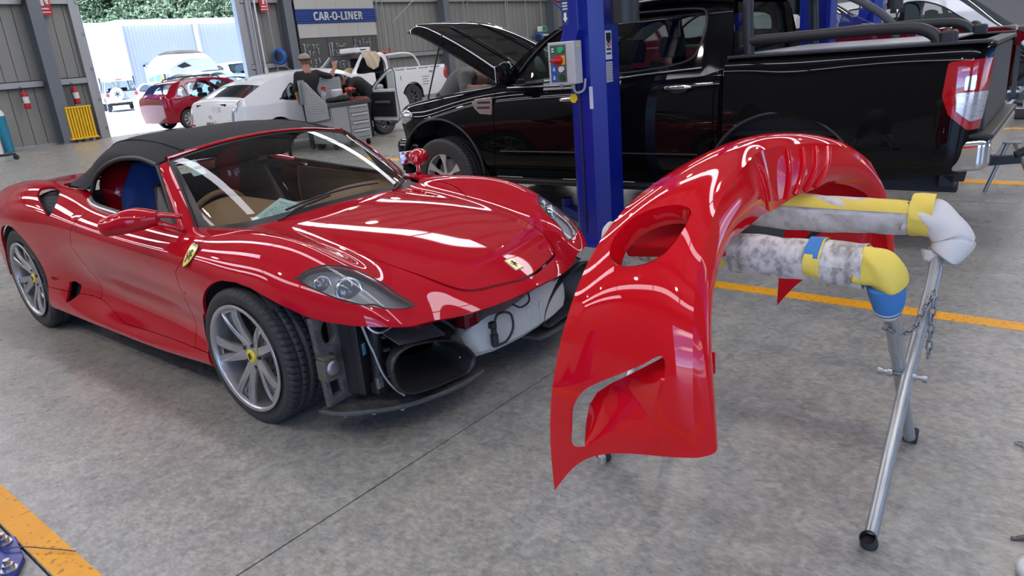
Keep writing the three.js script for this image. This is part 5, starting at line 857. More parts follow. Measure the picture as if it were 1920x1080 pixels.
// ------------------------------------------------------------------ black double-cab pickup, nose towards -x, bonnet propped open
{
  const CZ = -3.61; const pk = thing('pickup_truck', 'glossy black double-cab pickup with its bonnet propped open beside the lift column', 'pickup', [-.03, 0, CZ], .03);
  const Z = z => z; // local z: near side is +
  const rowZ = [0, .50, .74, .855, .915, .928, .915, .87];
  const st = (xs, ys, zs) => rowZ.map((z, j) => [Array.isArray(xs) ? xs[j] : xs, ys[j], (zs || rowZ)[j]]);
  const cabNet = [
    st([-3.06, -3.03, -2.95, -2.86, -2.78, -2.75, -2.74, -2.74], [1.03, 1.02, .98, .92, .80, .68, .55, .45], [0, .47, .68, .76, .81, .82, .81, .78]),
    st([-2.95, -2.92, -2.84, -2.74, -2.66, -2.63, -2.62, -2.62], [1.09, 1.085, 1.05, .99, .86, .72, .56, .44], [0, .48, .71, .805, .86, .875, .865, .83]),
    st([-2.70, -2.68, -2.62, -2.54, -2.48, -2.46, -2.45, -2.45], [1.14, 1.135, 1.10, 1.035, .91, .74, .56, .43], [0, .49, .73, .84, .905, .925, .915, .87]),
    st([-2.30, -2.30, -2.26, -2.22, -2.20, -2.20, -2.20, -2.20], [1.19, 1.185, 1.155, 1.09, .96, .76, .56, .42], [0, .5, .74, .86, .935, .952, .935, .88]),
    st(-1.75, [1.235, 1.23, 1.21, 1.155, 1.0, .77, .56, .42], [0, .5, .74, .858, .922, .935, .92, .875]),
    st(-1.35, [1.25, 1.25, 1.24, 1.185, 1.02, .78, .56, .42]),
    st(-.6, [1.25, 1.25, 1.25, 1.205, 1.03, .78, .56, .42]),
    st(.2, [1.26, 1.26, 1.265, 1.225, 1.04, .78, .56, .42]),
    st(.60, [1.26, 1.26, 1.275, 1.235, 1.045, .78, .56, .42]),
  ];
  const bedNet = [
    st(.635, [1.33, 1.335, 1.335, 1.30, 1.08, .80, .58, .45], [0, .60, .80, .875, .918, .930, .915, .87]),
    st(.80, [1.33, 1.335, 1.335, 1.30, 1.08, .80, .58, .45], [0, .60, .80, .875, .922, .935, .918, .87]),
    st(1.05, [1.33, 1.335, 1.335, 1.30, 1.09, .82, .58, .46], [0, .60, .80, .876, .940, .958, .935, .88]),
    st(1.45, [1.33, 1.335, 1.335, 1.30, 1.08, .80, .58, .48], [0, .60, .80, .875, .928, .940, .920, .87]),
    st(1.90, [1.33, 1.335, 1.335, 1.30, 1.07, .80, .60, .52], [0, .60, .80, .87, .915, .920, .900, .86]),
    st([2.20, 2.20, 2.20, 2.20, 2.19, 2.17, 2.15, 2.13], [1.33, 1.335, 1.33, 1.29, 1.06, .80, .62, .55], [0, .60, .78, .84, .885, .890, .88, .84]),
    st([2.26, 2.26, 2.255, 2.25, 2.235, 2.21, 2.19, 2.17], [1.32, 1.32, 1.315, 1.275, 1.05, .80, .63, .56], [0, .58, .72, .765, .80, .81, .80, .77]),
  ];
  const cab = outward(netMesh(cabNet, 260, 110), [-1, .8, 0]), bed = outward(netMesh(bedNet, 130, 110), [1.4, .8, 0]);
  const up = m => { const i = (Math.floor(m.p.length / 6)) * 3; return m.n[2] >= -9 ? m : m; };
  const arch = (x, y, c, r) => Math.hypot(x - c, y - .42) - r;
  const mids = (a, b) => Math.abs(a[2]) < 1e-3 && Math.abs(b[2]) < 1e-3;
  const hoodP = [[-3.2, -.5], [-2.80, -.5], [-2.80, .66], [-2.6, .70], [-2.2, .735], [-1.42, .745], [-1.42, -.5]].map(p => p);
  const inHood = (x, z) => sd([[-2.93, -.3], [-2.93, .40], [-2.82, .64], [-2.6, .70], [-2.2, .735], [-1.45, .745], [-1.40, .5], [-1.38, -.3]], x, z);
  const gap = .003, dF = y => -1.50 + (y < .75 ? (y - .75) * .2 : 0), dM = -.50, dR = .56;
  const rearDoorCut = (x, y) => arch(x, y, 1.04, .585);
  const one = (n, m, d = .018) => { part(n, geo(flange(m, d, mids)), MT.black, pk); part(n, geo(flange(mirror(m), d, mids)), MT.black, pk); };
  const sillY = .53;
  one('front_wing', clips(cab, (x, y, z) => dF(y) - x - gap, (x, y, z) => inHood(x, Math.abs(z)) - gap, (x, y) => y < .95 ? arch(x, y, -2.2, .53) : 1, (x, y, z) => y > .50 || x > -2.0 ? 1 : -1));
  const side = (x, y, z) => z - .70;
  one('door', clips(cab, side, (x, y) => x - dF(y) - gap, x => dM - x - gap, (x, y) => y - sillY - gap)); one('door', clips(cab, side, x => x - dM - gap, x => dR - x - gap, (x, y) => y - sillY - gap, rearDoorCut));
  one('sill', clips(cab, side, (x, y) => sillY - y - gap, (x, y) => arch(x, y, -2.2, .53), (x, y) => x + 1.9)); one('cab_corner', clips(cab, side, x => x - dR - gap, (x, y) => y - .62));
  const bedSide = clips(bed, (x, y, z) => z - .70, (x, y) => y < 1.0 ? arch(x, y, 1.05, .535) : 1, (x, y) => y - .47 - sstep(1.6, 2.1, x) * .08);
  const tailP = [[2.035, 1.235], [2.30, 1.25], [2.30, .83], [2.16, .835], [2.06, .93], [2.02, 1.04]]; const notTail = (x, y, z) => sd(tailP, x, y) - .002;
  one('bed_side', clip(bedSide, notTail));
  // fuel flap on the near bed side
  { const fl = [[.775, 1.125], [.975, 1.11], [.98, .985], [.93, .97], [.80, .975], [.765, 1.0]]; const m = offs(clip(bed, (x, y, z) => z > .7 ? -sd(fl, x, y) : -1), .003); part('fuel_flap', geo(flange(m, .004)), MT.black, pk); }
  for (const s of [1, -1]) for (const [c, r] of [[-2.2, .55], [1.05, .555]]) { const m = fnMesh((u, v) => { const th = lerp(-.05, Math.PI + .05, u); return [c + Math.cos(th) * r, .42 + Math.sin(th) * r, s * lerp(.50, .90, v)]; }, 40, 2); part('wheel_arch_liner', [geo(m), new THREE.CircleGeometry(r, 40, 0, Math.PI).translate(c, .42, s * .5)], MT.dark, pk); const fl = tube(Array.from({ length: 15 }, (_, k) => { const th = lerp(.05, Math.PI - .05, k / 14), rr_ = c < 0 ? .535 : .54; return [c + Math.cos(th) * rr_, .42 + Math.sin(th) * rr_, s * (.925 + .015 * Math.sin(th))]; }), .012, 50, 8); part('arch_lip', fl, MT.plastic, pk); }
  // load bed, tailgate
  part('bed_floor', bx(.64, 2.22, .78, .82, -.78, .78), MT.plastic, pk); for (const s of [1, -1]) part('bed_wall', bx(.64, 2.22, .80, 1.31, s > 0 ? .70 : -.76, s > 0 ? .76 : -.70), MT.plastic, pk);
  part('headboard', bx(.64, .69, .80, 1.34, -.78, .78), MT.plastic, pk); part('tailgate', rbox(.09, .52, 1.44, .03, 2.19, 1.05, 0), MT.plastic, pk); part('tailgate_cap', rbox(.11, .03, 1.44, .012, 2.20, 1.325, 0), MT.plastic, pk);
  part('load_cover', [bx(.75, 1.98, 1.345, 1.362, -.70, .70, .006)], MT.galv, pk, 'silver bed cover'); for (const s of [1, -1]) part('bed_rail_cap', rbox(1.60, .022, .10, .008, 1.44, 1.343, s * .815), MT.plastic, pk);
  // sports bar
  for (const s of [1, -1]) { part('sports_bar_rail', [tube([[.77, 1.445, s * .80], [1.2, 1.45, s * .80], [1.72, 1.45, s * .80], [1.86, 1.435, s * .80], [1.94, 1.385, s * .80], [1.955, 1.34, s * .80]], .036, 60, 14)], MT.plastic, pk); part('rail_end', rbox(.09, .09, .10, .02, 2.01, 1.375, s * .80), MT.plastic, pk); }
  part('sports_bar', tube([[.78, 1.34, .80], [.77, 1.55, .80], [.76, 1.74, .77], [.76, 1.80, .68], [.76, 1.81, .4], [.76, 1.81, -.4], [.76, 1.80, -.68], [.76, 1.74, -.77], [.77, 1.55, -.80], [.78, 1.34, -.80]], .036, 90, 14), MT.plastic, pk); part('sports_bar_brace', tube([[.80, 1.80, -.6], [1.1, 1.70, -.70], [1.38, 1.48, -.78], [1.42, 1.36, -.80]], .032, 40, 12), MT.plasticGrey, pk);
  // greenhouse
  const zt = y => .868 - (y - 1.20) * .335 - Math.max(0, y - 1.66) * .8;
  const cabOut = [[-1.56, 1.22], [-1.35, 1.39], [-1.08, 1.57], [-.82, 1.70], [-.6, 1.765], [-.2, 1.795], [.2, 1.80], [.48, 1.785], [.60, 1.74], [.64, 1.5], [.64, 1.22], [.2, 1.19], [-.6, 1.18], [-1.3, 1.17]];
  const w1 = smooth2([[-1.33, 1.235], [-1.24, 1.36], [-1.03, 1.545], [-.84, 1.655], [-.70, 1.695], [-.60, 1.70], [-.57, 1.62], [-.565, 1.30], [-.58, 1.255], [-.8, 1.245], [-1.1, 1.235]], true, 5), w2 = smooth2([[-.42, 1.285], [-.425, 1.5], [-.42, 1.68], [-.36, 1.71], [0, 1.715], [.34, 1.70], [.41, 1.68], [.435, 1.60], [.41, 1.45], [.36, 1.36], [.22, 1.315], [0, 1.29], [-.3, 1.275]], true, 5);
  const wallM = fnMesh((u, v) => { const x = lerp(-1.7, .72, u), y = lerp(1.10, 1.82, v); return [x, y, zt(y) - .05 * sstep(.45, .7, x) - .06 * sstep(-1.0, -1.6, x)]; }, 120, 60, false);
  const W0 = wallM.n[2] > 0 ? wallM : { p: wallM.p, n: wallM.n.map(x => -x), idx: wallM.idx.reduce((a, _, i) => (i % 3 === 0 ? a.push(wallM.idx[i], wallM.idx[i + 2], wallM.idx[i + 1]) : 0, a), []) };
  const pill = clips(W0, (x, y) => -sd(cabOut, x, y), (x, y) => sd(w1, x, y), (x, y) => sd(w2, x, y));
  for (const s of [1, -1]) {
    const mm = m => s > 0 ? m : mirror(m); part('cab_side', geo(flange(mm(pill), .05)), MT.black, pk);
    for (const w of [w1, w2]) { part('side_window', geo(mm(offs(clip(W0, (x, y) => -sd(w, x, y) + .006), -.012))), MT.glassDark, pk); part('window_seal', tube(w.filter((_, i) => i % 2 === 0).map(p => [p[0], p[1], s * (zt(p[1]) - .05 * sstep(.45, .7, p[0]) - .06 * sstep(-1.0, -1.6, p[0]) - .004)]), .010, 120, 6, true), MT.plastic, pk); }
    part('belt_trim', tube([[-1.36, 1.21, s * .868], [-.6, 1.215, s * .882], [0, 1.26, s * .868], [.45, 1.285, s * .858]], .008, 40, 6), MT.satin, pk);
    // mirrors, handles, wing vent, steps
    const mz = s * 1.02; const mir = part('door_mirror', limb([[-1.20, 1.33, s * .94, .06, .06], [-1.215, 1.335, s * .985, .075, .095], [-1.225, 1.335, s * 1.06, .075, .10], [-1.225, 1.33, s * 1.12, .05, .08]], 18, 6), MT.black, pk); part('mirror_trim', rbox(.012, .14, .13, .02, -1.298, 1.335, s * 1.04), MT.chrome, mir); part('mirror_stalk', rbox(.08, .04, .12, .015, -1.20, 1.26, s * .92), MT.plastic, mir);
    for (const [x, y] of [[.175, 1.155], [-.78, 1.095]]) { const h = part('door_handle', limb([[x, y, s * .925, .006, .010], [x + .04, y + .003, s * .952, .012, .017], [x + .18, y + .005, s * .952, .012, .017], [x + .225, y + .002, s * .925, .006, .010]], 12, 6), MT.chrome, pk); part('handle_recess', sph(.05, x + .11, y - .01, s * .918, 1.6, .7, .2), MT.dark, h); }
    const vz = s * .917; const vent = part('wing_vent', extr([[-1.745, 1.09], [-1.70, 1.125], [-1.50, 1.14], [-1.52, .985], [-1.66, .995], [-1.715, 1.04]], .012, .003).translate(0, 0, s > 0 ? .912 : -.924), MT.satin, pk); for (let k = 0; k < 2; k++) part('vent_slot', rbox(.15, .022, .016, .004, -1.60 - k * .01, 1.095 - k * .045, s * .919), MT.plastic, vent);
    part('side_step', [rbox(2.5, .035, .14, .012, -.55, .40, s * .94), rbox(2.4, .02, .05, .006, -.55, .42, s * 1.0)], MT.plastic, pk); part('door_moulding', rbox(1.9, .014, .014, .006, -.5, .66, s * .935), MT.plastic, pk);
    // tail lamp
    const tm = clip(bed, (x, y, z) => z > .5 ? -sd(tailP, x, y) : -1); const tl = part('tail_lamp', geo(mm(offs(tm, .008))), MT.redLens, pk, 'red and clear tail lamp'); const clearP = [[2.09, 1.055], [2.26, 1.06], [2.26, .90], [2.17, .885], [2.10, .95]]; part('clear_lens', geo(mm(offs(clip(bed, (x, y, z) => z > .5 ? -sd(clearP, x, y) : -1), .0115))), phy(lin(.62, .60, .58), { roughness: .12, metalness: .55, clearcoat: 1, side: THREE.DoubleSide }), tl); for (let k = 0; k < 6; k++) part('lens_rib', geo(mm(offs(clip(bed, (x, y, z) => z > .5 ? Math.min(-sd(clearP, x, y), .004 - Math.abs(y - .915 - k * .025)) : -1), .0135))), MT.satin, tl); part('lens_glint', geo(mm(offs(clip(bed, (x, y, z) => z > .5 ? -sd([[2.13, 1.15], [2.18, 1.155], [2.185, 1.07], [2.13, 1.07]], x, y) : -1), .0115))), MT.chrome, tl);
    // headlamp
    part('headlamp', [limb([[-2.90, .94, s * .58, .05, .07], [-2.82, .955, s * .70, .08, .085], [-2.70, .965, s * .80, .07, .07], [-2.60, .975, s * .855, .02, .03]], 16, 6)], phy(lin(.45, .46, .47), { roughness: .08, metalness: .7, clearcoat: 1 }), pk);
    part('fog_lamp', cyl(.05, .06, -2.95, .56, s * .62, 'x', 20), MT.chrome, pk);
  }
  const roof = netMesh([[[-1.0, 1.60, 0], [-1.0, 1.59, .4], [-.98, 1.575, .66], [-.98, 1.56, .715]], [[-.7, 1.76, 0], [-.7, 1.755, .4], [-.69, 1.745, .64], [-.69, 1.725, .69]], [[-.2, 1.825, 0], [-.2, 1.82, .4], [-.2, 1.80, .62], [-.2, 1.785, .665]], [[.3, 1.83, 0], [.3, 1.825, .4], [.3, 1.805, .62], [.3, 1.79, .662]], [[.6, 1.79, 0], [.6, 1.785, .4], [.6, 1.765, .61], [.6, 1.745, .655]]], 40, 24); for (const m of [roof]) { const q = outward(m, [0, 1, 0]); roof.n = q.n; roof.idx = q.idx; } part('roof', geo(flange(join(roof, mirror(roof)), .03, mids)), MT.black, pk);
  for (const s of [1, -1]) part('roof_rail', [tube([[-.55, 1.80, s * .60], [-.45, 1.85, s * .60], [.3, 1.86, s * .60], [.42, 1.82, s * .60]], .014, 40, 8)], MT.satin, pk);
  const ws = fnMesh((u, v) => [lerp(-1.48, -.92, v) - .10 * (1 - Math.pow(2 * u - 1, 2)), lerp(1.24, 1.63, v) + .02 * (1 - Math.pow(2 * u - 1, 2)), lerp(-.74, .74, u) * lerp(1, .90, v)], 24, 10); part('windscreen', geo(ws), MT.glassDark, pk); part('rear_window', geo(fnMesh((u, v) => [lerp(.66, .62, v), lerp(1.30, 1.72, v), lerp(-.66, .66, u) * lerp(1, .92, v)], 10, 6)), MT.glassDark, pk); part('cab_back', [bx(.58, .64, .8, 1.30, -.80, .80)], MT.black, pk);
  part('cabin_floor', bx(-1.45, .6, .50, .58, -.80, .80), MT.dark, pk); part('dashboard', rbox(.42, .28, 1.5, .06, -1.28, 1.10, 0), MT.plastic, pk); part('steering_wheel', new THREE.TorusGeometry(.185, .015, 10, 36).rotateY(Math.PI / 2).rotateZ(.4).translate(-.98, 1.16, .38), MT.plastic, pk);
  for (const [x, z] of [[-.55, .38], [-.55, -.38], [.30, .38], [.30, -.38], [.30, 0]]) part('seat', [limb([[x - .18, .72, z, .25, .08], [x, .72, z, .25, .09], [x + .08, .95, z, .24, .07], [x + .16, 1.28, z, .20, .05]], 16, 5, V3(0, 0, 1)), limb([[x + .17, 1.34, z, .11, .045], [x + .18, 1.44, z, .13, .055], [x + .185, 1.52, z, .10, .045]], 14, 4, V3(0, 0, 1))], MT.cloth, pk);
  for (const [x, s] of [[-2.2, 1], [-2.2, -1], [1.03, 1], [1.03, -1]]) roadWheel(pk, x, .385, s * .80, .385, .235, .265, 6, MT.alloyWhite, { fine: true, wide: .045 });
  // nose: grille, bumper, engine bay
  part('grille', [rbox(.06, .24, 1.0, .02, -3.03, .86, 0), ...[0, 1, 2].map(k => rbox(.03, .03, 1.02, .008, -3.065, .79 + k * .075, 0))], MT.plastic, pk); part('front_bumper', bend(rbox(.34, .30, 1.74, .08, -2.96, .60, 0, 0, 0, 0, 4), v => { v.x += v.z * v.z * .34; }), MT.black, pk); part('bumper_guard', rbox(.14, .10, 1.1, .03, -3.08, .47, 0), MT.plasticGrey, pk);
  part('engine', [rbox(1.1, .20, .9, .05, -2.15, .98, 0), rbox(.5, .16, .5, .05, -2.2, 1.10, .05), rbox(.25, .16, .3, .03, -1.75, 1.08, .5), rbox(.3, .14, .25, .03, -2.5, 1.05, -.45)], MT.plastic, pk); part('engine_bay', [bx(-2.9, -1.45, .5, .6, -.7, .7), bx(-1.45, -1.40, .5, 1.2, -.72, .72), bx(-2.93, -2.85, .5, .98, -.6, .6)], MT.dark, pk); part('chassis', [bx(-2.9, 2.1, .36, .48, -.48, -.38), bx(-2.9, 2.1, .36, .48, .38, .48), cyl(.06, 1.5, -2.2, .385, 0, 'z'), cyl(.07, 1.5, 1.03, .385, 0, 'z'), bx(-1.9, .6, .42, .52, -.75, .75)], MT.dark, pk);
  // bonnet: hinged at the scuttle, leading edge up
  const hood = netMesh([[[0, 0, 0], [0, 0, .45], [0, -.02, .66], [.02, -.05, .735]], [[-.4, .015, 0], [-.4, .012, .45], [-.4, -.008, .66], [-.4, -.045, .735]], [[-.8, .012, 0], [-.8, .008, .45], [-.8, -.012, .65], [-.8, -.055, .725]], [[-1.2, -.02, 0], [-1.2, -.022, .42], [-1.18, -.045, .62], [-1.15, -.085, .69]], [[-1.45, -.075, 0], [-1.44, -.078, .40], [-1.40, -.098, .58], [-1.34, -.13, .65]], [[-1.56, -.15, 0], [-1.55, -.152, .38], [-1.50, -.165, .54], [-1.43, -.18, .60]]], 70, 50); { const q = outward(hood, [-.8, -2, 0]); hood.n = q.n; hood.idx = q.idx; }
  const HG = new THREE.Group(); HG.name = 'bonnet'; pk.add(HG); HG.position.set(-1.42, 1.235, 0); HG.rotation.z = -.50; // lifted
  part('bonnet_skin', geo(flange(join(hood, mirror(hood)), .012, mids)), MT.black, HG); const hoodIn = offs(hood, -.03); part('bonnet_frame', geo(join(hoodIn, mirror(hoodIn))), MT.plasticGrey, HG); part('bonnet_edge_trim', tube([[-1.56, -.16, -.36], [-1.57, -.158, 0], [-1.56, -.16, .36], [-1.48, -.185, .56]], .012, 30, 8), MT.chrome, HG);
  for (const s of [1, -1]) { part('bonnet_crease', tube([[-.1, .012, s * .30], [-.6, .03, s * .30], [-1.1, .0, s * .28], [-1.4, -.062, s * .26]], .008, 30, 8), MT.black, HG); }
  part('bonnet_stay', rod([-2.55, 1.03, .70], [-2.30, 1.72, .62], .008), MT.plastic, pk);
  // rear bumper and tow bar
  part('rear_bumper', bend(rbox(.22, .20, 1.80, .05, 2.24, .675, 0, 0, 0, 0, 4), v => { v.x -= Math.pow(Math.abs(v.z), 4) * .10; v.y += (v.x - 2.2) * .1; }), MT.chrome, pk, 'chrome rear bumper'); part('bumper_step', bend(rbox(.22, .03, 1.76, .012, 2.25, .79, 0), v => { v.x -= Math.pow(Math.abs(v.z), 4) * .10; }), MT.plastic, pk);
  part('tow_bar', [rbox(.10, .09, 1.2, .01, 2.05, .46, 0), bar([2.05, .48, 0], [2.42, .52, 0], .06, .06), limb([[2.38, .54, 0, .04, .03], [2.46, .58, 0, .035, .03], [2.52, .52, 0, .035, .025], [2.62, .50, 0, .05, .02]], 12, 5)], MT.plastic, pk); part('tow_ball', [sph(.026, 2.60, .565, 0), cyl(.016, .06, 2.60, .525, 0), cyl(.03, .06, 2.60, .465, 0, 'y', 6)], MT.dirtySteel, pk); part('side_bracket', extrZ([[1.86, .62], [2.16, .60], [2.16, .52], [2.15, .46], [2.08, .455], [2.03, .49]], .55, .60), MT.plastic, pk);
  part('spare_mount', rbox(.3, .10, .5, .03, 1.75, .48, 0), MT.dark, pk);
}
{ // light stand under the tow bar
  const t = thing('support_leg', 'thin grey metal stand with two legs behind the tow ball', 'stand', [2.05, 0, -5.05]);
  part('leg', rod([0, 0, 0], [.12, .42, -.05], .016), MT.steel, t); part('leg', rod([.30, 0, -.45], [.16, .42, -.10], .016), MT.steel, t); part('top_plate', rbox(.16, .015, .14, .004, .14, .425, -.07), MT.steel, t);
}
// ------------------------------------------------------------------ generic vehicle shell for the cars further off
// Local frame: x forward, z to the right-hand side. top: outline [x, y, tag] from the rear sill over the roof to the front sill; tag 'g' glazes the strip that starts there.
function vehicle(t, o) {
  const belt = o.belt, W = o.W, xs = o.top.map(p => p[0]), x0 = Math.min(...xs), x1 = Math.max(...xs), bot = o.bot ?? .25, rnd_ = o.round ?? .30;
  const zw = (x, y) => { const e = Math.max(0, x - (x1 - rnd_ * 1.6)) / (rnd_ * 1.6), f = Math.max(0, (x0 + rnd_) - x) / rnd_; let w = W * (1 - .16 * e * e - .10 * f * f); if (y > belt) w -= (y - belt) * (o.tumble ?? .36); w -= .05 * Math.pow(Math.max(0, (belt - .25 - y)) / .6, 2); w += .018 * Math.sin(clamp((y - bot) / (belt - bot), 0, 1) * Math.PI); return w; };
  const outline = (o.sharp ? o.top.map(p => [p[0], p[1]]) : smooth2(o.top.map(p => [p[0], p[1]]), false, 5)); const poly = [...outline, [outline[outline.length - 1][0], bot], [outline[0][0], bot]];
  const ymax = Math.max(...o.top.map(p => p[1])) + .02;
  const nx = o.res || 130, ny = Math.round(nx * .42); let S = fnMesh((u, v) => { const x = lerp(x0 - .01, x1 + .01, u), y = lerp(bot, ymax, v); return [x, y, zw(x, y)]; }, nx, ny);
  if (S.n[2] < 0) S = { p: S.p, n: S.n.map(x => -x), idx: S.idx.reduce((a, _, i) => (i % 3 === 0 ? a.push(S.idx[i], S.idx[i + 2], S.idx[i + 1]) : 0, a), []) };
  const arches = (x, y) => Math.min(...o.wheels.map(w => Math.hypot(x - w, y - o.R) - (o.arch || o.R + .07)));
  const wins = (o.windows || []).map(w => smooth2(w, true, 4));
  const baseCut = clips(S, (x, y) => -sd(poly, x, y), arches);
  const holes = w => (x, y) => sd(w, x, y);
  for (const s of [1, -1]) {
    const mm = m => s > 0 ? m : mirror(m); let m = baseCut; for (const w of wins) m = clip(m, holes(w)); const open = s > 0 ? o.openRight : o.openLeft; if (open) m = clip(m, holes(open));
    part('body_side', geo(flange(mm(m), .03)), o.paint, t);
    for (const w of wins) { if (open && w.every(p => sd(open, p[0], p[1]) < .03)) continue; let g = offs(clip(S, (x, y) => -sd(w, x, y) + .004), -.012); if (open) g = clip(g, holes(open)); if (!o.noGlass) part('side_window', geo(mm(g)), o.glass || MT.glassDark, t); }
    if (wins.length && !o.noSeal) for (const w of wins) { if (open && w.every(p => sd(open, p[0], p[1]) < .03)) continue; part('window_seal', tube(w.filter((_, i) => i % 2 === 0).map(p => [p[0], p[1], s * (zw(p[0], p[1]) - .004)]), .010, 60, 5, true), MT.plastic, t); }
    for (const w of o.wheels) { const r = (o.arch || o.R + .07) + .01; const lm = fnMesh((u, v) => { const th = lerp(-.1, Math.PI + .1, u); return [w + Math.cos(th) * r, o.R + Math.sin(th) * r, s * lerp(W - .42, W - .04, v)]; }, 24, 1); part('wheel_arch_liner', [geo(lm), new THREE.CircleGeometry(r, 24, 0, Math.PI).translate(w, o.R, s * (W - .42))], MT.dark, t); }
    if (!o.noWheels) for (const w of o.wheels) roadWheel(t, w, o.R, s * (W - .12), o.R, o.rim || o.R * .62, o.tw || .2, o.spokes || 7, o.rimMat || MT.alloy);
  }
  // strips across the car along its outline
  const strips = { body: [], glass: [] }; const K = o.sharp ? 1 : 5; let cur = null;
  for (let i = 0; i < o.top.length - 1; i++) { const tag = o.top[i][2] || 'b'; const seg = o.sharp ? [o.top[i], o.top[i + 1]].map(p => [p[0], p[1]]) : null; const a = o.sharp ? seg : outline.slice(Math.round(i * (outline.length - 1) / (o.top.length - 1)), Math.round((i + 1) * (outline.length - 1) / (o.top.length - 1)) + 1); if (cur && cur.tag === tag) cur.pts.push(...a.slice(1)); else { cur = { tag, pts: a.slice() }; strips.body.push(cur); } }
  for (const st of strips.body) {
    if (st.tag === 'n' || st.pts.length < 2) continue; const n = st.pts.length - 1; const m = fnMesh((u, v) => { const p = st.pts[Math.round(u * n)], q = lerp(-1, 1, v), w = zw(p[0], p[1]); const c = (1 - q * q) * (o.crown ?? .03); return [p[0] + (st.tag === 'g' || p[0] > x1 - .3 ? c * .6 : 0) - (p[0] < x0 + .2 ? c : 0), p[1] + (p[1] > .5 ? c : 0), q * w]; }, n, 14);
    if (st.tag === 'g') part(st.pts[0][0] < (x0 + x1) / 2 ? 'rear_window' : 'windscreen', geo(m), o.glass || MT.glassDark, t); else part(st.pts[0][1] > belt && st.pts[n][1] > belt ? 'roof' : 'body_panel', geo(m), o.paint, t);
  }
  part('floor_pan', bx(x0 + .15, x1 - .15, bot, bot + .05, -W + .25, W - .25), MT.dark, t); if (!o.noCabin) { part('cabin_tub', [bx(o.cab[0], o.cab[1], bot + .05, bot + .12, -W + .12, W - .12), bx(o.cab[0] - .03, o.cab[0], bot, belt - .08, -W + .12, W - .12), bx(o.cab[1], o.cab[1] + .03, bot, belt - .08, -W + .12, W - .12)], MT.dark, t); for (const z of [-.36, .36]) for (const x of o.seats || []) part('seat', [rbox(.50, .16, .48, .06, x, bot + .26, z), rbox(.16, belt - bot - .15, .46, .06, x - .28, (belt + bot) / 2 + .15, z, 0, 0, .15), rbox(.10, .17, .26, .05, x - .38, belt + .16, z)], MT.cloth, t); }
  return zw;
}
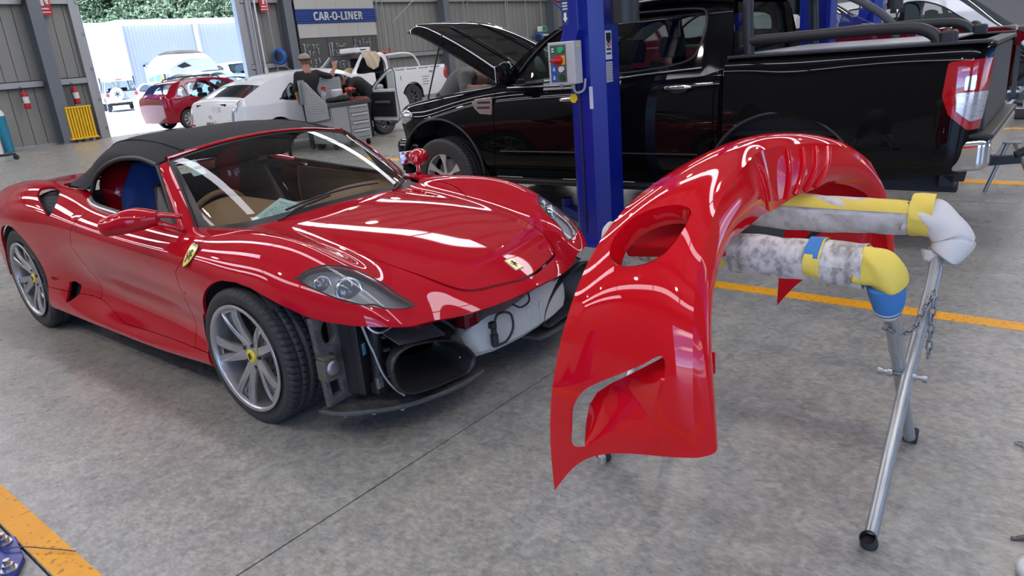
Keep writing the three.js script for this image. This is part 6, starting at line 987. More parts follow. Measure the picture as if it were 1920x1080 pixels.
// ------------------------------------------------------------------ white hatchback with its driver's door open
const hatch = thing('hatchback', 'white liftback car with its driver door swung open behind the tool trolley', 'car', [-10.47, 0, -7.08], Math.PI / 2); // faces -z
{
  const t = hatch, zw = vehicle(t, { W: .87, belt: .95, bot: .20, round: .35, wheels: [1.36, -1.34], R: .317, arch: .375, rim: .20, rimMat: MT.plasticGrey, paint: MT.white, cab: [-1.0, 1.1], seats: [.35, -.6], crown: .04,
    top: [[-2.12, .20], [-2.21, .45], [-2.19, .80], [-2.12, 1.03], [-1.95, 1.10, 'g'], [-1.50, 1.30], [-1.35, 1.355], [-.9, 1.445], [-.2, 1.49], [.25, 1.475], [.55, 1.40, 'g'], [1.0, 1.17], [1.38, .98], [1.75, .90], [2.05, .78], [2.18, .62], [2.22, .40], [2.16, .20]],
    windows: [[[-1.18, 1.02], [-.98, 1.20], [-.84, 1.28], [-.80, 1.15], [-.82, .98], [-1.02, .98]], [[-.72, .97], [-.72, 1.32], [-.3, 1.385], [.02, 1.38], [.02, .955]], [[.12, .955], [.12, 1.375], [.45, 1.33], [.85, 1.12], [1.05, .97], [.9, .945]]],
    openRight: smooth2([[-.72, .98], [-.74, 1.20], [-.68, 1.34], [-.3, 1.40], [.1, 1.40], [.46, 1.345], [.86, 1.14], [1.06, .985], [1.04, .6], [1.0, .34], [.4, .32], [-.2, .32], [-.42, .42], [-.55, .62]], true, 4) });
  // rear: solid dark panel standing in for the boot opening, plate, lamps
  part('dark_rear_panel', bend(rbox(.05, .18, 1.06, .01, -2.19, .93, 0), v => { v.x += v.z * v.z * .12; }), MT.black, t); part('boot_paper', box(.004, .10, .26, -2.222, .93, .22), std(lin(.7, .7, .7)), t);
  const plate = part('number_plate', box(.02, .13, .36, -2.262, .66, .02), std(lin(.72, .73, .74)), t); const pt = new TextGeometry('KPJ531', { font: FONT, size: .062, depth: .003 }); pt.center().rotateY(-Math.PI / 2).translate(-2.274, .66, .02); part('plate_text', pt, badgeBlack, plate);
  part('boot_emblem', new THREE.TorusGeometry(.04, .008, 8, 24).rotateY(Math.PI / 2).scale(1, .75, 1.2).translate(-2.245, .79, .02), MT.chrome, t);
  for (const s of [1, -1]) { const l = part('tail_lamp', limb([[-1.98, 1.06, s * .79, .03, .04], [-2.07, .95, s * .77, .06, .09], [-2.13, .82, s * .755, .06, .09], [-2.16, .66, s * .745, .05, .07]], 12, 5, V3(1, 0, 0)), phy(lin(.5, .5, .5), { metalness: .6, roughness: .2 }), t); part('red_reflector', rbox(.06, .04, .17, .01, -2.20, .64, s * .71), MT.redLens, l); }
  part('rear_moulding', bend(rbox(.03, .025, 1.4, .01, -2.255, .735, 0), v => { v.x += v.z * v.z * .10; }), MT.whiteDull, t);
  // open driver's door
  const d = new THREE.Group(); d.name = 'front_door'; t.add(d); d.position.set(1.03, 0, .845); d.rotation.y = 1.48;
  const fr = [[0, .34], [-.02, .95], [-.22, 1.10], [-.62, 1.32], [-.92, 1.375], [-.95, .96], [-.93, .34]]; const hole = [[-.14, .985], [-.30, 1.10], [-.64, 1.285], [-.88, 1.335], [-.89, .985]]; const sh = shape2(fr); sh.holes.push(new THREE.Path(hole.map(p => new THREE.Vector2(...p))));
  part('door_shell', extr(sh, .05, .008).translate(0, 0, -.01), MT.white, d); part('door_trim', extr([[-.06, .42], [-.07, .93], [-.88, .93], [-.86, .42]], .05, .012).translate(0, 0, -.055), MT.plastic, d); part('arm_rest', rbox(.5, .05, .06, .02, -.5, .72, -.075), MT.plasticGrey, d); part('door_glass', extr(hole, .004).translate(0, 0, .015), MT.glass, d); part('door_seal', tube(fr.map(p => [p[0] * .985, p[1] * .99 + .01, -.014]), .010, 60, 6, true), MT.seal, d); part('door_mirror', limb([[-.15, .99, .04, .04, .04], [-.17, 1.02, .12, .07, .06], [-.17, 1.03, .20, .05, .05]], 14, 5), MT.white, d);
  // window frame of the open rear door standing above the roof on the far side
  const rd = new THREE.Group(); rd.name = 'rear_door'; t.add(rd); rd.position.set(.10, 0, -.86); rd.rotation.y = -1.15; const sh2 = shape2([[0, .34], [0, 1.36], [-.5, 1.37], [-.78, 1.28], [-.80, .96], [-.55, .34]]); sh2.holes.push(new THREE.Path([[-.06, .98], [-.06, 1.32], [-.48, 1.33], [-.73, 1.25], [-.75, .98]].map(p => new THREE.Vector2(...p)))); part('door_shell', extr(sh2, .05, .008), MT.white, rd);
  part('aerial', [rod([-1.30, 1.36, .0], [-1.34, 1.42, 0], .012), sph(.03, -1.28, 1.365, 0, 1.6, .5, 1)], MT.plastic, t); part('steering_wheel', new THREE.TorusGeometry(.18, .014, 8, 28).rotateY(Math.PI / 2).rotateZ(-.4).translate(.72, .92, .36), MT.plastic, t); part('dashboard', rbox(.35, .24, 1.4, .06, 1.0, .86, 0), MT.plastic, t);
  for (const s of [1, -1]) part('headlamp', limb([[1.62, .84, s * .72, .03, .03], [1.85, .78, s * .70, .07, .05], [2.08, .66, s * .60, .04, .05]], 12, 5), phy(lin(.6, .6, .6), { metalness: .6, roughness: .1 }), t);
}
// ------------------------------------------------------------------ white pickup under repair, tail towards -z
{
  const t = thing('work_pickup', 'white pickup under repair with empty window frames and a cream cloth over its roof', 'pickup', [-15.42, 0, -12.95], -Math.PI / 2); // faces +z
  vehicle(t, { W: .92, belt: 1.22, bot: .42, round: .12, wheels: [1.55, -1.05], R: .39, arch: .47, rim: .21, rimMat: MT.plasticGrey, paint: MT.white, cab: [-.05, 1.3], seats: [.55], noGlass: true, tumble: .28,
    top: [[-2.62, .55], [-2.66, .8], [-2.66, 1.30], [-2.60, 1.31, 'n'], [-.22, 1.31], [-.12, 1.32], [-.10, 1.75], [.05, 1.80], [.75, 1.80, 'n'], [1.30, 1.28], [1.5, 1.22], [2.2, 1.12], [2.42, .95], [2.46, .6], [2.44, .45]], sharp: true,
    windows: [[[-.02, 1.30], [.0, 1.66], [.35, 1.70], [.72, 1.69], [.98, 1.45], [1.12, 1.28], [.6, 1.26]]], openLeft: [[.02, .55], [.0, 1.68], [.36, 1.72], [.44, 1.70], [.46, .55]] });
  part('bed_floor', bx(-2.6, -.15, .78, .82, -.8, .8), MT.plasticGrey, t); for (const s of [1, -1]) { part('bed_wall', bx(-2.6, -.15, .80, 1.29, s > 0 ? .80 : -.84, s > 0 ? .84 : -.80), MT.whiteDull, t); for (let k = 0; k < 4; k++) part('rail_slot', rbox(.42, .045, .012, .01, -.55 - k * .52, 1.255, s * .915), MT.galv, t); const l = part('tail_lamp', limb([[-2.60, 1.24, s * .90, .04, .04], [-2.56, 1.10, s * .915, .05, .09], [-2.55, .95, s * .915, .05, .09], [-2.58, .86, s * .91, .03, .05]], 14, 5, V3(1, 0, 0)), MT.redLens, t, 'red tail lamp'); }
  const wt = (s, x, y, h) => { const g = new TextGeometry(s, { font: FONT, size: h, depth: .002 }); g.rotateY(Math.PI).translate(x, y, -.938); return g; };
  part('side_script', wt('4x4', -1.80, 1.09, .075), MT.plasticGrey, t); for (let k = 0; k < 4; k++) part('side_text_line', box(.30 - (k % 2) * .06, .018, .003, -1.62 + (k % 2) * .03, .98 - k * .075, -.936), MT.plasticGrey, t); part('fuel_slot', box(.02, .14, .004, -.55, 1.0, -.936), MT.plastic, t);
  // window frame of the roll hoop, roof box and lamp bar
  part('rear_frame', [tube([[-.15, 1.32, .82], [-.14, 1.62, .80], [-.12, 1.76, .70], [-.12, 1.77, 0], [-.12, 1.76, -.70], [-.14, 1.62, -.80], [-.15, 1.32, -.82]], .035, 60, 8), tube([[-.2, 1.72, -.80], [-.9, 1.74, -.80], [-1.25, 1.68, -.80], [-1.42, 1.5, -.82], [-1.5, 1.32, -.84]], .030, 50, 8), tube([[-.2, 1.72, .80], [-.9, 1.74, .80], [-1.25, 1.68, .80], [-1.42, 1.5, .82], [-1.5, 1.32, .84]], .030, 50, 8), rod([-.9, 1.73, -.8], [-.9, 1.73, .8], .025)], MT.white, t); part('cab_lining', bx(-.07, -.05, .5, 1.70, -.75, .75), MT.cloth, t);
  part('roof_box', rbox(.62, .14, .70, .03, .62, 1.92, -.35), MT.white, t); part('roof_box_slot', box(.22, .03, .004, .60, 1.925, -.703), MT.plastic, t); part('red_work_lamp', [rbox(.05, .16, .06, .015, -.62, 1.85, -.5), sph(.09, -.35, 1.80, -.5, 1, .55, 1)], std(lin(.45, .03, .02)), t);
  // open far door frame and cloths
  const cloth = std(lin(.52, .44, .32), { roughness: .95, side: THREE.DoubleSide }); const c1 = fnMesh((u, v) => { const x = lerp(.18, .72, u) + .06 * v * (u - .5), y = 1.86 - .52 * v * (.55 + .45 * Math.sin(u * Math.PI)); return [x, y, -.74 - .16 * v - .03 * Math.sin(u * 16 + v * 4) - .05 * Math.sin(v * 3)]; }, 40, 30); const cm = geo(flange(c1, .004)); const cl = single('dust_cloth', cm, cloth, 'cream cloth draped from the roof of the white pickup over its open door', 'cloth'); cl.position.copy(t.position); cl.rotation.copy(t.rotation);
  const cl2 = single('seat_sheet', limb([[.95, .95, -.35, .16, .26], [.98, 1.15, -.35, .18, .30], [1.0, 1.32, -.38, .15, .26], [1.02, 1.42, -.40, .06, .10]], 22, 6, V3(1, 0, 0)), std(lin(.50, .36, .19), { roughness: .95 }), 'tan sheet bundled over the steering wheel inside the white pickup', 'cloth'); cl2.position.copy(t.position); cl2.rotation.copy(t.rotation);
}
// ------------------------------------------------------------------ red hatchback in the doorway
{
  const t = thing('small_car', 'dark red hatchback with roof rails and no rear bumper in the doorway', 'car', [-20.75, 0, -10.55], Math.PI / 2);
  vehicle(t, { W: .86, belt: .98, bot: .24, wheels: [1.25, -1.20], R: .315, arch: .37, rim: .215, rimMat: MT.alloyWhite, spokes: 9, paint: paint(.30, .006, .02), cab: [-1.1, 1.0], seats: [.3, -.6], glass: MT.glass,
    top: [[-1.92, .26], [-1.98, .6], [-1.96, .98], [-1.80, 1.12, 'g'], [-1.55, 1.38], [-1.30, 1.47], [-.6, 1.52], [.1, 1.50], [.45, 1.42, 'g'], [1.15, 1.02], [1.6, .92], [1.95, .75], [2.0, .5], [1.96, .26]],
    windows: [[[-1.48, 1.04], [-1.38, 1.26], [-1.22, 1.34], [-1.18, 1.02]], [[-1.08, 1.02], [-1.10, 1.37], [-.7, 1.42], [-.35, 1.42], [-.35, 1.0]], [[-.25, 1.0], [-.25, 1.42], [.15, 1.40], [.5, 1.25], [.85, 1.0]]] });
  for (const s of [1, -1]) part('roof_rail', tube([[-1.2, 1.47, s * .62], [-1.1, 1.55, s * .62], [.0, 1.58, s * .62], [.15, 1.50, s * .62]], .018, 30, 8), MT.plastic, t); part('cross_bar', rod([-.9, 1.60, -.66], [-.9, 1.60, .66], .02), MT.plastic, t); part('cross_bar', rod([-.2, 1.61, -.66], [-.2, 1.61, .66], .02), MT.plastic, t);
  part('tail_lamp', rbox(.06, .18, .14, .03, -1.93, 1.0, .70), MT.redLens, t);
}
// ------------------------------------------------------------------ cars and a stripped shell in the yard
{
  const su = thing('off_roader', 'silver off-roader with a covered spare wheel on its back door, out in the yard', 'car', [-45.6, 0, -18.25], Math.PI - .30);
  vehicle(su, { W: .89, belt: 1.12, bot: .48, round: .15, wheels: [1.36, -1.36], R: .40, arch: .47, rim: .22, paint: MT.silver, cab: [-1.9, 1.0], seats: [.3, -.6], tumble: .22, glass: MT.glass, sharp: true, rimMat: MT.alloyWhite,
    top: [[-2.2, .55], [-2.24, .8], [-2.22, 1.12, 'g'], [-2.12, 1.72], [-1.9, 1.84], [.3, 1.84, 'g'], [.95, 1.16], [2.0, 1.08], [2.2, .9], [2.22, .55]], windows: [[[-1.95, 1.18], [-1.9, 1.66], [-1.1, 1.68], [-1.1, 1.16]], [[-.98, 1.16], [-.98, 1.68], [-.1, 1.68], [-.1, 1.14]], [[0, 1.14], [0, 1.68], [.25, 1.66], [.75, 1.16]]] });
  part('spare_wheel', [lathe([[0, .12], [.26, .12], [.36, .09], [.38, .03], [.36, -.09], [0, -.10]], 40, 'x').rotateY(Math.PI).translate(-2.34, 1.02, -.28)], MT.whiteDull, su); for (let k = 0; k < 6; k++) part('spare_spoke', box(.01, .15, .05, 0, .11, 0).rotateX(k * Math.PI / 3).translate(-2.465, 1.02, -.28), MT.plasticGrey, su); part('spare_hub', cyl(.06, .03, -2.465, 1.02, -.28, 'x', 16), MT.plastic, su); part('rear_bumper', rbox(.18, .16, 1.74, .04, -2.30, .60, 0), MT.whiteDull, su); for (const s of [1, -1]) part('tail_lamp', rbox(.05, .18, .16, .02, -2.235, .98, s * .78), MT.redLens, su); part('roof_lamp', rbox(.1, .05, .35, .02, -2.1, 1.84, 0), MT.redLens, su); part('axle', [cyl(.06, 1.5, -1.36, .4, 0, 'z', 12), rbox(.5, .2, .8, .05, -1.9, .5, .1)], MT.dark, su); for (const s of [1, -1]) part('mud_flap', box(.02, .36, .26, -1.85, .32, s * .76), MT.plastic, su);
  const ws = thing('parked_wagon', 'white wagon facing the doorway with a slatted chrome grille', 'car', [-29.6, 0, -14.5], -1.30);
  vehicle(ws, { W: .92, belt: 1.08, bot: .32, wheels: [1.45, -1.4], R: .37, paint: MT.white, cab: [-1.8, 1.0], seats: [.3], glass: MT.glass, top: [[-2.3, .4], [-2.34, .9], [-2.2, 1.6], [-1.8, 1.76], [.1, 1.74, 'g'], [1.0, 1.13], [1.9, 1.04], [2.3, .85], [2.36, .55], [2.3, .34]], windows: [[[-1.7, 1.14], [-1.7, 1.58], [-.8, 1.62], [-.8, 1.12]], [[-.7, 1.12], [-.7, 1.62], [0, 1.6], [.75, 1.12]]] }); part('grille', [rbox(.04, .2, .9, .02, 2.36, .82, 0), ...[0, 1, 2].map(k => rbox(.05, .025, .92, .006, 2.375, .76 + k * .06, 0))], MT.satin, ws); for (const s of [1, -1]) part('headlamp', rbox(.10, .16, .26, .03, 2.28, .84, s * .62), MT.chrome, ws);
  const wa = thing('parked_sedan', 'white sedan standing between the silver off-roader and the stripped shell', 'car', [-47.5, 0, -22.0], .15);
  vehicle(wa, { W: .86, belt: .98, bot: .3, wheels: [1.3, -1.3], R: .31, paint: MT.white, cab: [-1, 1], seats: [.2], glass: MT.glass, top: [[-2.2, .4], [-2.2, .9], [-1.8, 1.0, 'g'], [-1.2, 1.42], [.1, 1.44, 'g'], [.9, 1.0], [1.9, .9], [2.15, .6], [2.12, .35]], windows: [[[-1.3, 1.02], [-1.0, 1.34], [-.1, 1.36], [.6, 1.0]]] });
  const bl = thing('light_car', 'pale blue car parked beside the door post outside', 'car', [-25.6, 0, -14.9], 1.2);
  vehicle(bl, { W: .87, belt: 1.0, bot: .3, wheels: [1.3, -1.3], R: .32, paint: MT.lightBlue, cab: [-1, 1], seats: [.2], glass: MT.glass, top: [[-2.1, .4], [-2.12, .95], [-1.8, 1.1, 'g'], [-1.35, 1.45], [.1, 1.52, 'g'], [1.0, 1.05], [1.8, .95], [2.1, .6], [2.05, .35]], windows: [[[-1.3, 1.05], [-1.1, 1.38], [-.1, 1.42], [.7, 1.04]]] });
  const vn_ = thing('camper_van', 'white van with a long dark side window behind the yellow shell trolley', 'van', [-42.5, 0, -24.6], -.2);
  vehicle(vn_, { W: .95, belt: 1.5, bot: .4, wheels: [1.7, -1.5], R: .35, paint: MT.white, cab: [-2, 2], seats: [1.0], sharp: true, tumble: .15, top: [[-2.6, .5], [-2.64, 1.4], [-2.55, 2.2], [-2.4, 2.3], [1.2, 2.3], [1.5, 2.2, 'g'], [2.2, 1.4], [2.6, 1.1], [2.62, .5]], windows: [[[-2.2, 1.62], [-2.2, 2.02], [.7, 2.02], [.7, 1.62]]] });
  // rear body section on a yellow trolley
  const sh = thing('body_shell', 'cut white rear body section with a small black side window, lifted on a yellow frame', 'car body', [-34.2, 0, -16.9], Math.PI / 2 + .1); sh.scale.setScalar(1.14);
  const y0 = 1.62; const shellM = netMesh([[[1.2, y0, 0], [1.2, y0, .5], [1.18, y0 - .1, .8]], [[1.15, y0 + .45, 0], [1.12, y0 + .42, .5], [1.10, y0 + .2, .84]], [[.85, y0 + .78, 0], [.85, y0 + .74, .5], [.82, y0 + .45, .84]], [[.1, y0 + .92, 0], [.1, y0 + .88, .5], [.1, y0 + .55, .85]], [[-.7, y0 + .86, 0], [-.7, y0 + .82, .5], [-.72, y0 + .45, .84]], [[-1.25, y0 + .55, 0], [-1.25, y0 + .5, .5], [-1.25, y0 + .2, .82]]], 40, 24); const full = join(shellM, mirror(shellM));
  part('shell_skin', geo(flange(full, .02, (a, b) => Math.abs(a[2]) < 1e-3 && Math.abs(b[2]) < 1e-3)), MT.white, sh); for (const s of [1, -1]) { part('shell_side', extrZ([[1.18, y0 - .1], [1.05, y0 + .35], [.75, y0 + .55], [-.6, y0 + .5], [-1.2, y0 + .2], [-1.25, y0 - .12], [-.6, y0 + .05], [.2, y0 - .1], [.7, y0 - .15]], s > 0 ? .82 : -.85, s > 0 ? .85 : -.82), MT.white, sh); part('quarter_window', extrZ([[-.15, y0 + .25], [-.45, y0 + .42], [-.85, y0 + .28], [-.62, y0 + .18]], s > 0 ? .85 : -.865, s > 0 ? .865 : -.85), MT.plastic, sh); part('boot_lining', extrZ([[1.1, y0 - .1], [1.1, y0 + .2], [.6, y0 + .3], [.5, y0 - .1]], s > 0 ? .2 : -.75, s > 0 ? .75 : -.2), std(lin(.12, .06, .03)), sh); } part('dark_roof_panel', geo(offs(clip(full, (x, y, z) => y - (y0 + .78)), .012)), MT.plastic, sh);
  part('trolley_frame', [bar([-1.1, .12, -.6], [1.1, .12, -.6], .06, .06), bar([-1.1, .12, .6], [1.1, .12, .6], .06, .06), ...[-1, 1].flatMap(s => [bar([-.9, .12, s * .6], [-.75, 1.55, s * .6], .06, .06, [0, 0, 1]), bar([.8, .12, s * .6], [.7, 1.5, s * .6], .06, .06, [0, 0, 1]), bar([-.8, .9, s * .6], [.7, 1.5, s * .6], .05, .05, [0, 0, 1])]), bar([-.9, .12, -.6], [-.9, .12, .6], .06, .06), bar([.8, .12, -.6], [.8, .12, .6], .06, .06)], MT.yellow, sh, 'yellow steel trolley frame'); for (const [x, z] of [[-1, .6], [1, .6], [-1, -.6], [1, -.6]]) part('castor', cyl(.05, .04, x, .05, z, 'z', 14), MT.plastic, sh);
}
// ------------------------------------------------------------------ vehicles in the bays beyond the black pickup
{
  const mr = thing('stripped_sedan', 'dark red sedan raised on a lift with its front end stripped to the engine', 'car', [-.30, .42, -7.42], 0);
  vehicle(mr, { W: .86, belt: .98, bot: .25, round: .2, wheels: [1.30, -1.35], R: .32, arch: .375, paint: MT.maroon, cab: [-1, .9], seats: [.2, -.6], rimMat: MT.plasticGrey, top: [[-2.2, .4], [-2.24, .9], [-1.9, 1.05, 'g'], [-1.3, 1.40], [-.1, 1.43, 'g'], [.62, 1.04], [1.1, 1.02], [1.55, .96], [1.66, .92, 'n'], [1.66, .25]], windows: [[[-1.45, 1.02], [-1.15, 1.32], [-.62, 1.36], [-.6, 1.0]], [[-.5, 1.0], [-.52, 1.36], [-.1, 1.34], [.4, 1.02]]] });
  const eng = [[2.05, .62, .45, .30, .34, .4], [2.25, .50, .0, .26, .40, .6], [2.12, .86, .55, .24, .14, .3], [1.62, .70, .2, .22, .30, .34], [1.70, .48, -.25, .20, .34, .40], [1.60, .86, -.3, .18, .16, .3], [1.78, .62, .55, .10, .22, .16], [1.72, .36, .35, .2, .12, .5]]; for (const [x, y, z, a, b, c] of eng) part('engine_part', rbox(a, b, c, .03, x, y, z), MT.plasticGrey, mr); part('radiator_support', [bar([1.80, .20, -.62], [1.80, .20, .62], .05, .05), bar([1.78, .84, -.62], [1.78, .84, .62], .04, .05), bar([1.80, .2, .6], [1.78, .84, .6], .04, .04, [1, 0, 0]), bar([1.80, .2, -.6], [1.78, .84, -.6], .04, .04, [1, 0, 0])], MT.dark, mr); for (let k = 0; k < 6; k++) part('engine_hose', tube([[1.66, .8 - k * .08, .62 - k * .2], [1.84, .74 - k * .06, .5 - k * .15], [1.86, .5 - k * .02, .45 - k * .14], [1.74, .34, .4 - k * .12]], .014, 24, 6), MT.plastic, mr); part('wing_edge', extrZ([[1.4, .92], [1.85, .86], [1.95, .78], [1.9, .66], [1.7, .72], [1.62, .6], [1.45, .7]], .78, .83), MT.maroon, mr); part('headlamp_bracket', [rbox(.16, .12, .2, .02, 2.36, .86, .6)], MT.plasticGrey, mr); part('front_wing', extrZ([[1.5, .95], [2.2, .92], [2.42, .84], [2.3, .74], [2.0, .80], [1.7, .86]], .80, .84), MT.maroon, mr); for (let k = 0; k < 5; k++) part('engine_hose', tube([[1.9, .8 - k * .08, .66 - k * .1], [2.3, .74 - k * .06, .6 - k * .1], [2.42, .5, .55 - k * .1], [2.2, .3, .5 - k * .08]], .016, 24, 6), MT.plastic, mr); part('subframe', [bar([1.6, .22, .5], [2.4, .22, .5], .06, .06), bar([2.38, .22, -.6], [2.38, .22, .6], .05, .06), bar([2.3, .22, .55], [2.3, .86, .6], .04, .04, [1, 0, 0])], MT.plasticGrey, mr);
  const hw = thing('canopy_pickup', 'white double-cab pickup with a canopy parked past the raised red sedan', 'pickup', [.05, 0, -11.15], 0);
  vehicle(hw, { W: .92, belt: 1.16, bot: .45, round: .2, wheels: [1.75, -1.35], R: .39, arch: .46, paint: MT.white, cab: [-.8, 1.1], seats: [.5, -.3], tumble: .24, rimMat: MT.alloyWhite, top: [[-2.62, .6], [-2.66, 1.2], [-2.6, 1.75], [-2.4, 1.83], [-.95, 1.80], [-.3, 1.84], [.45, 1.83], [.75, 1.74, 'g'], [1.45, 1.24], [1.7, 1.19], [2.45, 1.05], [2.62, .85], [2.66, .5]], windows: [[[-2.35, 1.28], [-2.35, 1.66], [-1.05, 1.66], [-1.05, 1.26]], [[-.70, 1.28], [-.78, 1.45], [-.72, 1.66], [-.55, 1.70], [-.02, 1.70], [-.02, 1.22], [-.4, 1.22]], [[.10, 1.22], [.10, 1.70], [.5, 1.68], [.85, 1.48], [1.15, 1.22]]] }); part('door_mirror', limb([[1.12, 1.25, .92, .05, .05], [1.10, 1.30, 1.0, .09, .09], [1.10, 1.30, 1.1, .07, .08]], 14, 5), MT.plastic, hw); part('side_badge', box(.30, .025, .004, .95, 1.02, .925), MT.chrome, hw); part('pillar_film', extrZ([[-.06, 1.2], [-.06, 1.7], [.14, 1.7], [.14, 1.2]], .80, .805), MT.plastic, hw); part('canopy_gap', box(.02, .7, 1.6, -.9, 1.45, 0), MT.dark, hw);
}
liftPost(.02, -9.15, 1, 'blue lift column beside the white canopy pickup', false); liftPost(.35, -5.75, -1, 'blue lift column on the near side of the raised red sedan', false);
// ------------------------------------------------------------------ people: one smooth body each, meshed from tapered bones
const TONES = { skin: [.45, .24, .16], shirt: [.014, .014, .016], trouser: [.016, .016, .02], hair: [.16, .09, .045], cap: [.34, .29, .22], grey: [.12, .12, .12], shoe: [.01, .01, .01] };
function person(label, bones, pos, turn, res = 92) {
  let lo = [9, 9, 9], hi = [-9, -9, -9]; for (const b of bones) for (const p of [b[0], b[1]]) for (let c = 0; c < 3; c++) { lo[c] = Math.min(lo[c], p[c] - .2); hi[c] = Math.max(hi[c], p[c] + .2); }
  const c0 = lo.map((v, i) => (v + hi[i]) / 2), hs = Math.max(...lo.map((v, i) => hi[i] - v)) / 2; const mc = new MarchingCubes(res, new THREE.MeshBasicMaterial(), false, false, 120000); mc.isolation = 0;
  const dist = (b, x, y, z) => { const [A, B, ra, rb] = b; const ex = B[0] - A[0], ey = B[1] - A[1], ez = B[2] - A[2], wx = x - A[0], wy = y - A[1], wz = z - A[2]; const t = clamp((wx * ex + wy * ey + wz * ez) / (ex * ex + ey * ey + ez * ez + 1e-9), 0, 1); return Math.hypot(wx - ex * t, wy - ey * t, (wz - ez * t)) - lerp(ra, rb, t); };
  const n = res; for (let k = 0; k < n; k++) for (let j = 0; j < n; j++) for (let i = 0; i < n; i++) { const x = c0[0] + hs * (i - n / 2) / (n / 2), y = c0[1] + hs * (j - n / 2) / (n / 2), z = c0[2] + hs * (k - n / 2) / (n / 2); let d = 9; for (const b of bones) { const e = dist(b, x, y, z), kk = b[5] ?? .03; const h = clamp(.5 + .5 * (d - e) / kk, 0, 1); d = lerp(d, e, h) - kk * h * (1 - h); } mc.field[i + j * n + k * n * n] = -d; }
  mc.update(); const cnt = mc.count, P = new Float32Array(cnt * 3), C = new Float32Array(cnt * 3); for (let i = 0; i < cnt; i++) { const q = [0, 1, 2].map(c => c0[c] + hs * mc.positionArray[i * 3 + c]); P.set(q, i * 3); let best = 9, tg = 'skin'; for (const b of bones) { const e = dist(b, ...q); if (e < best) { best = e; tg = b[4]; } } C.set(TONES[tg], i * 3); }
  let g = new THREE.BufferGeometry(); g.setAttribute('position', new THREE.BufferAttribute(P, 3)); g.setAttribute('color', new THREE.BufferAttribute(C, 3)); g = mergeVertices(g, 1e-4); g.computeVertexNormals();
  const t = thing('person', label, 'person', pos, turn); part('body', g, std(lin(1, 1, 1), { vertexColors: true, roughness: .85 }), t); return t;
}
function headBones(c, f, up, hair = 'hair') { // centre, facing direction, up: returns bones for a head with nose, ears and jaw
  const C = v3(c), F = v3(f).normalize(), U = v3(up).normalize(), R = F.clone().cross(U).normalize(); const P = (a, b, r) => C.clone().addScaledVector(F, a).addScaledVector(U, b).addScaledVector(R, r).toArray();
  return [[P(.0, .035, 0), P(-.015, .03, 0), .098, .098, hair, .02], [P(.035, .0, 0), P(.04, -.06, 0), .078, .062, 'skin', .03], [P(.10, .0, 0), P(.118, -.03, 0), .012, .017, 'skin', .012], [P(.0, -.02, .088), P(-.005, .012, .09), .012, .016, 'skin', .01], [P(.0, -.02, -.088), P(-.005, .012, -.09), .012, .016, 'skin', .01], [P(-.03, -.06, 0), P(-.045, -.16, 0), .058, .062, 'skin', .03]];
}
function handBones(w, dir, palmN) { // wrist, direction of fingers, palm normal
  const Wp = v3(w), D = v3(dir).normalize(), N = v3(palmN).normalize(), S = D.clone().cross(N).normalize(); const P = (a, b, c = 0) => Wp.clone().addScaledVector(D, a).addScaledVector(S, b).addScaledVector(N, c).toArray(); const o = [[P(0, 0), P(.07, 0), .026, .036, 'skin', .02]];
  [[-.030, .072], [-.010, .085], [.011, .080], [.031, .062]].forEach(([s, L]) => { o.push([P(.07, s), P(.07 + L * .5, s * 1.15, .006), .0105, .0095, 'skin', .006], [P(.07 + L * .5, s * 1.15, .006), P(.07 + L * .85, s * 1.2, .03), .0095, .008, 'skin', .005]); }); o.push([P(.02, -.03), P(.055, -.062, .012), .013, .011, 'skin', .008], [P(.055, -.062, .012), P(.085, -.07, .022), .011, .009, 'skin', .005]); return o;
}
